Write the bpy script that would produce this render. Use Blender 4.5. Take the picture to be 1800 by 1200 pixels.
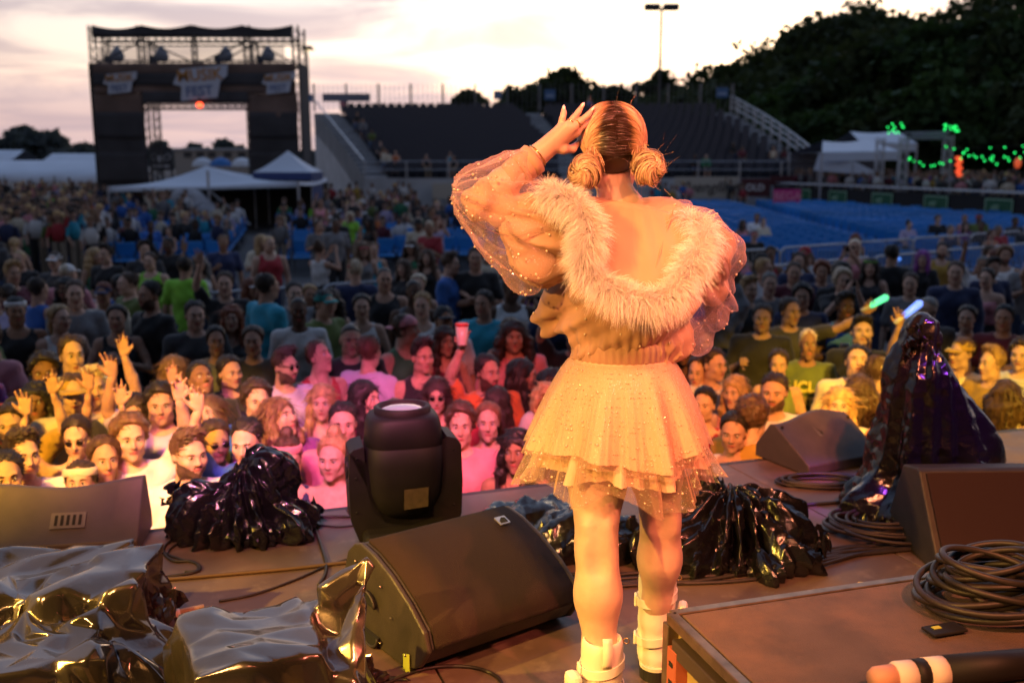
import bpy, bmesh, math, random
import numpy as np
from math import sin, cos, pi, radians, sqrt
from mathutils import Vector, Matrix, Euler, noise as mnoise

for o in list(bpy.data.objects): bpy.data.objects.remove(o)
SC = bpy.context.scene
COL = SC.collection
rng = np.random.default_rng(7)
random.seed(7)

# ------------------------------------------------------------------ camera
STAGE = 1.35                    # stage deck height above the audience ground
CAMZ = STAGE + 1.57
PITCH = math.atan(320 / 1750)
cd = bpy.data.cameras.new('camera'); cam = bpy.data.objects.new('camera', cd); COL.objects.link(cam)
cd.lens = 35; cd.sensor_width = 36; cd.clip_end = 5000; cd.clip_start = 0.05
cam.location = (0, 0, CAMZ); cam.rotation_euler = (pi/2 - PITCH, 0, 0)
cd.dof.use_dof = True; cd.dof.focus_distance = 2.78; cd.dof.aperture_fstop = 2.6; cd.dof.aperture_blades = 0
SC.camera = cam
SC.render.engine = 'CYCLES'
SC.cycles.use_denoising = True
try: SC.cycles.denoiser = 'OPENIMAGEDENOISE'
except Exception: pass
SC.cycles.max_bounces = 6; SC.cycles.diffuse_bounces = 3; SC.cycles.glossy_bounces = 3; SC.cycles.transparent_max_bounces = 24
SC.cycles.sample_clamp_indirect = 4.0
SC.cycles.caustics_reflective = False; SC.cycles.caustics_refractive = False
SC.view_settings.view_transform = 'Standard'; SC.view_settings.look = 'None'
SC.view_settings.exposure = 0; SC.view_settings.gamma = 1

FW = np.array([0, cos(PITCH), -sin(PITCH)]); UP = np.array([0, sin(PITCH), cos(PITCH)]); RT = np.array([1., 0, 0])
CAM = np.array([0, 0, CAMZ])
def ray(x, y): return FW*1750 + RT*(x-900) + UP*(600-y)
def W(x, y, Y):
    """world point seen at photo position (x, y) standing at plan distance Y"""
    r = ray(x, y); return CAM + r*(Y/r[1])
def G(x, y, z=0.0):
    """world point seen at photo position (x, y) lying at height z"""
    r = ray(x, y); return CAM + r*((z-CAMZ)/r[2])
def V3(p): return Vector((float(p[0]), float(p[1]), float(p[2])))

# ------------------------------------------------------------------ world: dusk sky
SUN_AZ = radians(12)             # to the right of +Y
SUN_EL = radians(2.0)
world = bpy.data.worlds.new('World'); SC.world = world; world.use_nodes = True
nt = world.node_tree; nt.nodes.clear()
def wn(t, **k):
    n = nt.nodes.new(t)
    for a, b in k.items(): setattr(n, a, b)
    return n
L = nt.links.new
out = wn('ShaderNodeOutputWorld'); bg = wn('ShaderNodeBackground')
sky = wn('ShaderNodeTexSky'); sky.sky_type = 'NISHITA'; sky.sun_disc = False
sky.sun_elevation = SUN_EL; sky.sun_rotation = SUN_AZ; sky.air_density = 1.0; sky.dust_density = 2.0; sky.ozone_density = 1.2
tc = wn('ShaderNodeTexCoord')
sep = wn('ShaderNodeSeparateXYZ'); L(tc.outputs['Generated'], sep.inputs[0])
def math_(op, a, b=None, c=None, clamp=False):
    n = wn('ShaderNodeMath', operation=op); n.use_clamp = clamp
    for i, v in enumerate((a, b, c)):
        if v is None: continue
        if isinstance(v, (int, float)): n.inputs[i].default_value = v
        else: L(v, n.inputs[i])
    return n.outputs[0]
def mixc(f, a, b, mode='MIX'):
    n = wn('ShaderNodeMix', data_type='RGBA', blend_type=mode)
    for i, v in ((0, f), (6, a), (7, b)):
        if isinstance(v, (int, float)): n.inputs[i].default_value = v
        elif isinstance(v, tuple): n.inputs[i].default_value = (*v, 1)
        else: L(v, n.inputs[i])
    return n.outputs[2]
# elevation gradient of the afterglow
el = math_('MAXIMUM', sep.outputs[2], 0.0)
ramp = wn('ShaderNodeValToRGB'); L(el, ramp.inputs[0])
cr = ramp.color_ramp
stops = [(0.0, (0.66, 0.44, 0.42)), (0.035, (1.05, 0.66, 0.50)), (0.09, (1.10, 0.84, 0.68)), (0.17, (0.86, 0.76, 0.74)),
         (0.30, (0.46, 0.52, 0.68)), (0.55, (0.36, 0.50, 0.78)), (1.0, (0.32, 0.47, 0.80))]
while len(cr.elements) < len(stops): cr.elements.new(0.5)
for e, (p, c) in zip(cr.elements, stops): e.position = p; e.color = (*c, 1)
# glow round the place where the sun has gone down
sd = Vector((sin(SUN_AZ)*cos(radians(5)), cos(SUN_AZ)*cos(radians(5)), sin(radians(5))))
dot = wn('ShaderNodeVectorMath', operation='DOT_PRODUCT'); L(tc.outputs['Generated'], dot.inputs[0]); dot.inputs[1].default_value = sd
d0 = math_('MAXIMUM', dot.outputs['Value'], 0.0)
glow = math_('POWER', d0, 38.0); glow2 = math_('POWER', d0, 5.0)
sunh = wn('ShaderNodeVectorMath', operation='DOT_PRODUCT'); L(tc.outputs['Generated'], sunh.inputs[0]); sunh.inputs[1].default_value = (sin(SUN_AZ), cos(SUN_AZ), 0)
th_ = math_('MULTIPLY_ADD', sunh.outputs['Value'], 0.5, 0.5, clamp=True)
wide = math_('MULTIPLY_ADD', math_('POWER', th_, 3.0), 0.98, 0.42)
base = mixc(1.0, ramp.outputs[0], wide, 'MULTIPLY')
g1 = mixc(1.0, (1.15, 0.78, 0.22), glow, 'MULTIPLY')
base = mixc(1.0, base, g1, 'ADD')
nsk = mixc(1.0, sky.outputs[0], (0.05, 0.05, 0.05), 'MULTIPLY')
hs = wn('ShaderNodeHueSaturation'); hs.inputs['Saturation'].default_value = 0.6; L(nsk, hs.inputs['Color'])
base = mixc(1.0, base, hs.outputs[0], 'ADD')
# thin layered clouds (projected onto a cloud deck overhead)
zc = math_('ADD', el, 0.10)
cx = math_('DIVIDE', sep.outputs[0], zc); cy = math_('DIVIDE', sep.outputs[1], zc)
comb = wn('ShaderNodeCombineXYZ'); L(cx, comb.inputs[0]); L(cy, comb.inputs[1])
mp = wn('ShaderNodeMapping'); mp.inputs['Scale'].default_value = (0.95, 1.05, 1); mp.inputs['Rotation'].default_value = (0, 0, 0.25)
mp.inputs['Location'].default_value = (1.3, 0.4, 0)
L(comb.outputs[0], mp.inputs[0])
nz = wn('ShaderNodeTexNoise'); nz.inputs['Scale'].default_value = 0.9; nz.inputs['Detail'].default_value = 7; nz.inputs['Roughness'].default_value = 0.55
nz.inputs['Distortion'].default_value = 0.6
L(mp.outputs[0], nz.inputs[0])
cm = wn('ShaderNodeMapRange', interpolation_type='SMOOTHSTEP'); L(nz.outputs[0], cm.inputs[0])
cm.inputs[1].default_value = 0.42; cm.inputs[2].default_value = 0.62; cm.inputs[3].default_value = 0; cm.inputs[4].default_value = 0.95
ctint = mixc(1.0, base, (0.58, 0.57, 0.66), 'MULTIPLY')
ctint = mixc(0.12, ctint, (0.45, 0.42, 0.52))
skyc = mixc(cm.outputs[0], base, ctint)
# low bank of cloud over the horizon
nb = wn('ShaderNodeTexNoise'); nb.inputs['Scale'].default_value = 7; nb.inputs['Detail'].default_value = 5
L(tc.outputs['Generated'], nb.inputs[0])
bh = math_('MULTIPLY_ADD', nb.outputs[0], 0.10, 0.025)
bm_ = math_('SUBTRACT', bh, el)
bmask = math_('MULTIPLY', math_('MULTIPLY', bm_, 42.0, clamp=True), 0.62)
bankc = mixc(1.0, (0.58, 0.46, 0.50), wide, 'MULTIPLY')
skyc = mixc(bmask, skyc, bankc)
L(skyc, bg.inputs[0]); bg.inputs[1].default_value = 0.95; L(bg.outputs[0], out.inputs[0])

sl = bpy.data.lights.new('sun', 'SUN'); so = bpy.data.objects.new('sun', sl); COL.objects.link(so)
sl.energy = 0.25; sl.angle = radians(12); sl.color = (1, 0.72, 0.5)
so.rotation_euler = Vector((sin(SUN_AZ)*cos(SUN_EL), cos(SUN_AZ)*cos(SUN_EL), sin(SUN_EL))).to_track_quat('Z', 'Y').to_euler()

# ------------------------------------------------------------------ stage lamps (hung on the rig over and behind the stage)
def spot(loc, target, col, power, angle, blend=0.6, size=0.12):
    l = bpy.data.lights.new('stage_spot', 'SPOT'); o = bpy.data.objects.new('stage_spot', l); COL.objects.link(o)
    l.energy = power; l.color = col; l.spot_size = radians(angle); l.spot_blend = blend; l.shadow_soft_size = size
    o.location = loc; d = Vector(target) - Vector(loc)
    o.rotation_euler = d.to_track_quat('-Z', 'Y').to_euler(); return o
YEL = (1, 0.62, 0.10); AMB = (1, 0.46, 0.09); PNK = (1, 0.16, 0.50); RED = (1, 0.14, 0.10); PUR = (0.45, 0.08, 1); MAG = (1, 0.10, 0.62)
PX, PY = 0.33, 2.72                      # the performer on the deck
# on the performer: amber key from the left, red from the upper right, rose from high behind the camera
spot((-3.1, -1.3, STAGE+3.1), (PX, PY, STAGE+0.85), (1, 0.48, 0.11), 1600, 23, 0.6, 0.06)
spot((3.3, -0.9, STAGE+4.6), (PX+0.1, PY, STAGE+1.1), (1, 0.20, 0.13), 1250, 21, 0.6, 0.08)
spot((-0.6, -2.4, STAGE+5.6), (PX, PY, STAGE+1.35), (1, 0.32, 0.22), 800, 13, 0.7, 0.08)
spot((2.9, 1.0, STAGE+4.6), (PX+0.28, PY, STAGE+1.35), (1, 0.55, 0.50), 260, 9, 0.6, 0.08)
# colour washes over the front of the crowd
def wash(x, px, py, col, power, ang, y=-1.2, h=5.4): spot((x, y, STAGE+h), tuple(G(px, py, 1.55)), col, power*1.6, ang, 0.55, 0.10)
wash(-2.8, 50, 745, (1, 0.52, 0.04), 4200, 18)
wash(-2.1, 215, 750, (1, 0.40, 0.06), 1900, 14)
wash(-1.2, 400, 735, (1, 0.24, 0.55), 1050, 16)
wash(-0.6, 580, 735, (0.95, 0.20, 0.68), 1300, 17)
wash(0.0, 740, 715, (1, 0.14, 0.30), 1150, 16)
wash(0.5, 900, 695, (1, 0.17, 0.13), 1650, 16)
wash(1.3, 1270, 695, (1, 0.17, 0.07), 1700, 14)
wash(2.0, 1420, 660, (1, 0.42, 0.06), 2200, 13)
wash(3.0, 1700, 655, (1, 0.55, 0.05), 4800, 17)
# deck
spot((-1.5, -1.5, STAGE+5.5), (-0.8, 2.5, STAGE), (1, 0.50, 0.16), 1400, 46, 0.9, 0.12)
spot((1.8, -1.2, STAGE+5.5), (1.5, 3.0, STAGE), (1, 0.28, 0.13), 1900, 42, 0.9, 0.12)
spot((3.1, 3.2, STAGE+3.2), (1.90, 4.25, STAGE+0.55), PUR, 600, 13, 0.5, 0.05)
spot((-4.5, 1.0, STAGE+3.0), (-1.1, 2.5, STAGE+0.2), (1, 0.58, 0.08), 2100, 30, 0.7, 0.06)
# ------------------------------------------------------------------ materials
MATS = {}
def mat(name, col=(0.5, 0.5, 0.5), rough=0.6, metal=0.0, spec=0.5, bump=None, vary=0.0, vscale=8.0, emit=None, alpha=None, objcol=False,
        sheen=0.0, coat=0.0, sss=0.0, rvary=0.0, mottles=None, stretch=None, trans=0.0):
    if name in MATS: return MATS[name]
    m = bpy.data.materials.new(name); m.use_nodes = True; MATS[name] = m
    t = m.node_tree; b = t.nodes['Principled BSDF']; K = t.links.new
    b.inputs['Base Color'].default_value = (*col, 1); b.inputs['Roughness'].default_value = rough; b.inputs['Metallic'].default_value = metal
    b.inputs['Specular IOR Level'].default_value = spec
    if sheen: b.inputs['Sheen Weight'].default_value = sheen
    if coat: b.inputs['Coat Weight'].default_value = coat
    if trans: b.inputs['Transmission Weight'].default_value = trans
    if sss:
        b.inputs['Subsurface Weight'].default_value = sss; b.inputs['Subsurface Radius'].default_value = (0.02, 0.008, 0.004)
    tc = t.nodes.new('ShaderNodeTexCoord'); src = tc.outputs['Object']
    if stretch:
        mp = t.nodes.new('ShaderNodeMapping'); mp.inputs['Scale'].default_value = stretch; K(src, mp.inputs[0]); src = mp.outputs[0]
    colsock = None
    if objcol:
        oi = t.nodes.new('ShaderNodeObjectInfo'); colsock = oi.outputs['Color']
    if vary:
        n = t.nodes.new('ShaderNodeTexNoise'); n.inputs['Scale'].default_value = vscale; n.inputs['Detail'].default_value = 5; K(src, n.inputs['Vector'])
        mr = t.nodes.new('ShaderNodeMapRange'); mr.inputs[1].default_value = 0.3; mr.inputs[2].default_value = 0.7
        mr.inputs[3].default_value = 1-vary; mr.inputs[4].default_value = 1+vary; K(n.outputs[0], mr.inputs[0])
        mx = t.nodes.new('ShaderNodeMix'); mx.data_type = 'RGBA'; mx.blend_type = 'MULTIPLY'; mx.inputs[0].default_value = 1
        if colsock: K(colsock, mx.inputs[6])
        else: mx.inputs[6].default_value = (*col, 1)
        K(mr.outputs[0], mx.inputs[7]); colsock = mx.outputs[2]
        if rvary:
            r2 = t.nodes.new('ShaderNodeMapRange'); r2.inputs[1].default_value = 0.3; r2.inputs[2].default_value = 0.7
            r2.inputs[3].default_value = max(0.02, rough-rvary); r2.inputs[4].default_value = min(1, rough+rvary); K(n.outputs[0], r2.inputs[0]); K(r2.outputs[0], b.inputs['Roughness'])
    if mottles:                      # (scale, colour, threshold low, high): worn or dirty patches
        n = t.nodes.new('ShaderNodeTexNoise'); n.inputs['Scale'].default_value = mottles[0]; n.inputs['Detail'].default_value = 8; n.inputs['Roughness'].default_value = 0.65; K(src, n.inputs['Vector'])
        mr = t.nodes.new('ShaderNodeMapRange'); mr.inputs[1].default_value = mottles[2]; mr.inputs[2].default_value = mottles[3]; K(n.outputs[0], mr.inputs[0])
        mx = t.nodes.new('ShaderNodeMix'); mx.data_type = 'RGBA'; K(mr.outputs[0], mx.inputs[0])
        if colsock: K(colsock, mx.inputs[6])
        else: mx.inputs[6].default_value = (*col, 1)
        mx.inputs[7].default_value = (*mottles[1], 1); colsock = mx.outputs[2]
    if colsock: K(colsock, b.inputs['Base Color'])
    if bump:                          # list of (kind, scale, strength, distance)
        prev = None
        for kind, sc_, st, di in (bump if isinstance(bump, list) else [bump]):
            if kind == 'noise':
                n = t.nodes.new('ShaderNodeTexNoise'); n.inputs['Scale'].default_value = sc_; n.inputs['Detail'].default_value = 4; o = n.outputs[0]
            elif kind == 'crease':
                n = t.nodes.new('ShaderNodeTexVoronoi'); n.feature = 'DISTANCE_TO_EDGE'; n.inputs['Scale'].default_value = sc_; o = n.outputs[0]
            elif kind == 'cell':
                n = t.nodes.new('ShaderNodeTexVoronoi'); n.inputs['Scale'].default_value = sc_; o = n.outputs[0]
            elif kind == 'wave':
                n = t.nodes.new('ShaderNodeTexWave'); n.inputs['Scale'].default_value = sc_; n.inputs['Distortion'].default_value = 1.5; o = n.outputs['Color']
            K(src, n.inputs['Vector'])
            bn = t.nodes.new('ShaderNodeBump'); bn.inputs['Strength'].default_value = st; bn.inputs['Distance'].default_value = di; K(o, bn.inputs['Height'])
            if prev: K(prev, bn.inputs['Normal'])
            prev = bn.outputs[0]
        K(prev, b.inputs['Normal'])
    if emit:
        b.inputs['Emission Color'].default_value = (*emit[0], 1); b.inputs['Emission Strength'].default_value = emit[1]
    if alpha is not None: b.inputs['Alpha'].default_value = alpha
    return m

# ------------------------------------------------------------------ objects
def link(o): COL.objects.link(o); return o
def tag(o, label=None, cat=None, group=None, kind=None):
    if label: o['label'] = label
    if cat: o['category'] = cat
    if group: o['group'] = group
    if kind: o['kind'] = kind
    return o
def thing(name, label, cat, loc=(0, 0, 0), rz=0.0, group=None):
    o = bpy.data.objects.new(name, None); o.empty_display_size = 0.1; link(o)
    o.location = V3(loc); o.rotation_euler = (0, 0, rz); return tag(o, label, cat, group)
def mesh_from(name, verts, faces, m=None, smooth=False, mi=None):
    me = bpy.data.meshes.new(name)
    verts = np.asarray(verts, dtype=np.float32).reshape(-1, 3)
    if isinstance(faces, np.ndarray) and faces.ndim == 2:
        n, k = faces.shape
        me.vertices.add(len(verts)); me.vertices.foreach_set('co', verts.ravel())
        me.loops.add(n*k); me.loops.foreach_set('vertex_index', faces.astype(np.int32).ravel())
        me.polygons.add(n); me.polygons.foreach_set('loop_start', np.arange(0, n*k, k, dtype=np.int32))
        try: me.polygons.foreach_set('loop_total', np.full(n, k, dtype=np.int32))
        except Exception: pass
        me.update(calc_edges=True)
    else:
        me.from_pydata([tuple(map(float, v)) for v in verts], [], [tuple(int(i) for i in f) for f in faces])
    if m is not None:
        for q in (m if isinstance(m, (list, tuple)) else [m]): me.materials.append(q)
    if smooth: me.polygons.foreach_set('use_smooth', np.ones(len(me.polygons), dtype=bool))
    if mi is not None: me.polygons.foreach_set('material_index', np.asarray(mi, dtype=np.int32))
    me.validate(); me.update()
    return me
def put(name, me, parent=None, world=True, loc=None, rot=None):
    """link a mesh as an object; world=True: its vertices are world coordinates although it has a parent"""
    o = bpy.data.objects.new(name, me); link(o)
    if parent is not None:
        o.parent = parent
        if world:
            mw = Matrix.LocRotScale(parent.location, parent.rotation_euler, parent.scale)
            o.matrix_parent_inverse = mw.inverted()
    if loc is not None: o.location = V3(loc)
    if rot is not None: o.rotation_euler = rot
    return o
class MB:
    """collects shapes for ONE mesh"""
    def __init__(s): s.v = []; s.f = []; s.mi = []; s.n = 0; s.cur = 0
    def add(s, v, f):
        s.v.append(np.asarray(v, dtype=float).reshape(-1, 3))
        for q in f: s.f.append(tuple(int(i)+s.n for i in q)); s.mi.append(s.cur)
        s.n += len(s.v[-1]); return s
    def mat(s, i): s.cur = i; return s
    def box(s, c, d, rz=0.0, M=None, bev=0.0):
        x, y, z = np.asarray(d, float)/2
        if bev <= 0:
            v = np.array([[a*x, b*y, e*z] for e in (-1, 1) for b in (-1, 1) for a in (-1, 1)])
            f = [(0, 2, 3, 1), (4, 5, 7, 6), (0, 1, 5, 4), (2, 6, 7, 3), (0, 4, 6, 2), (1, 3, 7, 5)]
        else:
            bm = bmesh.new(); bmesh.ops.create_cube(bm, size=1)
            bmesh.ops.scale(bm, vec=(2*x, 2*y, 2*z), verts=bm.verts)
            bmesh.ops.bevel(bm, geom=bm.edges, offset=bev, segments=2, affect='EDGES', profile=0.5)
            bm.verts.index_update(); v = np.array([q.co[:] for q in bm.verts]); f = [[q.index for q in p.verts] for p in bm.faces]; bm.free()
        if M is not None: v = v @ np.asarray(M).T
        if rz: c_, s_ = cos(rz), sin(rz); v = v @ np.array([[c_, s_, 0], [-s_, c_, 0], [0, 0, 1]])
        return s.add(v + np.asarray(c, float), f)
    def tube(s, pts, r, sides=8, cap=True, closed=False):
        pts = np.asarray(pts, float); n = len(pts); r = np.broadcast_to(np.asarray(r, float), (n,))
        t = np.gradient(pts, axis=0) if not closed else np.roll(pts, -1, 0)-np.roll(pts, 1, 0)
        t /= np.linalg.norm(t, axis=1)[:, None] + 1e-12
        u = np.cross(t[0], [0, 0, 1.0]);
        if np.linalg.norm(u) < 1e-3: u = np.cross(t[0], [1.0, 0, 0])
        u /= np.linalg.norm(u); V = []
        a = np.arange(sides)*2*pi/sides
        for i in range(n):
            u = u - t[i]*np.dot(u, t[i]); u /= np.linalg.norm(u)+1e-12; w = np.cross(t[i], u)
            V.append(pts[i] + r[i]*(np.cos(a)[:, None]*u + np.sin(a)[:, None]*w))
        F = []
        m = n if closed else n-1
        for i in range(m):
            j = (i+1) % n
            for k in range(sides):
                l = (k+1) % sides; F.append((i*sides+k, i*sides+l, j*sides+l, j*sides+k))
        if cap and not closed: F.append(tuple(range(sides-1, -1, -1))); F.append(tuple((n-1)*sides+k for k in range(sides)))
        return s.add(np.concatenate(V), F)
    def cyl(s, a, b, r, r2=None, sides=12): return s.tube([a, b], [r, r if r2 is None else r2], sides)
    def loft(s, rings, closed=True, cap=(False, False)):
        n = len(rings[0]); F = []
        for i in range(len(rings)-1):
            for k in range(n if closed else n-1):
                l = (k+1) % n; F.append((i*n+k, i*n+l, (i+1)*n+l, (i+1)*n+k))
        if cap[0]: F.append(tuple(range(n-1, -1, -1)))
        if cap[1]: F.append(tuple((len(rings)-1)*n+k for k in range(n)))
        return s.add(np.concatenate([np.asarray(r, float) for r in rings]), F)
    def lathe(s, prof, c=(0, 0, 0), sides=24, M=None):
        a = np.arange(sides)*2*pi/sides
        rings = [np.stack([r*np.cos(a), r*np.sin(a), np.full(sides, z)], 1) for r, z in prof]
        if M is not None: rings = [q @ np.asarray(M).T for q in rings]
        return s.loft([q+np.asarray(c, float) for q in rings], cap=(True, True))
    def prism(s, poly, d0, d1, to):
        """poly of 2D points extruded from d0 to d1; to(u, v, d) gives the 3D point"""
        n = len(poly); v = [to(u, w, d0) for u, w in poly] + [to(u, w, d1) for u, w in poly]
        f = [tuple(range(n-1, -1, -1)), tuple(range(n, 2*n))] + [(k, (k+1) % n, n+(k+1) % n, n+k) for k in range(n)]
        return s.add(v, f)
    def ball(s, c, r, seg=10, rings=6, sc=(1, 1, 1)):
        v = [[0, 0, 1]]; f = []
        for i in range(1, rings):
            t = pi*i/rings
            for k in range(seg): v.append([sin(t)*cos(2*pi*k/seg), sin(t)*sin(2*pi*k/seg), cos(t)])
        v.append([0, 0, -1]); e = len(v)-1
        for k in range(seg):
            l = (k+1) % seg; f.append((0, 1+k, 1+l)); f.append((e, e-seg+l, e-seg+k))
            for i in range(rings-2): f.append((1+i*seg+k, 1+(i+1)*seg+k, 1+(i+1)*seg+l, 1+i*seg+l))
        return s.add(np.array(v)*r*np.asarray(sc)+np.asarray(c, float), f)
    def mesh(s, name, m, smooth=False):
        return mesh_from(name, np.concatenate(s.v), s.f, m, smooth, s.mi if max(s.mi) > 0 else None)
    def build(s, name, m, parent=None, smooth=False, world=True):
        return put(name, s.mesh(name, m, smooth), parent, world)
def bevel(o, w=0.01, seg=2, ang=35):
    md = o.modifiers.new('bevel', 'BEVEL'); md.width = w; md.segments = seg; md.limit_method = 'ANGLE'; md.angle_limit = radians(ang); return o
def shade_auto(me, ang=40):
    """smooth shading with sharp edges above the angle"""
    me.polygons.foreach_set('use_smooth', np.ones(len(me.polygons), dtype=bool))
    try: me.set_sharp_from_angle(angle=radians(ang))
    except Exception: pass
def text(s, size, m, parent, M, name='lettering', depth=0.004, shear=0.0, bold=0.0):
    """flat lettering as a mesh; M maps the text's local plane (x right, y up, z out) to the world"""
    c = bpy.data.curves.new('t', 'FONT'); c.body = s; c.size = size; c.align_x = 'CENTER'; c.align_y = 'CENTER'; c.extrude = depth; c.shear = shear; c.offset = bold; c.resolution_u = 3
    o = bpy.data.objects.new('t', c); COL.objects.link(o)
    dg = bpy.context.evaluated_depsgraph_get(); me = bpy.data.meshes.new_from_object(o.evaluated_get(dg)); bpy.data.objects.remove(o)
    me.transform(M); me.materials.clear(); me.materials.append(m)
    return put(name, me, parent)
def frameM(p, right, up):
    r = Vector(right).normalized(); u = Vector(up); u = (u - r*u.dot(r)).normalized(); n = r.cross(u)
    M = Matrix.Identity(4)
    for i in range(3): M[i][0] = r[i]; M[i][1] = u[i]; M[i][2] = n[i]; M[i][3] = p[i]
    return M
def catmull(P, n=8, closed=False):
    P = np.asarray(P, float); k = len(P); out = []
    rngi = range(k) if closed else range(k-1)
    for i in rngi:
        if closed: p0, p1, p2, p3 = P[(i-1) % k], P[i], P[(i+1) % k], P[(i+2) % k]
        else: p0, p1, p2, p3 = P[max(i-1, 0)], P[i], P[i+1], P[min(i+2, k-1)]
        for t in np.arange(n)/n:
            out.append(0.5*((2*p1)+(-p0+p2)*t+(2*p0-5*p1+4*p2-p3)*t*t+(-p0+3*p1-3*p2+p3)*t**3))
    if not closed: out.append(P[-1])
    return np.array(out)

# ------------------------------------------------------------------ smooth bodies: distance field -> surface net
class Field:
    def __init__(s, lo, hi, h):
        s.lo = np.asarray(lo, float); s.h = h
        s.n = np.ceil((np.asarray(hi, float)-s.lo)/h).astype(int)+1
        s.d = np.full(s.n, 0.5, dtype=np.float32)
    def _block(s, lo, hi):
        a = np.clip(np.floor((lo-s.lo)/s.h).astype(int), 0, s.n); b = np.clip(np.ceil((hi-s.lo)/s.h).astype(int)+1, 0, s.n)
        if np.any(b <= a): return None
        ax = [s.lo[i]+s.h*np.arange(a[i], b[i]) for i in range(3)]
        return tuple(slice(a[i], b[i]) for i in range(3)), np.stack(np.meshgrid(*ax, indexing='ij'), -1)
    def _mix(s, sl, d, k):
        e = s.d[sl]; d = d.astype(np.float32)
        if k > 0:
            q = np.maximum(k-np.abs(e-d), 0)/k; s.d[sl] = np.minimum(e, d)-q*q*k*0.25
        else: s.d[sl] = np.minimum(e, d)
    def cone(s, a, b, ra, rb, k=0.02, flat=None):
        """tapered capsule; flat=(axis vector, factor) squashes the section"""
        a = np.asarray(a, float); b = np.asarray(b, float); m = max(ra, rb)+0.05+k
        B = s._block(np.minimum(a, b)-m, np.maximum(a, b)+m)
        if B is None: return s
        sl, P = B; ab = b-a; L2 = max(ab@ab, 1e-9); t = np.clip(((P-a)@ab)/L2, 0, 1)
        Q = P-(a+t[..., None]*ab)
        if flat is not None:
            ax = np.asarray(flat[0], float); ax /= np.linalg.norm(ax); Q = Q+((Q@ax)*(1/flat[1]-1))[..., None]*ax
        s._mix(sl, np.linalg.norm(Q, axis=-1)-(ra+(rb-ra)*t), k); return s
    def chain(s, pts, rad, k=0.02, flat=None):
        for i in range(len(pts)-1): s.cone(pts[i], pts[i+1], rad[i], rad[i+1], k, flat)
        return s
    def ell(s, c, r, k=0.02, R=None, sub=False):
        c = np.asarray(c, float); r = np.asarray(r, float); m = r.max()+0.05+k
        B = s._block(c-m, c+m)
        if B is None: return s
        sl, P = B; Q = P-c
        if R is not None: Q = Q @ np.asarray(R)
        k0 = np.linalg.norm(Q/r, axis=-1); k1 = np.linalg.norm(Q/(r*r), axis=-1)+1e-9
        d = k0*(k0-1)/k1
        if sub:
            e = s.d[sl]; d = -d.astype(np.float32); q = np.maximum(k-np.abs(e-d), 0)/max(k, 1e-6); s.d[sl] = np.maximum(e, d)+q*q*k*0.25
        else: s._mix(sl, d, k)
        return s
    def cut(s, p, n):
        """keep the side the normal points away from"""
        ax = [s.lo[i]+s.h*np.arange(s.n[i]) for i in range(3)]
        p = np.asarray(p, float); n = np.asarray(n, float); n = n/np.linalg.norm(n)
        pl = (ax[0][:, None, None]-p[0])*n[0]+(ax[1][None, :, None]-p[1])*n[1]+(ax[2][None, None, :]-p[2])*n[2]
        s.d = np.maximum(s.d, pl.astype(np.float32)); return s
    def wobble(s, fn):
        ax = [s.lo[i]+s.h*np.arange(s.n[i]) for i in range(3)]
        X, Y, Z = np.meshgrid(*ax, indexing='ij'); m = np.abs(s.d) < 0.08
        s.d[m] += fn(X[m], Y[m], Z[m]).astype(np.float32); return s
    def surf(s, relax=1):
        d = s.d; ins = d < 0
        nx, ny, nz = d.shape
        c = np.zeros((nx-1, ny-1, nz-1), dtype=np.int8)
        for i in (0, 1):
            for j in (0, 1):
                for k in (0, 1): c += ins[i:nx-1+i, j:ny-1+j, k:nz-1+k]
        act = (c > 0) & (c < 8); idx = np.full(act.shape, -1, dtype=np.int64); I = np.argwhere(act); idx[act] = np.arange(len(I))
        acc = np.zeros((len(I), 3)); cnt = np.zeros(len(I))
        for ax in range(3):
            for u in (0, 1):
                for v in (0, 1):
                    o = [0, 0, 0]; oa = [q for q in range(3) if q != ax]; o[oa[0]] = u; o[oa[1]] = v; e = list(o); e[ax] = 1
                    A = d[I[:, 0]+o[0], I[:, 1]+o[1], I[:, 2]+o[2]]; B = d[I[:, 0]+e[0], I[:, 1]+e[1], I[:, 2]+e[2]]
                    m = (A < 0) != (B < 0); t = np.where(m, A/(A-B+1e-12), 0)
                    p = np.tile(np.array(o, float), (len(I), 1)); p[:, ax] = t
                    acc[m] += p[m]; cnt[m] += 1
        vert = s.lo+s.h*(I+acc/np.maximum(cnt, 1)[:, None])
        F = []
        for ax in range(3):
            o1, o2 = [(1, 2), (2, 0), (0, 1)][ax]
            sh = [slice(None)]*3; sh2 = [slice(None)]*3; sh[ax] = slice(0, -1); sh2[ax] = slice(1, None)
            a = ins[tuple(sh)]; b = ins[tuple(sh2)]; E = np.argwhere(a != b)
            ok = (E[:, o1] > 0) & (E[:, o2] > 0) & (E[:, o1] < act.shape[o1]) & (E[:, o2] < act.shape[o2]); E = E[ok]
            if not len(E): continue
            fl = a[tuple(E.T)]
            def cell(du, dv):
                q = E.copy(); q[:, o1] -= du; q[:, o2] -= dv; return idx[tuple(q.T)]
            Q = np.stack([cell(1, 1), cell(0, 1), cell(0, 0), cell(1, 0)], 1)
            Q[~fl] = Q[~fl][:, ::-1]; F.append(Q)
        F = np.concatenate(F)
        F = F[(F >= 0).all(1)]
        for _ in range(relax):
            a = np.zeros_like(vert); n = np.zeros(len(vert))
            for i in range(4):
                p, q = F[:, i], F[:, (i+1) % 4]
                np.add.at(a, p, vert[q]); np.add.at(n, p, 1)
            a /= np.maximum(n, 1)[:, None]; vert = np.where(n[:, None] > 0, vert*0.5+a*0.5, vert)
        return vert, F
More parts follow.
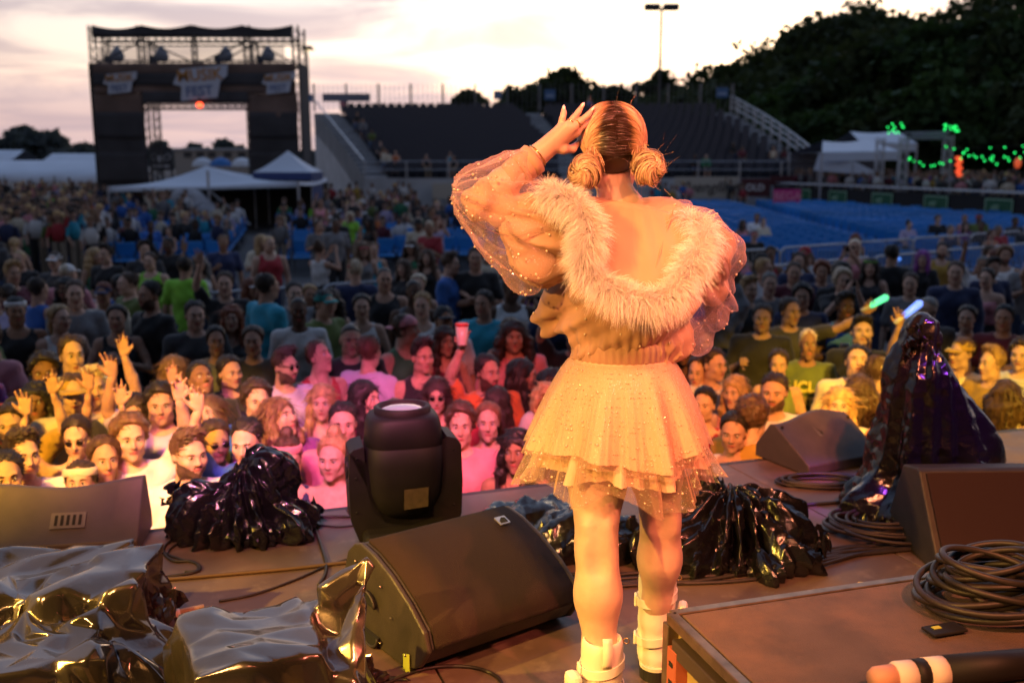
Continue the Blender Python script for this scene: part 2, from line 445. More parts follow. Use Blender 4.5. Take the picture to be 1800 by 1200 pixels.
def fbm(P, sc, seed=0.0, oct=3):
    out = np.zeros(len(P)); a = 1.0
    for o in range(oct):
        f = sc*2**o
        out += a*np.array([mnoise.noise(Vector((p[0]*f+seed, p[1]*f-seed, p[2]*f+2*seed))) for p in P]); a *= 0.5
    return out
def vnoise(X, Y, Z, f, seed=0):
    """cheap smooth pseudo-noise from sines (vectorised)"""
    r = np.random.default_rng(seed); o = 0
    for _ in range(5):
        k = r.normal(size=3)*f; ph = r.uniform(0, 6.28); o = o+np.sin(k[0]*X+k[1]*Y+k[2]*Z+ph)
    return o/5

# ------------------------------------------------------------------ crumpled plastic: sums of folded (triangle) waves give flat facets with sharp creases
def tri(x): return 2*np.abs(x-np.floor(x+0.5))
def crumple(X, Y, Z, f, amp, seed, n=6, warp=0.35, zs=1.0):
    r = np.random.default_rng(seed); o = 0
    wx = warp*vnoise(X, Y, Z, f*2.0, seed+1); wy = warp*vnoise(X, Y, Z, f*2.3, seed+2)
    for i in range(n):
        k = r.normal(size=3); k /= np.linalg.norm(k); k[2] *= zs; ff = f*r.uniform(0.5, 1.7)
        o = o+(tri(ff*(k[0]*X+k[1]*Y+k[2]*Z)+wx*r.uniform(0.4, 1)+wy*r.uniform(-1, 1)+r.uniform(0, 1))-0.5)*r.uniform(0.5, 1.0)
    return amp*o/n*2.2
# ------------------------------------------------------------------ setting
M_asph = mat('asphalt', (0.045, 0.045, 0.05), 0.9, vary=0.35, vscale=0.8, bump=('noise', 60, 0.3, 0.01), mottles=(0.35, (0.07, 0.068, 0.066), 0.5, 0.75))
M_deck = mat('deck', (0.115, 0.078, 0.060), 0.55, vary=0.3, vscale=3.0, rvary=0.15, bump=[('noise', 350, 0.25, 0.002)], mottles=(7, (0.19, 0.14, 0.11), 0.54, 0.72))
M_skirt = mat('stage_black', (0.015, 0.014, 0.014), 0.9)
M_steel = mat('galvanised', (0.38, 0.40, 0.43), 0.45, 0.6, vary=0.2, vscale=2)
M_dsteel = mat('dark_steel', (0.05, 0.05, 0.055), 0.6, 0.4)
M_dsteel2 = mat('rail_steel', (0.16, 0.165, 0.18), 0.5, 0.4)
M_scrim = mat('scrim', (0.042, 0.040, 0.044), 0.95, vary=0.3, vscale=0.7)
M_scrimb = mat('scrim_brown', (0.13, 0.085, 0.068), 0.95, vary=0.3, vscale=0.9)
M_white = mat('tent_white', (0.50, 0.55, 0.63), 0.7, vary=0.06, vscale=0.6)
M_grey = mat('tarp_grey', (0.22, 0.22, 0.24), 0.6, vary=0.2, vscale=1.5, bump=('noise', 3, 0.6, 0.1))
M_blue = mat('seat_blue', (0.025, 0.23, 0.60), 0.5, vary=0.2, vscale=0.3)
M_bseat = mat('seat_black', (0.042, 0.045, 0.064), 0.5)
M_conc = mat('stand_concrete', (0.40, 0.42, 0.45), 0.85, vary=0.15, vscale=1)
M_riser = mat('stand_riser', (0.050, 0.052, 0.066), 0.9)
def orient(az): return np.array([cos(az), sin(az), 0]), np.array([-sin(az), cos(az), 0])

# ground to the horizon
# stage deck: front edge runs from near left to far right
E0 = G(300, 930, STAGE); E1 = G(1740, 762, STAGE)
ev = (E1-E0)/np.linalg.norm(E1-E0); nv = np.array([-ev[1], ev[0], 0])
EAZ = math.atan2(ev[1], ev[0])
def zg(e):
    """the field dips a little towards the stage"""
    t = np.clip((np.asarray(e, float)-1.0)/3.5, 0, 1); return -0.22*(1-t*t*(3-2*t))
es = [-600, -14, 0.0, 1.0]+list(np.linspace(1.2, 4.5, 14))+[8, 40, 4000]
ring_ = lambda e: np.array([E0*[1, 1, 0]+nv*e+ev*q+[0, 0, float(zg(e))] for q in (-2500, -30, 30, 2500)])
mb = MB(); mb.loft([ring_(e) for e in es][::-1], closed=False); tag(mb.build('ground', M_asph, smooth=True), kind='structure')
deck = MB(); a0 = E0-ev*9; c = a0+ev*9-nv*6.0
deck.box((c[0], c[1], STAGE/2-0.15), (20, 11.98, STAGE+0.18), EAZ)
st = tag(deck.build('stage', M_skirt), kind='structure')
pm = None
for i in range(-4, 5):
    for j in range(6):
        p = E0+ev*(2.0*(i-0.62))+ev*1.0-nv*(0.5+1.0*j)
        if pm is None:
            q = MB(); q.box((0, 0, -0.02), (1.994, 0.994, 0.04), bev=0.003); pm = q.mesh('deck_panel', M_deck)
        put('deck_panel', pm, st, world=False, loc=(p[0], p[1], STAGE), rot=(0, 0, EAZ))
q = MB(); q.box((0, 0, 0), (18.2, 0.04, 0.07), bev=0.006)
put('edge_rail', q.mesh('edge_rail', M_dsteel), st, loc=E0+ev*0.0+nv*0.024-np.array([0, 0, 0.037]), rot=(0, 0, EAZ))
# roof and rear cloth of the stage, over and behind the photographer
rf = MB(); p = E0+ev*2.0-nv*6.5; rf.box((p[0], p[1], STAGE+8.6), (20, 12.4, 0.5), EAZ)
tag(rf.build('stage_roof', M_skirt), kind='structure')
rf = MB(); p = E0+ev*2.0-nv*11.8; rf.box((p[0], p[1], STAGE+4.3), (20, 0.2, 8.2), EAZ)
tag(rf.build('stage_back_cloth', M_skirt), kind='structure')
for s_ in (-8.2, 11.5):
    rf = MB(); p = E0+ev*s_-nv*6.6; rf.box((p[0], p[1], STAGE+4.2), (0.25, 10.2, 8.3), EAZ); tag(rf.build('stage_side_cloth', M_skirt), kind='structure')

# ------------------------------------------------------------------ distant woods and hill
def leaf_mass(mb_pts, n, r, size, rg):
    """leaf clumps through the outer volume of a lumpy crown: returns quads"""
    V = []
    for (c, rad) in mb_pts:
        k = int(n)
        d = rg.normal(size=(k, 3)); d /= np.linalg.norm(d, axis=1)[:, None]; d[:, 2] = np.where(d[:, 2] < -0.35, -d[:, 2], d[:, 2])
        rr = rg.uniform(0.55, 1.08, k)**0.7
        lump = 1+0.22*np.sin(d[:, 0]*7+c[0])*np.cos(d[:, 1]*6+c[1]*1.7)+0.15*np.sin(d[:, 2]*9+c[0]*2)
        p = np.asarray(c)+d*np.asarray(rad)*(rr*lump)[:, None]
        s = size*rg.uniform(0.5, 1.3, k)
        a = rg.normal(size=(k, 3)); a /= np.linalg.norm(a, axis=1)[:, None]; b = np.cross(a, rg.normal(size=(k, 3))); b /= np.linalg.norm(b, axis=1)[:, None]
        a *= s[:, None]; b *= (s*0.65)[:, None]
        V.append(np.stack([p-a, p+b, p+a, p-b], 1))
    V = np.concatenate(V).reshape(-1, 3)
    return V, np.arange(len(V)).reshape(-1, 4)
def leafmat(name, c):
    m = mat(name, c, 0.75, vary=0.5, vscale=0.25, spec=0.2)
    t = m.node_tree; b = t.nodes['Principled BSDF']; o = t.nodes['Material Output']
    tr = t.nodes.new('ShaderNodeBsdfTranslucent'); tr.inputs[0].default_value = (c[0]*1.6, c[1]*1.5, c[2], 1)
    mx = t.nodes.new('ShaderNodeMixShader'); mx.inputs[0].default_value = 0.25
    t.links.new(b.outputs[0], mx.inputs[1]); t.links.new(tr.outputs[0], mx.inputs[2]); t.links.new(mx.outputs[0], o.inputs[0]); return m
M_leaf = leafmat('leaf_dark', (0.030, 0.044, 0.016)); M_leaf2 = leafmat('leaf_green', (0.028, 0.056, 0.016)); M_leaf3 = leafmat('leaf_hazed', (0.07, 0.088, 0.095))  # far leaves paler and bluish: distance haze put into their colour
M_bark = mat('bark', (0.05, 0.04, 0.03), 0.9, vary=0.3, bump=('noise', 8, 0.5, 0.05))
rgt = np.random.default_rng(11)
# hill as terrain under the woods: ridge line read off the skyline, 135 m away
sky_px = [(1080, 178), (1150, 160), (1215, 142), (1260, 126), (1300, 104), (1350, 84), (1400, 56), (1440, 36), (1500, 16), (1560, 30), (1620, 32), (1690, 22), (1760, -20), (1900, -60), (2100, -60), (2500, 0)]
DH = 140
ridge = np.array([W(x, y, DH) for x, y in sky_px]); ridge[:, 2] -= np.interp([q[0] for q in sky_px], [1080, 1280, 1420], [7.6, 7.2, 5.4])
rings = []
for t, zf in ((-0.36, 0.0), (-0.2, 0.42), (-0.08, 0.85), (0, 1.0), (0.25, 0.9), (0.7, 0.0)):
    q = ridge.copy(); q[:, 1] += t*110; q[:, 2] = np.maximum(q[:, 2], 0.2)*zf-(0.3 if zf == 0 else 0); rings.append(q)
mb = MB(); mb.loft(rings, closed=False); tag(mb.build('hill', M_leaf, smooth=True), kind='structure')
crowns = []
for i in range(260):
    t = rgt.uniform(0, len(ridge)-1.01); k = int(t); b = ridge[k]*(1-t+k)+ridge[k+1]*(t-k)
    s = rgt.uniform(-0.30, 0.02)
    zf = np.interp(s, [-0.36, -0.2, -0.08, 0, 0.25], [0, 0.42, 0.85, 1, 0.9])
    r = rgt.uniform(2.6, 4.2)
    crowns.append(((b[0]+rgt.normal(), b[1]+s*110, max(b[2], 0)*zf+r*0.75), (r*1.15, r*1.15, r)))
v, f = leaf_mass(crowns, 250, 1, 0.58, rgt)
tag(put('hill_woods', mesh_from('hill_woods', v, f, M_leaf)), 'dark wooded hillside rising at the right behind the grandstand', 'woods', kind='stuff')

def tree(base, h, r, name, label, m, group=None, n=26, leaves=130, size=0.35, seed=1, lean=0.0):
    rg = np.random.default_rng(seed); base = np.asarray(base, float)
    t = thing(name, label, 'tree', base, group=group)
    top = base+np.array([lean, 0, h]); mb = MB()
    spine = catmull([base, base+[lean*0.2+rg.normal()*0.1, 0, h*0.35], base+[lean*0.6, 0, h*0.65], top*0.95+base*0.05], 4)
    mb.tube(spine, np.linspace(h*0.030, h*0.006, len(spine)), 7)
    bl = []
    for k in range(n):
        zz = rg.uniform(0.26, 1.0); a = rg.uniform(0, 2*pi); env = sin(pi*min(1, (zz-0.18)/0.82))**0.6
        rr = r*env*rg.uniform(0.1, 0.9)
        p = base+np.array([lean*zz+rr*cos(a), rr*sin(a), h*zz]); bl.append((p, np.array([1, 1, 0.8])*r*rg.uniform(0.22, 0.42)))
        if k % 2 == 0:
            s = base+np.array([lean*zz*0.8, 0, h*max(0.25, zz-0.2)]); mb.tube(catmull([s, (s+p)/2+[0, 0, 0.15*h*0.1], p], 3), np.linspace(h*0.010, h*0.003, 7), 5)
    mb.build('trunk', M_bark, t, smooth=True)
    v, f = leaf_mass(bl, leaves, 1, size, rg); put('crown', mesh_from('crown', v, f, m), t)
    return t
# tree line in front of the hill (individual trees, nearer and greener)
tl = [(1330, 215, 96, 5), (1405, 168, 95, 5.5), (1470, 128, 92, 6), (1545, 96, 90, 6.5), (1625, 78, 88, 6.5), (1700, 70, 86, 7), (1775, 52, 84, 7), (1850, 36, 82, 7), (1370, 235, 84, 4.0), (1590, 190, 78, 4.5), (1740, 175, 74, 5), (1500, 205, 80, 4.2), (1830, 160, 72, 5), (1660, 165, 76, 4.6), (1435, 215, 82, 4)]
lab = ['leafy tree', 'broad dark tree', 'tall dark tree', 'tall full-crowned tree', 'tall round tree', 'tall wide-crowned tree', 'towering tree', 'towering tree',
       'low bushy tree', 'low dense tree', 'low spreading tree', 'low rounded tree', 'low tree', 'mid-height tree', 'low shrubby tree']
wh = ['nearest the grandstand corner on the slope', 'just right of the grandstand railing on the slope', 'above the white frame tent', 'left of the metal arch on the slope', 'behind the metal arch', 'behind the right end of the arch', 'near the right edge of the slope', 'cut by the right picture edge',
      'behind the grandstand stair rail', 'behind the left green light cluster', 'behind the green string lights', 'behind the white frame tent', 'at the far right behind the lights', 'between the two green light clusters', 'left of the white frame tent']
for i, (x, y, D, r) in enumerate(tl):
    top = W(x, y, D); tree((top[0], D, 0), top[2], r, 'broadleaf_tree', lab[i]+' '+wh[i], M_leaf2 if i % 3 else M_leaf, 'trees at the foot of the hill', n=34, leaves=125, size=0.50, seed=40+i)
# trees on the skyline behind the grandstand
for i, (x, y, D, r, l) in enumerate([(998, 140, 150, 6.5, 'rounded tree rising above the grandstand rail left of the tall lamp pole'), (1162, 142, 150, 5.5, 'small tree at the foot of the tall lamp pole behind the grandstand'),
        (815, 172, 150, 4.5, 'small pointed tree seen through the grandstand back railing'), (915, 168, 150, 5.0, 'loose tree behind the railing left of the rounded tree'), (1075, 168, 150, 6.0, 'low tree behind the railing between lamp pole and rounded tree')]):
    top = W(x, y, D); tree((top[0], D, 0), top[2], r, 'skyline_tree', l, M_leaf, 'trees behind the grandstand', n=48, leaves=90, size=0.6, seed=70+i)
for i, (x, y, D, r, l) in enumerate([(15, 246, 160, 5, 'dark tree at the left picture edge above the white tents'), (45, 240, 165, 5, 'rounded dark tree second from the left picture edge'), (88, 248, 165, 5, 'spreading dark tree above the tent chimney pipe'), (140, 258, 200, 4.5, 'low far tree left of the scaffold tower'), (398, 258, 190, 4.5, 'low tree seen through the scaffold tower opening'), (280, 254, 190, 3.5, 'small tree behind the dark billboard'), (340, 262, 200, 3.5, 'far low tree in the middle of the tower opening')]):
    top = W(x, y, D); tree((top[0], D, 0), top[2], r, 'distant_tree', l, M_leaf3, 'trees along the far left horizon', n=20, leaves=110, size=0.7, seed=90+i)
# far ridge on the horizon
pts = [(-900, 268), (-300, 262), (0, 262), (120, 258), (200, 262), (300, 266), (420, 268), (520, 264), (700, 262), (900, 258), (1100, 250), (1300, 240), (2300, 240)]
a = np.array([W(x, y, 420) for x, y in pts]); b = a.copy(); b[:, 2] = -1; c = a.copy(); c[:, 1] += 80; c[:, 2] = -1
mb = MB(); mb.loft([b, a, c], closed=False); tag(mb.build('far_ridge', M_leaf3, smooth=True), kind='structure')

# ------------------------------------------------------------------ scaffold tower
DT = 50.0
def T(x, y, d=0.0): return W(x, y, DT+d)
t = thing('scaffold_tower', 'tall black scaffold tower with open doorway and festival banners on its header', 'tower', (T(347, 280)[0], DT+1.5, 0))
Z = lambda y: T(347, y)[2]
XL, XLi, XRi, XR = T(172, 200)[0], T(256, 200)[0], T(440, 200)[0], T(524, 200)[0]
ZT = Z(45); ZH0 = Z(186); ZH1 = Z(112)
depth = 1.5
def truss(p, q, s=0.14, r=0.028, up=None):
    """square lattice truss between two points as one mesh"""
    m = MB(); p = np.asarray(p, float); q = np.asarray(q, float); d = (q-p)/np.linalg.norm(q-p)
    u = np.cross(d, [0, 0, 1.0]);
    if np.linalg.norm(u) < 0.1: u = np.array([1.0, 0, 0])
    u /= np.linalg.norm(u); w = np.cross(d, u); cs = [(u*a+w*b)*s for a, b in ((1, 1), (1, -1), (-1, -1), (-1, 1))]
    for c in cs: m.cyl(p+c, q+c, r, sides=6)
    n = max(2, int(np.linalg.norm(q-p)/(3*s)))
    for i in range(n):
        for j in range(4):
            m.cyl(p+(q-p)*(i/n)+cs[j], p+(q-p)*((i+1)/n)+cs[(j+1) % 4], r*0.55, sides=5)
    return m
for x in (XL, XLi, XRi, XR):
    for d in (0, depth):
        truss((x, DT+d, 0), (x, DT+d, ZT if x in (XL, XR) or d == 0 else Z(70))).build('tower_leg', M_dsteel, t)
for y in (70, 112, 186):
    for d in (0, depth): truss((XL, DT+d, Z(y)), (XR, DT+d, Z(y)), 0.12).build('crossbeam', M_dsteel, t)
xm = (XLi+XRi)/2
truss((xm, DT, Z(112)), (xm, DT, ZT), 0.1).build('header_post', M_dsteel, t)
for (xa, ya, xb, yb) in ((XLi, 70, XL, 112), (XLi, 70, xm, 112), (XRi, 70, xm, 112), (XRi, 70, XR, 112), (XRi+.3, 75, xm+1, 112)):
    m = MB(); m.cyl((xa, DT+0.3, Z(ya)), (xb, DT+0.3, Z(yb)), 0.04, sides=6); m.build('brace', M_dsteel, t)
def sheet(x0, x1, z0, z1, y, nu=20, nv=8, sag=0.0, wob=0.05, seed=0, lo_sag=0.0):
    rg = np.random.default_rng(seed); k = rg.uniform(0, 6, 4)
    U, Wv = np.meshgrid(np.linspace(0, 1, nu+1), np.linspace(0, 1, nv+1), indexing='ij')
    X = x0+(x1-x0)*U; Zz = z0+(z1-z0)*Wv
    Zz = Zz-sag*np.abs(np.sin(U*pi*4))*(Wv)-lo_sag*np.abs(np.sin(U*pi*4+0.5))*(1-Wv)
    Yy = y+wob*(np.sin(U*9+k[0])*0.5+np.sin(Wv*7+U*4+k[1])*0.3+np.sin(U*23+k[2])*0.2)
    v = np.stack([X, Yy, Zz], -1).reshape(-1, 3); i = np.arange((nu+1)*(nv+1)).reshape(nu+1, nv+1)
    return v, np.stack([i[:-1, :-1], i[1:, :-1], i[1:, 1:], i[:-1, 1:]], -1).reshape(-1, 4)
def cloth(name, m, par, *a, **k):
    v, f = sheet(*a, **k); o = put(name, mesh_from(name, v, f, m, True), par)
    md = o.modifiers.new('thick', 'SOLIDIFY'); md.thickness = 0.015; return o
cloth('top_banner', M_scrim, t, XL+0.1, XR-0.1, Z(67), Z(46), DT-0.3, 48, 4, sag=0.16, wob=0.12, seed=3)
# screens on the towers: several stitched panels each
for x0, x1, side in ((XL-0.05, XLi+0.05, 0), (XRi-0.05, XR+0.05, 1)):
    for k, (ya, yb) in enumerate(((166, 198), (198, 232), (232, 268), (268, 310), (310, 372))):
        cloth('screen_panel', M_scrimb if k == 0 else M_scrim, t, x0, x1, Z(yb)-0.3, Z(ya), DT-0.25-0.06*(k % 2), 10, 6, wob=0.05, seed=10+k+side*7)
for x in (XL-0.2, XR+0.2):      # side screens running back
    m = MB(); m.box((x, DT+depth/2, Z(112)/2), (0.03, depth+0.4, Z(112))); m.build('side_screen', M_scrim, t)
cloth('header_screen', M_scrimb, t, XL, XR, Z(134), Z(112), DT-0.26, 40, 3, wob=0.04, seed=31)
cloth('header_screen', M_scrim, t, XL, XR, Z(151), Z(130), DT-0.34, 40, 3, wob=0.04, seed=32)
cloth('header_screen', M_scrimb, t, XL, XR, Z(166), Z(147), DT-0.26, 40, 3, wob=0.04, seed=33)
cloth('header_screen', M_scrim, t, XLi, XRi, Z(183), Z(162), DT-0.34, 40, 3, wob=0.05, seed=34)
M_mesh = bpy.data.materials.new('mesh_screen'); M_mesh.use_nodes = True
t_ = M_mesh.node_tree; b_ = t_.nodes['Principled BSDF']; b_.inputs['Base Color'].default_value = (0.10, 0.10, 0.12, 1); b_.inputs['Roughness'].default_value = 0.9; b_.inputs['Alpha'].default_value = 0.5
v, f = sheet(XL+0.3, XR-0.5, Z(113), Z(82), DT-0.15, 30, 4, wob=0.03, seed=41); put('mesh_screen', mesh_from('mesh_screen', v, f, M_mesh, True), t)
M_bw = mat('banner_white', (0.44, 0.46, 0.52), 0.8); M_bo = mat('banner_orange', (0.40, 0.18, 0.04), 0.8); M_bb = mat('banner_blue', (0.12, 0.16, 0.28), 0.8)
for cx, cy, s in ((352, 146, 1.0), (211, 146, 0.62), (490, 146, 0.62)):
    p = T(cx, cy, -0.42); k = s*0.0286
    m = MB(); m.prism([(-46*k, -2*k), (-34*k, 22*k), (48*k, 30*k), (46*k, 12*k), (34*k, 2*k), (28*k, -24*k), (-34*k, -30*k), (-32*k, -6*k)], 0, 0.03, lambda u, w, d: (p[0]+u, p[1]-d, p[2]+w))
    bo = m.build('festival_banner', M_bw, t)
    text('MUSIK', 27*k, M_bo, bo, frameM((p[0], p[1]-0.06, p[2]+12*k), (1, 0, 0.06), (0.25, 0, 1)), bold=0.012*s)
    text('FEST', 23*k, M_bb, bo, frameM((p[0]-2*k, p[1]-0.06, p[2]-14*k), (1, 0, 0.06), (0.2, 0, 1)), bold=0.012*s)
m = MB(); m.box(((XL+XR)/2, DT+depth/2, Z(113)-0.06), (XR-XL-0.3, depth-0.2, 0.08)); m.build('platform', M_dsteel, t)
M_cov = mat('lamp_cover', (0.42, 0.45, 0.50), 0.7)
for x, l in ((207, 'leftmost'), (285, 'second from the left'), (398, 'third from the left'), (472, 'rightmost')):
    p = T(x, 111, 1.0); o = thing('covered_lamp', 'pale covered spotlight on the tower platform, '+l+' of four', 'spotlight', p, group='covered lamps on the tower platform')
    m = MB(); m.lathe([(0.15, 0), (0.30, 0.08), (0.36, 0.3), (0.25, 0.55), (0.10, 0.72), (0.03, 0.78)], p+[0, 0, 0.04], 12); m.build('cover', M_cov, o, True)
    m = MB(); m.box(p+[-0.42, 0, 0.18], (0.3, 0.4, 0.34), bev=0.03); m.build('control_box', M_dsteel, o)
p = T(351, 185, -0.5); o = thing('red_lamp', 'glowing red lamp hanging under the tower header', 'lamp', p)
m = MB(); m.ball(p, 0.15, 12, 8, (1.1, 1, 0.9)); m.build('bulb', mat('red_glow', (0.8, 0.05, 0.02), 0.4, emit=((1, 0.09, 0.03), 4)), o, True)
m = MB(); m.cyl(p+[0, 0, 0.1], p+[0, 0, 0.35], 0.05); m.build('bracket', M_dsteel, o)

# ------------------------------------------------------------------ tents and canopies
def gable_tent(name, label, D, px0, px1, pye, pxp, pyp, depth, legs=True, ground=0.0, m=M_white, drop=0.0):
    a = W(px0, pye, D); b = W(px1, pye-8 if name == 'canopy' else pye, D); p = W(pxp, pyp, D)
    t = thing(name, label, 'tent', ((a[0]+b[0])/2, D+depth/2, 0))
    m_ = MB(); n = 10; rings = []
    for k in range(7):
        y = k/6*depth
        l = [np.array([a[0]+(p[0]-a[0])*s, D+y, a[2]+(p[2]-a[2])*(s**1.0)-0.10*sin(pi*s)*(1+0.3*sin(k*2.1))]) for s in np.linspace(0, 1, n)]
        r = [np.array([p[0]+(b[0]-p[0])*s, D+y, p[2]+(b[2]-p[2])*s-0.10*sin(pi*s)*(1+0.3*cos(k*1.7))]) for s in np.linspace(0, 1, n)][1:]
        rings.append(np.array(l+r))
    m_.loft(rings, closed=False); o = m_.build('roof', m, t, True); md = o.modifiers.new('t', 'SOLIDIFY'); md.thickness = 0.03+drop
    for i, (q, yy) in enumerate(((a, 0), (b, 0), (a, depth), (b, depth))):
        l = MB(); l.cyl((q[0], D+yy, ground), (q[0], D+yy, q[2]), 0.05, sides=8); l.build('post', M_steel, t)
    for yy in (0, depth):
        l = MB(); l.cyl((a[0], D+yy, a[2]-0.08), (b[0], D+yy, b[2]-0.08), 0.05, sides=8); l.build('eave_beam', M_steel, t)
    return t, a, b, p
a = W(190, 328, 40); b = W(524, 319, 40); pk = W(362, 292, 43.2); t = thing('canopy', 'low open canopy with white peaked roof in front of the tower', 'tent', ((a[0]+b[0])/2, 43, 0))
a2, b2 = np.array([a[0], 46.4, a[2]]), np.array([b[0], 46.4, b[2]]); R_ = []
for s in np.linspace(0, 1, 9):
    cs_ = [q*(1-s)+pk*s-np.array([0, 0, 0.22*sin(pi*s)]) for q in (a, b, b2, a2)]; ring = []
    for i in range(4):
        for u in np.linspace(0, 1, 10, endpoint=False): ring.append(cs_[i]*(1-u)+cs_[(i+1) % 4]*u-np.array([0, 0, 0.10*sin(pi*u)*(1-s)]))
    R_.append(np.array(ring))
m = MB(); m.loft([R_[0]-[0, 0, 0.14]]+R_); m.build('roof', M_white, t, True)
for q in (a, b, a2, b2): m = MB(); m.cyl(q*[1, 1, 0], q, 0.05, sides=8); m.build('post', M_steel, t)
m = MB(); m.cyl(a-[0, 0, 0.2], b-[0, 0, 0.2], 0.05, sides=8); m.build('eave_beam', M_steel, t)
for x0, y0, x1, y1 in ((362, 330, 440, 395), (362, 330, 300, 345)):
    m = MB(); m.cyl(W(x0, y0, 40.1), W(x1, y1, 40.1), 0.04); m.build('brace', M_steel, t)
m = MB(); q = W(365, 300, 40.05); m.cyl((q[0], q[1], 0), q, 0.06); m.build('centre_post', M_steel, t)
m = MB(); m.box(((a[0]+b[0])/2, 46.3, 1.0), (b[0]-a[0], 0.04, 2.0)); m.build('interior_shade', mat('interior_shade', (0.05, 0.045, 0.035), 0.9, vary=0.3), t)  # dark sheet added to stand for the shaded canopy interior
# covered mixing desk
q = W(328, 408, 39.6); o = thing('covered_desk', 'grey tarpaulin heaped over mixing equipment beneath the low canopy', 'tarpaulin', (q[0], 39.6, 0))
F = Field((q[0]-1.7, 38.4, -0.1), (q[0]+1.7, 41.2, 2.3), 0.06)
F.ell((q[0]+0.05, 39.7, 0.9), (0.95, 0.8, 0.85), 0.3).ell((q[0]-0.2, 39.6, 0.5), (1.3, 0.9, 0.6), 0.3).ell((q[0]+0.7, 39.6, 0.55), (0.8, 0.8, 0.7), 0.3).ell((q[0]+0.1, 39.7, 1.4), (0.5, 0.5, 0.35), 0.3)
F.wobble(lambda X, Y, Z: 0.05*vnoise(X, Y, Z*0.4, 7, 3)); v, f = F.surf(); put('tarp', mesh_from('tarp', v, f, M_grey, True), o)
m = MB(); m.tube(catmull([(q[0]-1.1, 38.75, 0.3), (q[0]-0.1, 38.66, 0.7), (q[0]+0.9, 38.8, 1.25)], 6), 0.02, 6); m.build('strap', M_dsteel, o)
# pop-up canopy
def popup(px0, px1, pye, pxp, pyp, D, label, val=None):
    a = W(px0, pye, D); b = W(px1, pye, D); w = b[0]-a[0]; c = np.array([(a[0]+b[0])/2, D+w/2, 0]); pk = W(pxp, pyp, D+w/2)
    t = thing('pop_up_canopy', label, 'canopy', c); rings = []
    for s in np.linspace(0, 1, 7):
        h = w/2*(1-s); z = a[2]+(pk[2]-a[2])*(s**1.25)
        ring = []
        for (e, g) in ((-1, -1), (1, -1), (1, 1), (-1, 1)):
            n_ = ((-1, -1), (1, -1), (1, 1), (-1, 1)); i = n_.index((e, g)); e2, g2 = n_[(i+1) % 4]
            for u in (0, 0.25, 0.5, 0.75): ring.append((c[0]+h*(e+(e2-e)*u), c[1]+h*(g+(g2-g)*u), z))
        rings.append(np.array(ring)+1e-6)
    m = MB(); m.loft(rings); m.build('roof', M_white, t)
    M_v = mat('valance_blue', (0.02, 0.04, 0.14), 0.7)
    m = MB(); m.loft([rings[0]-[0, 0, 0.32], rings[0]-[0, 0, 0.01]]); m.build('valance', M_v, t)
    for e, g in ((-1, -1), (1, -1), (1, 1), (-1, 1)):
        m = MB(); m.cyl((c[0]+e*w/2*.97, c[1]+g*w/2*.97, 0), (c[0]+e*w/2*.97, c[1]+g*w/2*.97, a[2]), 0.03, sides=6); m.build('leg', M_steel, t)
    m = MB(); m.box((c[0]+w/2*0.98, c[1], a[2]*0.5), (0.02, w*0.9, a[2]*0.9)); m.build('side_wall', M_v, t)
popup(444, 548, 303, 493, 265, 43, 'white peaked pop-up canopy with dark blue valance beside the scaffold tower')
# long white tents on the left
def long_tent(px0, px1, pye, pyr, D, label, dep=9):
    a = W(px0, pye, D); b = W(px1, pye, D); r = W(px0, pyr, D+dep/2)
    t = thing('marquee', label, 'tent', ((a[0]+b[0])/2, D+dep/2, 0))
    m = MB(); n = 24; R0, R1, R2 = [], [], []
    for s in np.linspace(0, 1, n):
        x = a[0]+(b[0]-a[0])*s; sg = 0.12*abs(sin(s*pi*5))
        R0.append((x, D, a[2]-sg)); R1.append((x, D+dep/2, r[2])); R2.append((x, D+dep, a[2]-sg))
    m.loft([np.array(R0)-[0, 0, 0.35], np.array(R0), (np.array(R0)+np.array(R1))/2-[0, 0, 0.1], np.array(R1), np.array(R2)], closed=False); m.build('roof', M_white, t, True)
    for i in range(6):
        for yy in (0, dep):
            m = MB(); x = a[0]+(b[0]-a[0])*i/5; m.cyl((x, D+yy, 0), (x, D+yy, a[2]), 0.06, sides=6); m.build('post', M_steel, t)
long_tent(-260, 184, 309, 282, 72, 'long white marquee roof behind the crowd left of the tower')
long_tent(62, 186, 288, 270, 90, 'second white marquee further back behind the long one', 7)
long_tent(-200, 12, 286, 264, 92, 'white marquee at the left picture edge with a small pipe beside it', 7)
# things seen through the tower opening
t = thing('billboard', 'dark billboard with round pale emblem and scrollwork seen through the tower opening', 'sign', W(283, 300, 62)*[1, 1, 0])
a = W(262, 258, 62); b = W(304, 300, 62)
m = MB(); m.box(((a[0]+b[0])/2, 62, (a[2]+b[2])/2), (b[0]-a[0], 0.1, a[2]-b[2]), bev=0.02); m.build('panel', mat('billboard_dark', (0.03, 0.03, 0.035), 0.7), t)
c = np.array([(a[0]+b[0])/2, 61.93, (a[2]+b[2])/2]); M_em = mat('emblem', (0.45, 0.45, 0.47), 0.7)
ry = np.array([[1, 0, 0], [0, 0, 1], [0, 1, 0]])
m = MB(); m.lathe([(0.22, 0), (0.22, 0.02)], c, 20, ry); m.build('emblem', M_em, t)
for s in (-1, 1):
    m = MB(); m.tube(catmull([c+[s*0.25, 0, 0.1], c+[s*0.45, 0, 0.3], c+[s*0.62, 0, 0.1], c+[s*0.45, 0, -0.05], c+[s*0.3, 0, -0.15]], 6), 0.025, 5); m.build('scroll', M_em, t)
m = MB(); m.box(c+[0, 0, -0.45], (1.0, 0.02, 0.12)); m.build('caption_bar', M_em, t)
for s in (-1, 1):
    m = MB(); m.cyl((c[0]+s*0.6, 62.05, 0), (c[0]+s*0.6, 62.05, b[2]), 0.06); m.build('post', M_dsteel, t)
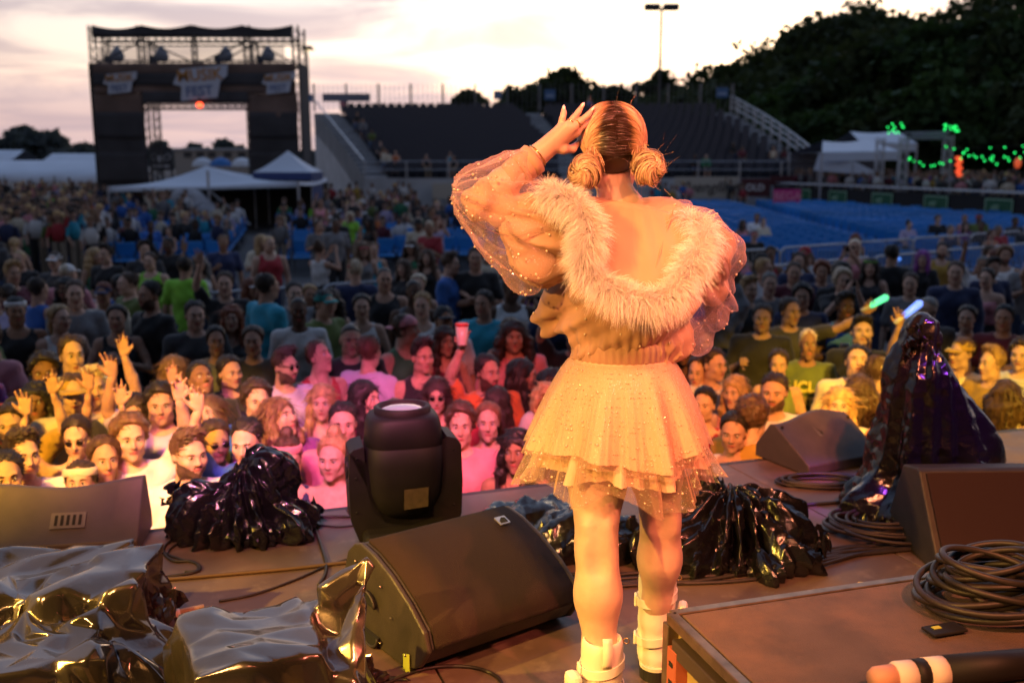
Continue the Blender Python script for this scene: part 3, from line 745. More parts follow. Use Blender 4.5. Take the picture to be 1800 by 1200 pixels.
t = thing('hall', 'long pale flat-roofed building beyond the tower opening', 'building', W(390, 290, 120)*[1, 1, 0])
a = W(306, 264, 120); b = W(470, 264, 120); M_hall = mat('hall_wall', (0.30, 0.27, 0.24), 0.85, vary=0.1)
m = MB(); m.box(((a[0]+b[0])/2, 124, a[2]/2), (b[0]-a[0], 8, a[2])); m.build('wall', M_hall, t)
m = MB(); m.box(((a[0]+b[0])/2, 124, a[2]+0.12), (b[0]-a[0]+0.4, 8.4, 0.24)); m.build('roof', M_conc, t)
for x in (330, 352, 372, 400, 425):
    q = W(x, 272, 119.95); m = MB(); m.box(q, (0.9, 0.08, 0.6)); m.build('window', M_dsteel, t)
for x, cc, l in ((388, (0.03, 0.15, 0.42), 'open blue parasol among white ones seen through the tower opening'), (425, (0.6, 0.63, 0.68), 'larger white parasol at the right side of the tower opening'), (356, (0.55, 0.58, 0.63), 'small white parasol left of the blue one in the tower opening')):
    q = W(x, 277, 66); t = thing('parasol', l, 'parasol', q*[1, 1, 0]); m = MB(); m.lathe([(0.75, q[2]-0.55), (0.6, q[2]-0.25), (0.3, q[2]-0.06), (0.02, q[2])], (q[0], q[1], 0), 10)
    m.build('canopy', mat('parasol_%d' % x, cc, 0.7), t); m = MB(); m.cyl(q*[1, 1, 0], q, 0.03); m.build('pole', M_steel, t)

# ------------------------------------------------------------------ lamp poles
M_lampface = mat('lamp_glow', (0.9, 0.8, 0.5), 0.4, emit=((1, 0.75, 0.35), 2.0))
def lamp_pole(x, ytop, D, label, lit=False, w=1.0):
    q = W(x, ytop, D); t = thing('lamp_pole', label, 'lamp post', q*[1, 1, 0])
    m = MB(); m.tube([(q[0], D, 0), (q[0], D, q[2]*0.5), (q[0], D, q[2])], [0.2*w, 0.16*w, 0.13*w], 10); m.build('pole', M_dsteel, t)
    m = MB(); m.box(q+[0, 0, -0.1], (2.2*w, 0.12, 0.1)); m.build('crossarm', M_dsteel, t)
    for s in ((-1, 1) if not lit else (0,)):
        m = MB(); m.box(q+[s*0.95*w, 0, 0.05], (1.6*w, 0.9*w, 0.62*w), bev=0.12*w); h = m.build('lamp_head', M_dsteel, t)
        if lit: m = MB(); m.box(q+[s*0.95*w, 0, -0.20*w], (1.1*w, 0.7*w, 0.08)); m.build('lens', M_lampface, h)
lamp_pole(1163, 14, 105, 'tall floodlight pole with twin lamp heads behind the grandstand')
lamp_pole(540, 86, 95, 'shorter lit lamp pole beside the scaffold tower', True, 0.6)

# ------------------------------------------------------------------ grandstand
NR = 17
# aisle lines in plan: (x at the front row, D front, x at the back row, D back)
FR, BK = 58.0, 75.0; ZB = 1.85; ZT_ = 6.1
def stand_pt(s, r):
    """s along the stand 0..1 (left to right), r row 0..NR-1 -> tread point"""
    f = r/(NR-1); D = FR+(BK-FR)*f; px = np.interp(s, [0, 0.5, 1.0], [640, 1005, 1445])*(1-f)+np.interp(s, [0, 0.5, 1.0], [560, 930, 1290])*f
    z = ZB+(ZT_-ZB)*f; return np.array([(px-900)/1750*(D*0.985), D, z])
gs = thing('grandstand', 'wide stepped grandstand of black seats with grey stairs and back railing', 'grandstand', stand_pt(0.5, 0)*[1, 1, 0])
for r in range(NR):
    S = np.linspace(-0.055, 1.0, 24); A = np.array([stand_pt(s, r) for s in S]); B = np.array([stand_pt(s, r+1) for s in S]); B[:, 2] = A[:, 2]
    lo = A.copy(); lo[:, 2] -= (ZT_-ZB)/(NR-1)
    m = MB(); m.loft([lo, A, B], closed=False); m.build('tread', M_riser, gs)
S = np.linspace(-0.055, 1.0, 24); A = np.array([stand_pt(s, 0) for s in S]); A[:, 1] -= 0.03; lo = A.copy(); lo[:, 2] = 0
m = MB(); m.loft([lo, A], closed=False); m.build('front_wall', M_conc, gs)
A = np.array([stand_pt(s, NR) for s in S]); A[:, 2] -= 0.32; lo = A.copy(); lo[:, 2] = 0; m = MB(); m.loft([lo, A], closed=False); m.build('back_wall', M_riser, gs)
A = np.array([stand_pt(-0.056, r) for r in range(NR+1)]); lo = A-[0, 0, 1.5]; m = MB(); m.loft([lo, A], closed=False); m.build('stair_stringer', M_conc, gs)
for s0 in (-0.054, 1.0):                         # end walls
    A = np.array([stand_pt(s0, r) for r in range(NR+1)]); lo = A.copy(); lo[:, 2] = 0; m = MB(); m.loft([lo, A], closed=False); m.build('end_wall', M_conc if s0 < 0 else M_riser, gs)
# stairs: each step a part
for (s0, s1) in ((-0.052, 0.058), (0.480, 0.530), (0.955, 1.0)):
    stp = MB()
    for r in range(NR):
        for h in (0, 0.5):
            a = stand_pt(s0, r+h); b = stand_pt(s1, r+h); c = stand_pt(s1, r+h+0.5); d = stand_pt(s0, r+h+0.5)
            z1 = a[2]+0.03; z0 = z1-0.19
            m = MB(); m.add([(a[0], a[1], z0), (b[0], b[1], z0), (b[0], b[1], z1), (a[0], a[1], z1), (d[0], d[1], z1), (c[0], c[1], z1), (d[0], d[1], z0), (c[0], c[1], z0)],
                            [(0, 1, 2, 3), (3, 2, 5, 4), (0, 3, 4, 6), (1, 7, 5, 2)])
            m.build('stair_step', M_conc, gs)
# seats: the front ones singly, the others as one part
q = MB(); q.box((0, 0.06, 0.42), (0.46, 0.42, 0.06)); q.box((0, 0.27, 0.66), (0.46, 0.06, 0.46)); q.box((0, 0.15, 0.2), (0.06, 0.3, 0.4))
seat_me = q.mesh('stand_seat', M_bseat); sv = np.concatenate(q.v); sf = q.f
SV, SF, n, cnt = [], [], 0, 0; SEATS = []
for r in range(NR):
    L_ = np.linalg.norm(stand_pt(1, r)-stand_pt(0, r))
    for s in np.arange(0.064, 0.950, 0.58/L_):
        if 0.474 < s < 0.535: continue
        p = stand_pt(s, r+0.35); p[2] = stand_pt(s, r)[2]; SEATS.append((p, r, s))
singles = set(i for i in sorted(range(len(SEATS)), key=lambda i: (SEATS[i][1] if SEATS[i][2] < 0.26 or SEATS[i][2] > 0.62 else 99))[:300])
for i, (p, r, s) in enumerate(SEATS):
    if i in singles: put('seat', seat_me, gs, world=False, loc=p-np.array(gs.location[:]))
    else:
        SV.append(sv+p); SF += [tuple(k+n for k in ff) for ff in sf]; n += len(sv)
tag(put('seat_rows', mesh_from('seat_rows', np.concatenate(SV), SF, M_bseat), gs), kind='stuff')
# railings
def rail(P, h, par, name='railing', post=2.0, mid=(0.5,), r=0.035, m=M_steel, pick=None):
    P = np.asarray(P, float); mb = MB(); mb.tube(P+[0, 0, h], r, 6); ro = mb.build(name, m, par)
    for k in mid: mb = MB(); mb.tube(P+[0, 0, h*k], r*0.8, 6); q = mb.build('mid_rail', m, None); q.parent = ro
    Ls = np.concatenate([[0], np.cumsum(np.linalg.norm(np.diff(P, axis=0), axis=1))]); tot = Ls[-1]
    def at(d): return np.array([np.interp(d, Ls, P[:, j]) for j in range(3)])
    def sub(mb, nm): q = mb.build(nm, m, None); q.parent = ro; return q
    for o_ in ro.children: o_.matrix_parent_inverse = Matrix.Identity(4)
    pm_ = MB().cyl((0, 0, 0), (0, 0, h), r*1.4, sides=6).mesh('post', m)
    for d in np.linspace(0, tot, max(2, int(tot/post)+1)): q = put('post', pm_, None, loc=at(d)); q.parent = ro
    if pick:
        mb = MB()
        for d in np.arange(pick, tot, pick): p = at(d); mb.cyl(p+[0, 0, 0.08], p+[0, 0, h], r*0.3, sides=4)
        tag(sub(mb, 'pickets'), kind='stuff')
    return ro
P = np.array([stand_pt(s, NR-0.3) for s in np.linspace(-0.06, 1.0, 30)]); P[:, 2] = ZT_+0.3
rail(P, 2.0, gs, 'back_railing', 2.3, (0.08, 0.55), 0.055, m=M_dsteel2, pick=0.35)
P = np.array([stand_pt(1.005, r) for r in range(NR, -1, -1)]); P[:, 2] += 0.05; rail(P, 1.15, gs, 'stair_railing', 1.6, (0.35, 0.7))
P2 = np.array([stand_pt(1.10, r) for r in range(NR-1, -1, -1)]); rail(P2, 1.15, gs, 'ramp_railing', 1.6, (0.35, 0.7))
m = MB(); a = np.array([stand_pt(1.012, r) for r in range(NR, -1, -1)]); b = np.array([stand_pt(1.11, r) for r in range(NR, -1, -1)]); m.loft([a-[0, 0, 0.1], b-[0, 0, 0.1]], closed=False); o = m.build('side_ramp', M_conc, gs)
P = np.array([stand_pt(s, -0.2) for s in np.linspace(0.0, 1.0, 24)]); P[:, 2] = ZB; rail(P, 0.95, gs, 'front_railing', 2.2, (0.5,))
m = MB(); a = stand_pt(-0.053, 0.0); b = stand_pt(-0.053, NR); m.tube([a+[0, 0, 1], b+[0, 0, 1]], 0.05, 6); m.build('stair_railing', M_steel, gs)
# boards hung on the back railing
M_bsign = mat('blue_sign', (0.05, 0.12, 0.26), 0.7); M_gsign = mat('grey_sign', (0.16, 0.17, 0.22), 0.7); M_sq = mat('sign_pale', (0.25, 0.32, 0.45), 0.7)
for x0, x1, y0, y1, mm, l in ((535, 551, 166, 180, M_bsign, 'small blue square sign at the left end of the back railing'), (567, 651, 165, 179, M_gsign, 'long grey banner on the left of the back railing'), (868, 882, 160, 175, M_bsign, 'small blue square sign in the middle of the back railing'),
        (957, 976, 158, 176, M_bsign, 'larger blue square sign above the middle stairs'), (1259, 1279, 155, 172, M_bsign, 'blue square sign at the right end of the back railing')):
    D = BK+0.4; a = W(x0, y0, D); b = W(x1, y1, D); t = thing('rail_sign', l, 'sign', ((a[0]+b[0])/2, D-0.15, b[2]))
    m = MB(); m.box(((a[0]+b[0])/2, D-0.15, (a[2]+b[2])/2), (b[0]-a[0], 0.05, a[2]-b[2]), bev=0.01); pn = m.build('panel', mm, t)
    if mm is M_bsign: m = MB(); m.box(((a[0]+b[0])/2, D-0.19, (a[2]*0.4+b[2]*0.6)), ((b[0]-a[0])*0.7, 0.03, (a[2]-b[2])*0.25)); m.build('pale_band', M_sq, pn)
# advertising boards at its foot
def board(x0, x1, y0, y1, D, m0, label, txt=None, tm=None, size=0.5, shear=0.0, cat='banner'):
    a = W(x0, y0, D); b = W(x1, y1, D); t = thing('advertising_board', label, cat, ((a[0]+b[0])/2, D, 0))
    m = MB(); m.box(((a[0]+b[0])/2, D, (a[2]+b[2])/2), (b[0]-a[0], 0.06, a[2]-b[2]), bev=0.01); pn = m.build('panel', m0, t)
    for x in (a[0]+0.05, b[0]-0.05):
        m = MB(); m.cyl((x, D+0.08, 0), (x, D+0.08, a[2]), 0.03); m.build('post', M_dsteel, t)
    if txt: text(txt, size, tm, pn, frameM(((a[0]+b[0])/2, D-0.05, (a[2]+b[2])/2), (1, 0, 0), (0, 0, 1)), shear=shear, bold=0.01)
    return t
M_tan = mat('board_tan', (0.42, 0.38, 0.32), 0.8); M_brn = mat('board_brown', (0.06, 0.05, 0.045), 0.8); M_wht = mat('board_white', (0.6, 0.6, 0.62), 0.8)
M_mar = mat('board_maroon', (0.07, 0.015, 0.02), 0.8); M_pk = mat('board_pink', (0.55, 0.02, 0.18), 0.7); M_tpk = mat('text_pink', (0.75, 0.25, 0.35), 0.7); M_dgrn = mat('board_green', (0.01, 0.09, 0.04), 0.7); M_lgr = mat('text_green', (0.25, 0.42, 0.28), 0.7); M_blkc = mat('black_cloth', (0.012, 0.012, 0.014), 0.9)
board(1186, 1298, 311, 348, 56, M_tan, 'long tan board with dark slanted brand script at the foot of the grandstand', 'Yuengling', M_brn, 0.85, 0.35)
board(760, 930, 322, 350, 57, M_tan, 'plain tan board at the grandstand foot left of the performer')
board(1302, 1352, 314, 346, 55.5, M_mar, 'dark maroon board right of the tan script board', 'OLD', M_wht, 0.5)
board(1354, 1432, 309, 326, 56.5, M_mar, 'long maroon strip board below the white frame tent')
board(1360, 1407, 333, 358, 50, M_pk, 'bright pink board standing at the edge of the blue seats', 'BEGA', M_tpk, 0.55)
# ------------------------------------------------------------------ right side: frame tents, arch, lights, terrace
def frame_tent(pts, D, dep, label, name='frame_tent'):
    """pts: px outline of the front gable (left eave, ridge left, ridge right, right eave)"""
    a, p, q, b = [W(x, y, D) for x, y in pts]
    t = thing(name, label, 'tent', ((a[0]+b[0])/2, D+dep/2, 0))
    m = MB(); R = []
    for k in range(9):
        s = k/8; sag = 0.12*sin(pi*s)
        R.append(np.array([a*(1-s)+b*s, (p*(1-s)+q*s)+[0, dep/2, -sag], a*(1-s)+b*s+[0, dep, 0]]))
    m.loft(R, closed=False); m.build('roof', M_white, t, True)
    w = MB(); w.loft([np.array([a-[0, 0, 0.01], b-[0, 0, 0.01]]), np.array([a-[0, 0, 0.45], b-[0, 0, 0.45]])], closed=False); w.build('valance', M_white, t)
    for x in (a, b):
        for d in (0, dep):
            m = MB(); m.cyl((x[0], D+d, 0), (x[0], D+d, x[2]), 0.05, sides=6); m.build('post', M_steel, t)
    m = MB(); m.box(((a[0]+b[0])/2, D+dep-0.1, a[2]/2), (b[0]-a[0], 0.03, a[2])); m.build('rear_wall', mat('tent_inner', (0.10, 0.10, 0.12), 0.9), t)
frame_tent([(1445, 268), (1478, 246), (1560, 243), (1582, 266)], 52, 6, 'white frame tent with hipped roof at the foot of the grandstand ramp')
frame_tent([(1512, 250), (1520, 229), (1606, 228), (1612, 252)], 58, 5, 'white awning tent rising behind the frame tent left of the arch')
a = W(1398, 300, 51); b = W(1530, 303, 51)
t = thing('canvas_wall', 'pale canvas fence panel running down beside the grandstand ramp', 'fence', (a[0], 51, 0))
m = MB(); m.loft([np.array([W(1440, 268, 53), W(1500, 283, 52), W(1535, 300, 51)]), np.array([W(1430, 300, 53), W(1500, 305, 52), W(1535, 308, 51)])], closed=False)
o = m.build('canvas', M_white, t); md = o.modifiers.new('t', 'SOLIDIFY'); md.thickness = 0.02
for x, D, y in ((1440, 53, 268), (1500, 52, 283), (1535, 51, 300)):
    q = W(x, y, D); m = MB(); m.cyl(q*[1, 1, 0], q, 0.04); m.build('post', M_steel, t)
# truss arch
t = thing('truss_arch', 'square aluminium truss arch standing among the terrace crowd under green lights', 'arch', W(1630, 300, 47)*[1, 1, 0])
a = W(1590, 240, 47); b = W(1668, 238, 47)
truss((a[0], 47, 0), a, 0.16, 0.03).build('upright', M_steel, t); truss((b[0], 47, 0), b, 0.16, 0.03).build('upright', M_steel, t)
truss(a, b, 0.16, 0.03).build('crossbeam', M_steel, t)
truss((a[0], 50, 0), (a[0], 50, a[2]), 0.16, 0.03).build('upright', M_steel, t)
q = (a+b)/2; m = MB(); m.box(q+[0, -0.22, 0], (1.6, 0.03, 0.26)); sg = m.build('sign_strip', M_gsign, t)
# green string lights
M_grn = mat('green_bulb', (0.05, 0.6, 0.15), 0.3, emit=((0.02, 1, 0.16), 3.2)); M_wire = mat('wire', (0.01, 0.01, 0.01), 0.8)
def light_string(P, n, label, r=0.034, jit=0.12, seed=0, hang=True):
    rg = np.random.default_rng(seed); t = thing('string_light', label, 'string lights', P[0]*[1, 1, 0], group='green string lights')
    C = catmull(P, 10); m = MB(); m.tube(C, 0.012, 5); m.build('wire', M_wire, t)
    q = MB(); q.ball((0, 0, 0), r, 8, 6); me = q.mesh('bulb', M_grn, True)
    for k in range(n):
        s = (k+0.5)/n*(len(C)-1); i = min(int(s), len(C)-2); p = C[i]*(1-s+i)+C[i+1]*(s-i)+rg.normal(size=3)*[jit, jit, jit]
        put('bulb', me, t, world=False, loc=p-np.array(t.location[:]))
light_string([W(1598, 278, 45), W(1612, 286, 45), W(1640, 291, 45), W(1668, 286, 45), W(1690, 270, 45)], 12, 'green string lights sagging beneath the truss arch', jit=0.08, seed=1)
light_string([W(1700, 272, 43), W(1722, 276, 43), W(1745, 284, 43), W(1768, 279, 43), W(1800, 274, 43), W(1830, 268, 43)], 19, 'dense green string lights right of the arch', jit=0.10, seed=2)
light_string([W(1650, 258, 46), W(1690, 262, 46), W(1750, 258, 46), W(1810, 256, 46)], 6, 'sparse upper green string lights at the right edge', jit=0.05, seed=3)
light_string([W(1562, 232, 46), W(1568, 224, 46), W(1576, 222, 46), W(1584, 229, 46)], 12, 'green light cluster on top of the awning tent post', jit=0.11, seed=4)
light_string([W(1661, 228, 46), W(1668, 220, 46), W(1680, 222, 46), W(1688, 235, 46)], 14, 'green light cluster on top of the arch right post', jit=0.11, seed=5)
t = thing('red_sign', 'upright glowing orange red sign beside the arch', 'sign', W(1684, 310, 45)*[1, 1, 0])
M_org = mat('red_neon', (0.8, 0.1, 0.03), 0.4, emit=((1, 0.10, 0.03), 1.1))
for k in range(6):
    a = W(1684+(k % 2)*3, 278+k*6, 45); m = MB(); m.box(a, (0.22, 0.1, 0.13), bev=0.02); m.build('lit_cell', M_org, t)
a = W(1684, 275, 45.1); m = MB(); m.cyl((a[0], a[1], 0), a, 0.05); m.build('post', M_dsteel, t)
t = thing('orange_lamp', 'dim orange lamp on a post near the right edge', 'lamp', W(1789, 310, 43)*[1, 1, 0])
a = W(1789, 287, 43); m = MB(); m.ball(a, 0.14, 10, 6, (1, 1, 1.6)); m.build('globe', mat('orange_dim', (0.5, 0.1, 0.03), 0.4, emit=((1, 0.13, 0.04), 0.5)), t, True)
m = MB(); m.cyl(a*[1, 1, 0], a, 0.03); m.build('post', M_dsteel, t)
# terrace with rail, black drape and green banners
T0 = G(1360, 372, 0); T1 = G(1805, 412, 0)
tv = (T1-T0); TL = np.linalg.norm(tv); tv = tv/TL; tn = np.array([-tv[1], tv[0], 0]); TAZ = math.atan2(tv[1], tv[0]); TH = 0.55
TL2 = TL+8
t = thing('terrace', 'raised viewing terrace with grey rail, black drape and green banners at the right', 'terrace', T0)
c = T0+tv*TL2/2+tn*6; m = MB(); m.box((c[0], c[1], TH/2), (TL2, 12, TH), TAZ); m.build('platform', M_riser, t)
c = T0+tv*TL2/2-tn*0.05; m = MB(); m.box((c[0], c[1], 0.72), (TL2, 0.05, 1.44), TAZ); m.build('drape', M_blkc, t)
P = np.array([T0+tv*s+[0, 0, TH] for s in np.linspace(0, TL2, 12)]); rail(P, 1.08, t, 'railing', 2.4, (0.5,))
m = MB(); m.box(T0+tv*TL2/2-tn*0.08+[0, 0, 1.60], (TL2, 0.22, 0.05), TAZ); m.build('counter_top', M_steel, t)
for k, s in enumerate((0.16, 0.33, 0.52, 0.72, 0.92)):
    p = T0+tv*(TL*s)-tn*0.11+[0, 0, 0.98]
    bo = thing('green_banner', 'small green banner with pale border on the terrace drape, '+('first', 'second', 'third', 'fourth', 'fifth')[k]+' from the left', 'banner', p, group='green banners on the terrace')
    m = MB(); m.box(p, (1.5, 0.03, 0.72), TAZ); pn = m.build('panel', M_dgrn, bo)
    for dz, hh in ((0.33, 0.05), (-0.33, 0.05)): m = MB(); m.box(p-tn*0.02+[0, 0, dz], (1.5, 0.02, hh), TAZ); m.build('border', M_lgr, pn)
    for dx in (-0.72, 0.72): m = MB(); m.box(p-tn*0.02+tv*dx, (0.05, 0.02, 0.6), TAZ); m.build('border', M_lgr, pn)
    m = MB(); m.ball(p-tn*0.02+[0, 0, 0.0], 0.2, 10, 6, (1.6, 0.15, 0.6)); m.build('emblem', M_lgr, pn)

# ------------------------------------------------------------------ blue chairs
q = MB(); q.box((0, 0.02, 0.44), (0.46, 0.44, 0.04), bev=0.012); q.box((0, 0.24, 0.70), (0.46, 0.035, 0.34), M=np.array([[1, 0, 0], [0, 1, -0.15], [0, 0.15, 1]]), bev=0.012)
bs_v = np.concatenate(q.v); bs_f = q.f
seat_part = q.mesh('blue_chair', [M_blue, M_dsteel])
q.mat(1)
for sx in (-0.2, 0.2):
    q.tube([(sx, -0.18, 0.0), (sx, 0.20, 0.44), (sx, 0.27, 0.86)], 0.012, 4); q.tube([(sx, 0.22, 0.0), (sx, -0.16, 0.43)], 0.012, 4)
chair_me = q.mesh('blue_chair', [M_blue, M_dsteel])
q = MB(); q.box((0, 0.02, 0.44), (0.46, 0.44, 0.04)); q.box((0, 0.24, 0.70), (0.46, 0.035, 0.34), M=np.array([[1, 0, 0], [0, 1, -0.15], [0, 0.15, 1]])); q.mat(1)
for sx in (-0.2, 0.2): q.tube([(sx, -0.18, 0.0), (sx, 0.27, 0.86)], 0.012, 3, cap=False); q.tube([(sx, 0.22, 0.0), (sx, -0.16, 0.43)], 0.012, 3, cap=False)
cv_, cf_, cmi = np.concatenate(q.v), q.f, q.mi
def ordw(n):
    u = ['', 'first', 'second', 'third', 'fourth', 'fifth', 'sixth', 'seventh', 'eighth', 'ninth', 'tenth', 'eleventh', 'twelfth', 'thirteenth', 'fourteenth', 'fifteenth', 'sixteenth', 'seventeenth', 'eighteenth', 'nineteenth']
    t = ['', '', 'twenty', 'thirty', 'forty', 'fifty']
    if n < 20: return u[n]
    return t[n//10]+'-'+u[n % 10] if n % 10 else t[n//10][:-1]+'ieth'
CHAIRS = []
def chair_block(org, az, nrow, ncol, dr, dc, aisle=10, blk='right'):
    u = np.array([cos(az), sin(az), 0]); n_ = np.array([-sin(az), cos(az), 0])
    for r in range(nrow):
        for c in range(ncol):
            if aisle and c % (aisle+2) >= aisle: continue
            p = org+u*(c*dc)+n_*(r*dr); CHAIRS.append((p, az, r, c, blk))
o_ = np.array([1.0, 23.2, 0]); chair_block(o_, radians(-4), 28, 58, 1.06, 0.57, 15)
o_ = G(60, 500, 0); chair_block(np.array([o_[0]-2, o_[1]+0.5, 0]), radians(12), 15, 40, 0.95, 0.54, 12, 'left')
def seen(p):
    d = p-CAM; f = d@FW
    if f < 1: return None
    x = 900+1750*(d@RT)/f; y = 600-1750*(d@UP)/f; return x, y, f
keep = []
for (p, az, r, c, bl_) in CHAIRS:
    s = seen(p+[0, 0, 0.6])
    if s is None or s[0] < -60 or s[0] > 1860: continue
    if p[1] > 37 and s[0] < 560: continue                     # room for the mixing canopy
    if p[1] > 55 or p[1] < 17: continue
    w = (p-T0) @ tn
    if (p-T0) @ tv > -1 and w > -0.8: continue                 # terrace
    hid = 960 < s[0] < 1270
    keep.append((hid, s[2], p, az, s[0], r, c, bl_))
keep.sort(key=lambda k: (k[0], k[1]))
FREE_CHAIRS = []
V_, F_, MI_, n = [], [], [], 0
for i, (hid, dd, p, az, sx, r_, c_, bl_) in enumerate(keep):
    R = np.array([[cos(az), -sin(az), 0], [sin(az), cos(az), 0], [0, 0, 1]])
    FREE_CHAIRS.append((p, az, sx, dd)); q_ = rng.normal()*0.06
    if i < 300:
        ch = put('blue_chair', chair_me, None, loc=p, rot=(0, 0, az))
        tag(ch, 'blue plastic chair, %s row from the stage, %s seat from the left, %s block' % (ordw(r_+1), ordw(c_+1), bl_), 'chair', 'blue chairs in the '+bl_+' block')
    else:
        V_.append((cv_*[1, 1, rng.uniform(0.97, 1.04)]) @ (R @ np.array([[1, -q_, 0], [q_, 1, 0], [0, 0, 1]])).T+p); F_ += [tuple(k+n for k in ff) for ff in cf_]; MI_ += cmi; n += len(cv_)
tag(put('blue_chair_rows', mesh_from('blue_chair_rows', np.concatenate(V_), F_, [M_blue, M_dsteel], mi=MI_)), 'far rows of empty blue plastic chairs filling the field', 'chairs', kind='stuff')

# ------------------------------------------------------------------ crowd barriers
def barrier_mesh():
    fr = MB(); w, h, r = 2.2, 1.1, 0.022; c = 0.16; pts = []
    for cx, cz, a0 in ((w/2-c, h-c, 0), (-w/2+c, h-c, pi/2), (-w/2+c, 0.18+c, pi), (w/2-c, 0.18+c, 1.5*pi)):
        for k in range(5): a = a0+pi/2*k/4; pts.append((cx+c*cos(a), 0, cz+c*sin(a)))
    fr.tube(pts, r, 8, closed=True); f1 = fr.mesh('frame', M_steel, True)
    pk = MB()
    for x in np.linspace(-w/2, w/2, 18)[1:-1]: pk.cyl((x, 0, 0.19), (x, 0, h-0.01), 0.008, sides=5)
    p1 = pk.mesh('bars', M_steel)
    ft = MB(); ft.box((0, 0, 0.02), (0.05, 0.6, 0.03)); ft.cyl((0, 0, 0), (0, 0, 0.2), 0.02, sides=6); f2 = ft.mesh('foot', M_steel)
    return f1, p1, f2
B1, B2, B3 = barrier_mesh(); NB = 0
def barrier(p, az, label, group):
    t = thing('crowd_barrier', label, 'barrier', p, az, group)
    put('frame', B1, t, world=False); put('bars', B2, t, world=False)
    for s in (-0.75, 0.75): put('foot', B3, t, world=False, loc=(s, 0, 0))
def barrier_line(x0, y0, x1, y1, z, labels, group):
    a = G(x0, y0, z)*[1, 1, 0]; b = G(x1, y1, z)*[1, 1, 0]; d = b-a; n = max(1, int(round(np.linalg.norm(d)/2.28))); u = d/np.linalg.norm(d); az = math.atan2(u[1], u[0])
    for k in range(n):
        barrier(a+u*(2.28*(k+0.5)), az+random.uniform(-0.05, 0.05), labels.format(['first', 'second', 'third', 'fourth', 'fifth', 'sixth', 'seventh', 'eighth', 'ninth', 'tenth', 'eleventh', 'twelfth'][k]), group)
barrier_line(-60, 545, 900, 478, 1.1, 'steel crowd barrier behind the left standing crowd, {} from the left', 'steel barriers on the left')
barrier_line(1230, 478, 1850, 424, 1.1, 'steel crowd barrier in the near right line, {} from the performer', 'steel barriers on the right')
barrier_line(1230, 446, 1850, 402, 1.1, 'steel crowd barrier in the back right line by the blue chairs, {} from the performer', 'steel barriers before the blue chairs')
# low rails on the field before the grandstand
for (x0, y0, x1, y1, l) in ((560, 372, 730, 362, 'grey pipe railing on the field between canopy and performer'), (20, 398, 190, 385, 'grey pipe railing left of the canopy')):
    a = G(x0, y0, 1.1)*[1, 1, 0]; b = G(x1, y1, 1.1)*[1, 1, 0]; t = thing('pipe_railing', l, 'railing', a)
    rail(np.array([a, (a+b)/2, b]), 1.1, t, 'rails', 1.8, (0.5,), 0.03)
# ------------------------------------------------------------------ gear on the deck
def RP(x, y, p0, n):
    """where the view of photo position (x, y) meets the plane through p0 with normal n"""
    r = ray(x, y); return CAM+r*(((p0-CAM)@n)/(r@n))
M_cab = mat('cabinet_paint', (0.030, 0.024, 0.022), 0.55, vary=0.25, vscale=14, mottles=(22, (0.075, 0.062, 0.052), 0.64, 0.74), bump=('noise', 220, 0.5, 0.002))
M_gril = mat('grille_foam', (0.026, 0.013, 0.012), 0.85, bump=('cell', 420, 0.8, 0.002), spec=0.3)
M_plast = mat('black_plastic', (0.012, 0.011, 0.011), 0.58, spec=0.3, vary=0.2, vscale=12, bump=('noise', 90, 0.15, 0.002))
M_bag = mat('bag_black', (0.006, 0.006, 0.007), 0.20, spec=0.6, bump=[('noise', 30, 0.5, 0.006)])
M_foil = mat('cover_foil', (0.19, 0.16, 0.15), 0.20, 0.85, spec=0.6, bump=[('noise', 60, 0.12, 0.002)], vary=0.2, vscale=5, rvary=0.1)
M_rub = mat('cable_rubber', (0.022, 0.018, 0.016), 0.5, vary=0.2, vscale=30)
M_rubb = mat('cable_tan', (0.10, 0.06, 0.025), 0.55)
M_tapew = mat('white_tape', (0.75, 0.68, 0.55), 0.6); M_brass = mat('brass', (0.5, 0.36, 0.14), 0.35, 0.9); M_hole = mat('vent_dark', (0.008, 0.008, 0.008), 0.9)
M_tagy = mat('yellow_tag', (0.45, 0.50, 0.06), 0.6); M_chrome = mat('badge_metal', (0.55, 0.50, 0.46), 0.35, 0.8)
M_screw = mat('screw_steel', (0.25, 0.23, 0.2), 0.4, 0.9)
ZA = np.array([0, 0, 1.0])
# --- wedge monitor in the middle
F0 = G(722, 1184, STAGE); F1 = G(990, 1090, STAGE); l = (F1-F0)/np.linalg.norm(F1-F0); LEN = np.linalg.norm(F1-F0); bk = np.array([-l[1], l[0], 0])
t = thing('wedge_monitor', 'large dark wedge stage monitor with slanted grille left of the performer', 'speaker', (F0+F1)/2+bk*0.2)
def sec(px): return [((RP(x, y, F0, l)-F0)@bk, (RP(x, y, F0, l)-F0)[2]) for x, y in px]
prof = sec([(714, 1183), (735, 1170), (749, 1146), (742, 1112), (716, 1062), (684, 1012), (655, 976), (634, 957), (624, 957)])
top_s, top_z = prof[-1]
prof[0] = (prof[0][0], 0.004)
prof = prof+[(top_s+0.05, top_z-0.04), (top_s+0.10, top_z*0.45), (top_s+0.06, 0.004)]
wq = lambda d: (lambda u, v, e: F0+l*(d*0+e)+bk*u+ZA*v)
m = MB(); m.prism(prof, 0.022, LEN-0.022, wq(0)); o = m.build('cabinet', M_cab, t); bevel(o, 0.006)
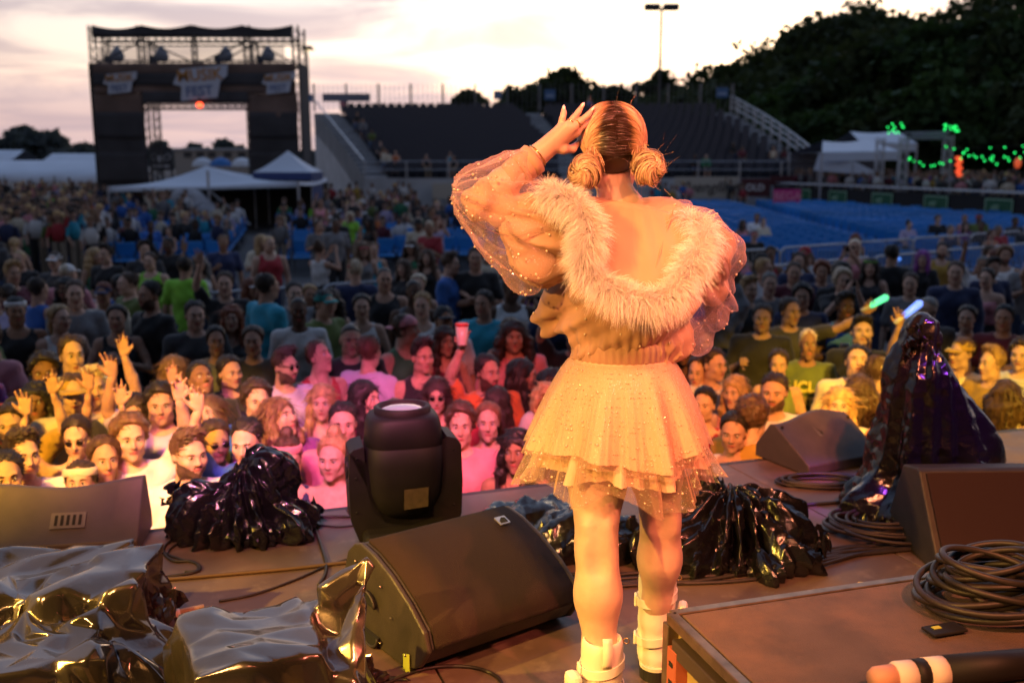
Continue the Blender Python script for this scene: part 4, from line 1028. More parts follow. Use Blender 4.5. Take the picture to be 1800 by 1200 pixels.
for e0, e1 in ((0, 0.02), (LEN-0.02, LEN)):
    m = MB(); cpt = np.mean(prof, axis=0); pr = [(cpt[0]+(u-cpt[0])*1.03, max(0.002, cpt[1]+(v-cpt[1])*1.03)) for u, v in prof]
    m.prism(pr, e0, e1, wq(0)); o = m.build('side_panel', mat('side_panel_paint', (0.042, 0.034, 0.026), 0.5, vary=0.15, vscale=15, bump=('noise', 160, 0.4, 0.002)), t); bevel(o, 0.008, 3)
    if e0 == 0: sp = o
# grille: slanted, gently curved, standing slightly proud
gp = [prof[i] for i in (2, 3, 4, 5, 6, 7)]; G2 = []
for i, (u, v) in enumerate(gp):
    a = np.array(gp[min(i+1, 5)])-np.array(gp[max(i-1, 0)]); nrm_ = np.array([-a[1], a[0]]); nrm_ = nrm_/np.linalg.norm(nrm_); nrm_ = nrm_ if nrm_[0] < 0 else -nrm_
    G2.append(np.array([u, v])+nrm_*0.012)
m = MB(); m.loft([np.array([F0+l*e+bk*u+ZA*v for u, v in catmull(np.array([(a, b) for a, b in G2]), 4)]) for e in np.linspace(0.03, LEN-0.03, 5)], closed=False)
o = m.build('grille', M_gril, t, True); md = o.modifiers.new('t', 'SOLIDIFY'); md.thickness = 0.016; md.offset = 1
# half-moon handles on the near side panel; raised dark plates paint the recess shade
for cx, cy, flip in ((650, 1058, 1), (655, 1110, -1)):
    c = RP(cx, cy, F0, l)-l*0.0; m = MB(); k = 14
    pl = [(0.052*cos(a), 0.040*sin(a)*flip) for a in np.linspace(0, pi, k)]
    m.prism(pl, -0.012, 0.002, lambda u, v, d: c-bk*u*1.0+ZA*v+l*d-l*0.002); o = m.build('recess_shade', M_hole, sp)
    m = MB(); m.tube([c-bk*u*1.06+ZA*v*1.06-l*0.014 for u, v in pl], 0.005, 6); m.build('handle_lip', M_cab, sp, True)
for cx, cy in ((628, 985), (672, 1030), (628, 1088), (672, 1128), (690, 1085), (716, 1150)):
    c = RP(cx, cy, F0, l)-l*0.0075; m = MB(); m.ball(c, 0.0045, 8, 5, (1, 1, 1)); m.build('screw', M_screw, sp)
c0 = [RP(x, y, F0-l*0.0065, l) for x, y in ((708, 1148), (719, 1150), (720, 1182), (709, 1180))]
m = MB(); m.add(c0, [(3, 2, 1, 0)]); o = m.build('yellow_tag', M_tagy, sp); md = o.modifiers.new('t', 'SOLIDIFY'); md.thickness = 0.002
# badge on the grille
u, v = np.array(G2[4])*0.80+np.array(G2[3])*0.20; tdir = np.array(G2[4])-np.array(G2[3]); tdir = tdir/np.linalg.norm(tdir)
up3 = bk*tdir[0]+ZA*tdir[1]; nn = np.cross(l, up3); nn = nn if nn@(CAM-F0) > 0 else -nn
bc = F0+l*(LEN-0.115)+bk*u+ZA*v+nn*0.010
def badge(c, l_, up_, n_, s=0.021):
    m = MB(); m.add([c+l_*a*s+up_*b*s+n_*d for d in (0, 0.005) for a, b in ((-1, -1), (1, -1), (1, 1), (-1, 1))], [(3, 2, 1, 0), (4, 5, 6, 7), (0, 1, 5, 4), (1, 2, 6, 5), (2, 3, 7, 6), (3, 0, 4, 7)]); b_ = m.build('badge', M_chrome, t)
    m = MB(); m.add([c+l_*a*s*0.72+up_*b*s*0.72+n_*0.0065 for a, b in ((-1, -1), (1, -1), (1, 0.6), (0.1, 0.9), (-1, -0.2))], [(0, 1, 2, 3, 4)]); m.build('badge_mark', M_hole, b_)
badge(bc, l, up3, nn)

# --- moving head lamp
c = G(712, 962, STAGE); MX = np.array([cos(0.25), sin(0.25), 0]); MY = np.array([-sin(0.25), cos(0.25), 0])
t = thing('moving_head_lamp', 'black moving head stage lamp pointing straight up on its yoke', 'stage lamp', c)
loc3 = lambda x, y, z: c+MX*x+MY*y+ZA*z
m = MB(); m.box(c+[0, 0, 0.065], (0.36, 0.34, 0.12), 0.25, bev=0.02); m.build('base', M_plast, t)
def srings(prof, n=40, sq=3.2, ysc=1.0):
    a = np.arange(n)*2*pi/n; R = []
    for r, z, q in prof:
        x = np.sign(np.cos(a))*np.abs(np.cos(a))**(2/q)*r; y = np.sign(np.sin(a))*np.abs(np.sin(a))**(2/q)*r*ysc
        R.append(c+x[:, None]*MX+y[:, None]*MY+(z*ZA)[None])
    return R
m = MB(); m.loft(srings([(0.02, 0.135, 3), (0.09, 0.15, 3), (0.13, 0.20, 3), (0.150, 0.27, 3.4), (0.157, 0.38, 3.6), (0.155, 0.452, 3.6), (0.152, 0.455, 3.6), (0.152, 0.460, 3.6), (0.155, 0.463, 3.6), (0.148, 0.53, 3.4), (0.140, 0.560, 3.2), (0.132, 0.572, 3), (0.108, 0.578, 2.6)], ysc=0.9), cap=(True, True))
hd = m.build('head', M_plast, t, True)
m = MB(); a = np.arange(36)*2*pi/36
ringp = lambda r, z: c+r*np.cos(a)[:, None]*MX+r*0.9*np.sin(a)[:, None]*MY+(z*ZA)[None]
m.loft([ringp(0.113, 0.566), ringp(0.115, 0.598), ringp(0.108, 0.604), ringp(0.094, 0.602), ringp(0.092, 0.58), ringp(0.02, 0.578)], cap=(False, True)); m.build('lens_ring', M_plast, hd, True)
m = MB(); m.loft([ringp(0.091, 0.586), ringp(0.075, 0.594), ringp(0.05, 0.600), ringp(0.02, 0.603), ringp(0.002, 0.604)], cap=(False, True)); m.build('lens', mat('lens_glass', (0.30, 0.34, 0.38), 0.06, spec=1.0, coat=1.0), hd, True)
# yoke: U shaped plate with thick arms
yo = [(-0.222, 0.44), (-0.205, 0.455), (-0.165, 0.465), (-0.158, 0.30), (-0.140, 0.20), (-0.09, 0.145), (0, 0.125), (0.09, 0.145), (0.140, 0.20), (0.158, 0.30), (0.165, 0.485), (0.20, 0.475), (0.222, 0.45), (0.228, 0.30), (0.222, 0.16), (0.19, 0.07), (0.14, 0.03), (-0.14, 0.03), (-0.19, 0.07), (-0.222, 0.16), (-0.228, 0.30)]
m = MB(); n = len(yo)
v = [loc3(x, -0.085, z) for x, z in yo]+[loc3(x, 0.085, z) for x, z in yo]
bmm = bmesh.new(); vs = [bmm.verts.new(V3(q)) for q in v]
bmm.faces.new(vs[:n]); bmm.faces.new(vs[n:][::-1])
for k in range(n): bmm.faces.new((vs[(k+1) % n], vs[k], vs[n+k], vs[n+(k+1) % n]))
bmesh.ops.triangulate(bmm, faces=[f for f in bmm.faces if len(f.verts) > 4]); bmesh.ops.recalc_face_normals(bmm, faces=bmm.faces)
me = bpy.data.meshes.new('yoke'); bmm.to_mesh(me); bmm.free(); me.materials.append(M_plast); yk = put('yoke', me, t); bevel(yk, 0.012, 3, 30); shade_auto(me, 35)
for x, z in ((-0.195, 0.42), (-0.2, 0.34), (-0.2, 0.2), (-0.03, 0.06), (0.19, 0.43), (0.19, 0.2)):
    m = MB(); m.ball(loc3(x, -0.088, z), 0.005, 8, 5); m.build('screw', M_hole, yk)
m = MB(); m.add([loc3(x, -0.1435+0.012*(0.30-z), z) for x, z in ((-0.02, 0.215), (0.075, 0.222), (0.078, 0.30), (-0.018, 0.297))], [(0, 1, 2, 3)]); o = m.build('paper_label', mat('old_label', (0.07, 0.05, 0.025), 0.7, vary=0.3, vscale=40), hd); md = o.modifiers.new('t', 'SOLIDIFY'); md.thickness = 0.003; md.offset = 1
for s in (-1, 1):
    m = MB(); m.lathe([(0.045, 0), (0.045, 0.012)], loc3(s*0.226, 0, 0.36)-MX*0.006, 16, np.stack([MY, ZA, MX], 1)); m.build('tilt_hub', M_plast, yk)

# --- shallow monitors along the front edge, seen from behind
def lip_monitor(base_l, base_r, dep, hgt, name, label, waves, vent, end=None):
    b0, b1 = base_l, base_r; u = (b1-b0); LN = np.linalg.norm(u); u = u/LN; n = np.array([-u[1], u[0], 0])
    t = thing(name, label, 'speaker', (b0+b1)/2)
    m = MB(); K = 28; rings = []
    for i in range(K+1):
        s = i/K; top = hgt+waves(s); p = b0+u*LN*s
        rings.append(np.array([p+ZA*0.004, p+ZA*0.055-n*0.004, p+n*0.03+ZA*0.075, p+n*dep*0.62+ZA*(top-0.008), p+n*(dep*0.62+0.02)+ZA*top, p+n*(dep*0.62+0.05)+ZA*(top-0.006), p+n*dep+ZA*(0.07), p+n*dep+ZA*0.004]))
    m.loft(rings, cap=(True, True)); cab = m.build('cabinet', M_lip, t, False); shade_auto(cab.data, 25); bevel(cab, 0.006, 2, 30)
    a = np.array([0.03, 0.075]); b = np.array([dep*0.62, hgt-0.008]); d = (b-a)/np.linalg.norm(b-a); nn = n*(-d[1])+ZA*d[0]
    P = lambda s, h, o: b0+u*LN*s+n*(a[0]+d[0]*h)+ZA*(a[1]+d[1]*h)+nn*o
    s0, s1, h0, h1 = vent
    m = MB(); m.add([P(s, h, o) for o in (0.001, 0.007) for s, h in ((s0, h0), (s1, h0), (s1, h1), (s0, h1))], [(4, 5, 6, 7), (0, 1, 5, 4), (1, 2, 6, 5), (2, 3, 7, 6), (3, 0, 4, 7)]); pl = m.build('connector_plate', M_vent, cab)
    for k in range(5):
        q0 = s0+(s1-s0)*(0.12+0.17*k); q1 = q0+(s1-s0)*0.09
        m = MB(); m.add([P(s, h, 0.009) for s, h in ((q0, h0+0.012), (q1, h0+0.012), (q1, h1-0.012), (q0, h1-0.012))], [(0, 1, 2, 3)]); m.build('slot_shade', M_hole, pl)  # black faces on the plate paint the shade inside the slots
    for s in (0.04, 0.96):
        m = MB(); m.ball(P(s, np.linalg.norm(b-a)-0.03, 0), 0.009, 8, 5); m.build('screw', M_hole, cab)
    return t, P, cab
M_lip = mat('lip_paint', (0.052, 0.042, 0.043), 0.6, vary=0.2, vscale=9, mottles=(26, (0.11, 0.095, 0.09), 0.66, 0.74), bump=('noise', 260, 0.5, 0.002)); M_vent = mat('vent_plate', (0.085, 0.08, 0.09), 0.5)
r0 = G(243, 972, STAGE); l0 = G(-110, 992, STAGE)
lip_monitor(l0, r0, 0.30, 0.235, 'front_monitor', 'low floor monitor with wavy top edge at the left front of the stage', lambda s: 0.018*cos((s-0.15)*2*pi*1.1)+0.012*s, (0.54, 0.72, 0.035, 0.105))
r0 = G(1560, 812, STAGE); l0 = G(1420, 838, STAGE)
u = (r0-l0)/np.linalg.norm(r0-l0); l0_ = l0; r0 = l0+u*0.50
lip_monitor(l0_, r0, 0.40, 0.225, 'front_monitor', 'low floor monitor with slotted rear panel beside the tall covered bag', lambda s: 0.02*cos((s-0.6)*2*pi)+0.01*s, (0.40, 0.70, 0.13, 0.22))

# --- speaker cabinet at the right edge
b0 = G(1641, 1006, STAGE); u = ev; n_ = nv
rr = np.array([cos(0.03), sin(0.03), 0]); nn_ = np.array([-sin(0.03), cos(0.03), 0])
t = thing('side_monitor', 'dark square speaker cabinet standing at the right picture edge', 'speaker', b0+rr*0.35+nn_*0.2)
q_ = lambda u, v, d: b0+rr*d+nn_*u+ZA*v
pr = [(0.0, 0.004), (-0.004, 0.07), (0.004, 0.085), (0.19, 0.345), (0.21, 0.355), (0.34, 0.33), (0.46, 0.05), (0.45, 0.004)]
m = MB(); m.prism(pr, 0.0, 0.72, q_); cb = m.build('cabinet', M_cab, t); bevel(cb, 0.008, 2)
m = MB(); m.add([q_(u-0.006, v+0.006, d) for d in (0.025, 0.70) for u, v in ((0.012, 0.095), (0.185, 0.335))], [(0, 2, 3, 1)]); o = m.build('grille', mat('grille_red', (0.030, 0.014, 0.015), 0.8, bump=('cell', 420, 0.8, 0.002), spec=0.3), cb); md = o.modifiers.new('t', 'SOLIDIFY'); md.thickness = 0.012; md.offset = 0

# --- flight case riser at the lower right
HC = 0.42
A = G(1180, 1075, STAGE+HC); B = G(1640, 1008, STAGE+HC); ux = (B-A)/np.linalg.norm(B-A)
C = G(1372, 1196, STAGE+HC); uy = (A-C); uy = uy-ux*(uy@ux); uy = uy/np.linalg.norm(uy)
dx, dy = 1.5, 1.0; cc = A+ux*dx/2-uy*dy/2; az = math.atan2(ux[1], ux[0])
t = thing('flight_case', 'low flat flight case with metal edging and dusty dark lid at the lower right', 'case', (cc[0], cc[1], STAGE))
M_lid = mat('case_lid', (0.085, 0.060, 0.050), 0.75, vary=0.25, vscale=6, bump=('cell', 330, 0.7, 0.0025), mottles=(3.5, (0.17, 0.10, 0.065), 0.45, 0.75))
M_case = mat('case_wall', (0.40, 0.30, 0.12), 0.6, vary=0.2, vscale=6, mottles=(7, (0.25, 0.17, 0.07), 0.55, 0.75)); M_edge = mat('case_edging', (0.22, 0.17, 0.12), 0.4, 0.8, vary=0.3, vscale=20)
m = MB(); m.box((cc[0], cc[1], STAGE+HC/2-0.012), (dx-0.03, dy-0.03, HC-0.03), az); m.build('wall', M_case, t)
m = MB(); m.box((cc[0], cc[1], STAGE+HC-0.012), (dx-0.04, dy-0.04, 0.022), az, bev=0.004); m.build('lid', M_lid, t)
def edge(p, q, w=0.028):
    m = MB(); d = q-p; L_ = np.linalg.norm(d); c = (p+q)/2
    if abs(d[2]) > 0.1: m.box(c, (w, w, L_), az, bev=0.003)
    elif abs(d@ux) > abs(d@uy): m.box(c, (L_, w, w), az, bev=0.003)
    else: m.box(c, (w, L_, w), az, bev=0.003)
    m.build('edging', M_edge, t)
q1, q2, q3, q4 = A, A+ux*dx, A+ux*dx-uy*dy, A-uy*dy
e_ = np.array([0, 0, -0.014])
edge(q1+e_, q2+e_); edge(q4+e_, q1+e_); edge(q4+e_, q3+e_); edge(q1-[0, 0, HC-0.0], q1-[0, 0, 0.03], 0.032)
m = MB(); mid = (q1+q4)/2-[0, 0, 0.075]; m.box(mid-ux*0.0, (0.034, dy*0.92, 0.045), az, bev=0.004); m.build('slot_strip', mat('strip_dark', (0.05, 0.035, 0.025), 0.5), t)
m = MB(); m.box(q1-uy*0.045-[0, 0, 0.16]-ux*0.001, (0.036, 0.05, 0.16), az, bev=0.002); st_ = m.build('red_tape', mat('red_tape', (0.38, 0.09, 0.05), 0.6), t)
for k in (0.12, 0.17, 0.21):
    m = MB(); m.box(q1-uy*0.045-[0, 0, k]-ux*0.019, (0.004, 0.02, 0.012), az); m.build('tape_mark', M_hole, st_)

# ------------------------------------------------------------------ plastic covers
def cover(name, label, F, m, cut=True, ratio=0.06, sharp=14, soft=12):
    if cut: F.cut((0, 0, STAGE+0.002), (0, 0, -1))
    v, f = F.surf(0); me = mesh_from(name, v, f, m, True); o = put(name, me)
    md = o.modifiers.new('d', 'DECIMATE'); md.ratio = ratio; dg = bpy.context.evaluated_depsgraph_get(); me2 = bpy.data.meshes.new_from_object(o.evaluated_get(dg)); o.modifiers.clear(); o.data = me2; bpy.data.meshes.remove(me)
    # folded edges stay sharp, the panels between them bow a little
    bm = bmesh.new(); bm.from_mesh(me2); cl = bm.edges.layers.float.new('crease_edge')
    for e_ in bm.edges:
        a_ = e_.calc_face_angle(0.0) if len(e_.link_faces) == 2 else 1.0; e_[cl] = min(0.98, max(0.0, (a_-radians(sharp))/radians(soft)))
    bm.to_mesh(me2); bm.free(); me2.polygons.foreach_set('use_smooth', np.ones(len(me2.polygons), dtype=bool))
    md = o.modifiers.new('s', 'SUBSURF'); md.levels = 2; md.render_levels = 2; return tag(o, label, 'plastic cover')
def folds(c, n, amp, seed, h, pw=1.0):
    """pleats falling from a gathered top: deepest near the deck"""
    def fn(X, Y, Z):
        a = np.arctan2(Y-c[1], X-c[0]); w = np.clip(1-(Z-STAGE)/h, 0, 1)**pw
        return amp*w*(tri(a*n/(2*pi)+1.1*vnoise(X, Y, Z, 7, seed))-0.5+0.5*(tri(a*n*1.7/(2*pi)+0.3+1.2*vnoise(X, Y, Z, 8, seed+5))-0.5))
    return fn
Rz = lambda a: np.array([[cos(a), -sin(a), 0], [sin(a), cos(a), 0], [0, 0, 1]])
def fbox(F, c, hd, rz, k=0.02, rnd=0.01, tilt=None):
    """rounded box added to a field"""
    c = np.asarray(c, float); m = np.linalg.norm(hd)+0.05+k; B = F._block(c-m, c+m)
    if B is None: return F
    sl, P = B; R = Rz(rz) if tilt is None else Rz(rz) @ tilt; Q = np.abs((P-c) @ R)-(np.asarray(hd)-rnd)
    d = np.linalg.norm(np.maximum(Q, 0), axis=-1)+np.minimum(Q.max(-1), 0)-rnd; F._mix(sl, d, k); return F
# sheet over the boxes in the near left corner
c = G(60, 1035, STAGE+0.28)
F = Field((c[0]-0.75, c[1]-0.62, STAGE-0.03), (c[0]+0.52, c[1]+0.48, STAGE+0.42), 0.0085)
fbox(F, (c[0]-0.15, c[1]+0.16, STAGE+0.12), (0.42, 0.20, 0.15), 0.10, 0.05); fbox(F, (c[0]-0.06, c[1]-0.22, STAGE+0.06), (0.30, 0.20, 0.13), 0.5, 0.10)
F.ell((c[0]+0.22, c[1]-0.10, STAGE+0.03), (0.20, 0.20, 0.12), 0.12).ell((c[0]+0.30, c[1]+0.10, STAGE), (0.13, 0.14, 0.08), 0.08).ell((c[0]+0.18, c[1]-0.40, STAGE), (0.16, 0.13, 0.10), 0.08)
F.wobble(lambda X, Y, Z: crumple(X, Y, Z, 4.2, 0.07, 4, 5, 0.15)+crumple(X, Y, Z, 11, 0.018, 14, 5, 0.15)+folds((c[0]-0.05, c[1]), 15, 0.05, 3, 0.30)(X, Y, Z))
cover('foil_cover', 'crumpled shiny grey plastic sheet over boxes in the near left corner', F, M_foil, ratio=0.018, sharp=3, soft=8)
# cover over a box, one corner pulled up into a point
tip = W(648, 988, 2.60); c = G(440, 1110, STAGE+0.33)
F = Field((c[0]-0.32, c[1]-0.42, STAGE-0.03), (tip[0]+0.05, c[1]+0.34, max(tip[2]+0.04, STAGE+0.4)), 0.0075)
fbox(F, (c[0]+0.0, c[1]-0.02, STAGE+0.155), (0.165, 0.17, 0.175), 0.42, 0.03, 0.005)
e0 = G(560, 1100, STAGE+0.28); e1 = W(575, 1040, 2.58); e2 = W(600, 1150, 2.40)
for p_, ra in ((e0, 0.05), (e1, 0.03), ((e0+tip)/2-[0, 0, 0.10], 0.035), (e2-[0, 0, 0.08], 0.05)): F.cone(p_, tip, ra, 0.006, 0.05, flat=((0.45, 0.9, 0.1), 0.45))
F.cone(e0-[0, 0, 0.12], e2-[0, 0, 0.20], 0.10, 0.10, 0.10); F.cone(G(345, 1120, STAGE+0.26), G(320, 1180, STAGE+0.02), 0.05, 0.08, 0.10); F.cone(G(480, 1150, STAGE+0.3)-[0, 0, 0.1], G(470, 1190, STAGE+0.1)-[0, 0, 0.1], 0.09, 0.12, 0.1)
F.wobble(lambda X, Y, Z: crumple(X, Y, Z, 2.6, 0.045, 77, 4, 0.15)+crumple(X, Y, Z, 7, 0.012, 15, 4, 0.15)+folds((c[0], c[1]), 9, 0.03, 8, 0.30)(X, Y, Z))
cover('foil_cover', 'smooth grey plastic cover with one corner pulled to a point beside the wedge monitor', F, M_foil, ratio=0.012, sharp=3, soft=8)
# black bag at the front edge, left
c = G(415, 948, STAGE)
F = Field((c[0]-0.42, c[1]-0.25, STAGE-0.03), (c[0]+0.45, c[1]+0.34, STAGE+0.44), 0.006)
F.cone((c[0]+0.02, c[1]+0.05, STAGE+0.10), (c[0]+0.12, c[1]+0.09, STAGE+0.27), 0.12, 0.085, 0.06).cone((c[0]+0.09, c[1]+0.09, STAGE+0.15), (c[0]+0.17, c[1]+0.09, STAGE+0.25), 0.10, 0.055, 0.05)
F.ell((c[0]-0.16, c[1]+0.05, STAGE+0.11), (0.10, 0.10, 0.10), 0.05).ell((c[0]+0.02, c[1]+0.03, STAGE+0.04), (0.26, 0.13, 0.09), 0.06).ell((c[0]+0.22, c[1]+0.04, STAGE+0.05), (0.09, 0.08, 0.08), 0.05)
F.wobble(lambda X, Y, Z: crumple(X, Y, Z, 6.0, 0.035, 21, 5, 0.2)-0.02+crumple(X, Y, Z, 17, 0.016, 22, 5, 0.15)+folds((c[0]+0.02, c[1]+0.05), 15, 0.06, 23, 0.5, 0.5)(X, Y, Z))
cover('black_bag_cover', 'black plastic bag over a lamp at the left front edge of the stage', F, M_bag)
# black bags behind the performer
c = G(1290, 990, STAGE)
F = Field((c[0]-0.50, c[1]-0.25, STAGE-0.03), (c[0]+0.42, c[1]+0.45, STAGE+0.48), 0.0065)
F.ell((c[0]+0.04, c[1]+0.10, STAGE+0.11), (0.22, 0.15, 0.14), 0.06).cone((c[0]-0.06, c[1]+0.16, STAGE+0.15), (c[0]-0.09, c[1]+0.20, STAGE+0.27), 0.10, 0.05, 0.06).ell((c[0]+0.17, c[1]+0.04, STAGE+0.10), (0.10, 0.11, 0.12), 0.06)
F.ell((c[0]-0.25, c[1]+0.0, STAGE+0.06), (0.18, 0.12, 0.11), 0.06).ell((c[0]+0.0, c[1]-0.02, STAGE+0.03), (0.32, 0.14, 0.06), 0.05)
F.wobble(lambda X, Y, Z: crumple(X, Y, Z, 5.5, 0.06, 33, 5, 0.2)-0.015+crumple(X, Y, Z, 15, 0.018, 34, 5, 0.15)+folds((c[0], c[1]+0.1), 17, 0.06, 35, 0.5, 0.5)(X, Y, Z))
cover('black_bag_cover', 'big crumpled black plastic bag just right of the performer legs', F, M_bag)
c = G(985, 985, STAGE)
F = Field((c[0]-0.45, c[1]-0.25, STAGE-0.03), (c[0]+0.45, c[1]+0.55, STAGE+0.25), 0.0065)
F.ell((c[0]-0.10, c[1]+0.32, STAGE+0.02), (0.26, 0.16, 0.09), 0.05).ell((c[0]+0.12, c[1]+0.08, STAGE+0.06), (0.20, 0.16, 0.11), 0.06).ell((c[0]-0.12, c[1]+0.08, STAGE+0.02), (0.18, 0.14, 0.05), 0.06)
F.wobble(lambda X, Y, Z: crumple(X, Y, Z, 6.5, 0.055, 43, 5, 0.2)-0.015+crumple(X, Y, Z, 17, 0.016, 44, 5, 0.15))
cover('black_bag_cover', 'flat crumpled black plastic bag on the deck behind the performer legs', F, M_bag)
# tall covered thing at the right
c = G(1575, 905, STAGE)
F = Field((c[0]-0.40, c[1]-0.34, STAGE-0.03), (c[0]+0.58, c[1]+0.42, STAGE+1.0), 0.0085)
tp = W(1618, 600, c[1]+0.03)
F.cone((c[0]+0.08, c[1]+0.03, STAGE+0.05), tp-[0.0, 0, 0.16], 0.20, 0.085, 0.10, flat=((0, 1, 0), 0.8)).cone((c[0]+0.27, c[1]+0.05, STAGE+0.25), tp-[-0.02, 0, 0.20], 0.15, 0.085, 0.10).cone(tp-[0.02, 0, 0.10], tp+[0.0, 0, 0.05], 0.045, 0.028, 0.05).cone(tp-[-0.02, 0, 0.02], tp+[0.05, 0, -0.0], 0.03, 0.012, 0.03)
F.ell((c[0]+0.03, c[1]-0.03, STAGE+0.04), (0.24, 0.17, 0.10), 0.08).ell((c[0]+0.22, c[1]+0.0, STAGE+0.04), (0.2, 0.15, 0.09), 0.08)
def tallw(X, Y, Z):
    a = np.arctan2(Y-c[1]-0.03, X-c[0]-0.10); w = np.clip(1.1-(Z-STAGE)/0.95, 0.15, 1)
    return 0.045*w*(tri(a*11/(2*pi)+0.35*vnoise(X, Y, Z*0.5, 6, 52))-0.5)+crumple(X, Y, Z, 4.0, 0.04, 53, 5, 0.2, 0.5)-0.042+crumple(X, Y, Z, 13, 0.012, 54, 5, 0.15)
F.wobble(tallw)
cover('tall_bag_cover', 'tall black plastic bag pulled over a lamp, lit purple at the right', F, M_bag, ratio=0.05)

def flap(par, c, u, v, su, sv, m, seed, amp=0.02):
    """loose crumpled edge of a plastic sheet"""
    u = np.asarray(u, float); u /= np.linalg.norm(u); v = np.asarray(v, float); v = v-u*(u@v); v /= np.linalg.norm(v); n = np.cross(u, v); rg = np.random.default_rng(seed)
    U, Vv = np.meshgrid(np.linspace(-0.5, 0.5, 31), np.linspace(0, 1, 19), indexing='ij'); X = U*su*(1-0.45*(1-Vv)); Y = Vv*sv*(1+0.22*np.sin(U*9+seed)+0.12*np.sin(U*23+seed))
    d = (tri(U*5+0.6*np.sin(Vv*3+seed)+0.3)-0.5)*amp*(0.4+1.4*Vv)+(tri(U*9+Vv*4+0.7)-0.5)*amp*0.5+(tri(U*2-Vv*3)-0.5)*amp
    P = np.asarray(c)+X[..., None]*u+Y[..., None]*v+d[..., None]*n; P[..., 2] = np.maximum(P[..., 2], STAGE+0.004+0.003*np.abs(d)); i = np.arange(31*19).reshape(31, 19)
    me = mesh_from('bag_flap', P.reshape(-1, 3), np.stack([i[:-1, :-1], i[1:, :-1], i[1:, 1:], i[:-1, 1:]], -1).reshape(-1, 4), m); shade_auto(me, 30)
    o = put('bag_flap', me, par); md = o.modifiers.new('t', 'SOLIDIFY'); md.thickness = 0.0015; return o
for nm, m_, lst in (('foil_cover', M_foil, [(G(205, 1035, STAGE+0.16), (0.5, 0.9, 0), (0.9, -0.3, -0.55), 0.34, 0.20, 1, 0.04), (G(255, 1130, STAGE+0.03), (0.6, 0.8, 0), (0.95, -0.25, -0.2), 0.30, 0.16, 2, 0.03), (G(120, 1165, STAGE+0.10), (1, 0.2, 0), (0.3, -1, -0.5), 0.4, 0.18, 3, 0.04)]),
        ('foil_cover.001', M_foil, [(G(600, 1150, STAGE+0.10), (0.4, 0.9, 0), (0.8, -0.3, -0.8), 0.22, 0.16, 4, 0.03)]),
        ('black_bag_cover', M_bag, [(G(500, 905, STAGE+0.06), (0.3, 1, 0), (1, 0, 0.1), 0.22, 0.13, 6, 0.04), (G(330, 890, STAGE+0.10), (0.2, 1, 0.3), (-0.6, 0, 0.9), 0.18, 0.10, 7, 0.03), (G(430, 935, STAGE+0.03), (1, 0, 0), (0, -1, 0.1), 0.3, 0.08, 8, 0.03)]),
        ('black_bag_cover.001', M_bag, [(G(1390, 950, STAGE+0.08), (0.2, 1, 0), (1, -0.2, 0.0), 0.24, 0.12, 9, 0.04), (G(1240, 870, STAGE+0.22), (0.7, 0.5, 0.4), (-0.6, 0, 0.8), 0.22, 0.12, 10, 0.04), (G(1330, 985, STAGE+0.03), (1, 0, 0), (0, -1, 0.1), 0.36, 0.08, 11, 0.03)]),
        ('black_bag_cover.002', M_bag, [(G(910, 930, STAGE+0.06), (1, 0.2, 0.1), (-0.3, -0.9, 0.1), 0.36, 0.16, 12, 0.04)]),
        ('tall_bag_cover', M_bag, [(G(1545, 915, STAGE+0.03), (1, 0, 0), (0, -1, 0.1), 0.3, 0.09, 13, 0.04), (W(1600, 640, 4.24), (1, 0.2, 0), (-0.2, -0.3, 1), 0.12, 0.14, 14, 0.03)])):
    for (c_, u_, v_, su, sv, sd_, am) in lst: flap(bpy.data.objects[nm], c_, u_, v_, su, sv, m_, sd_, am)
# ------------------------------------------------------------------ cables
def cable(pts, r, label, m=None, z=None, name='cable', wob=0.0, seed=0):
    P = np.array([G(x, y, STAGE+(r if z is None else z)) for x, y in pts]); C = catmull(P, 8)
    if wob: rg = np.random.default_rng(seed); C[:, :2] += wob*np.sin(np.arange(len(C))[:, None]*rg.uniform(0.2, 0.5, 2)+rg.uniform(0, 6, 2))
    m_ = MB(); m_.tube(C, r, 7); o = m_.build(name, m or M_rub, smooth=True); return tag(o, label, 'cable', 'cables on the stage')
cable([(255, 1021), (400, 1009), (520, 998), (640, 984)], 0.008, 'straight tan cable lying along the deck left of the wedge monitor', M_rubb)
cable([(335, 935), (300, 950), (287, 968), (305, 985), (338, 986), (352, 998), (338, 1006), (300, 1012), (262, 1018)], 0.006, 'curled thin black cable running out of the left black bag')
cable([(342, 938), (312, 955), (295, 972), (318, 982), (345, 990), (346, 1002), (325, 1004)], 0.005, 'second loop of thin cable beside the left black bag')
cable([(548, 912), (556, 935), (566, 965), (573, 990), (571, 1010), (560, 1028)], 0.007, 'grey cable hanging from the left black bag across the deck')
cable([(385, 1056), (450, 1043), (520, 1018), (580, 992), (640, 975)], 0.005, 'thin brown cable crossing the deck behind the pointed cover')
cable([(555, 908), (600, 907), (650, 910)], 0.006, 'short cable from the left bag towards the moving head lamp'); cable([(560, 922), (600, 925), (648, 919)], 0.004, 'thin short cable under the moving head lamp')
cable([(670, 1205), (720, 1182), (770, 1171), (830, 1172), (870, 1186), (885, 1205)], 0.006, 'black cable looping on the deck in front of the wedge monitor')
cable([(612, 1150), (628, 1172), (655, 1198), (670, 1215)], 0.006, 'black cable coming out under the pointed cover')
for k in range(7):
    cable([(860, 1008+3*k), (985, 1010+3.5*k+(k % 2)*4), (1100, 1006+4*k), (1230, 994+5*k), (1350, 975+6*k), (1460, 962+4*k+(k % 3)*3), (1560, 955+2*k), (1650, 948+2*k)], 0.0075, 'black cable in the run behind the performer, %s strand from the back' % ['first', 'second', 'third', 'fourth', 'fifth', 'sixth', 'seventh'][k], wob=0.012, seed=k, z=0.008+0.003*(k % 2))
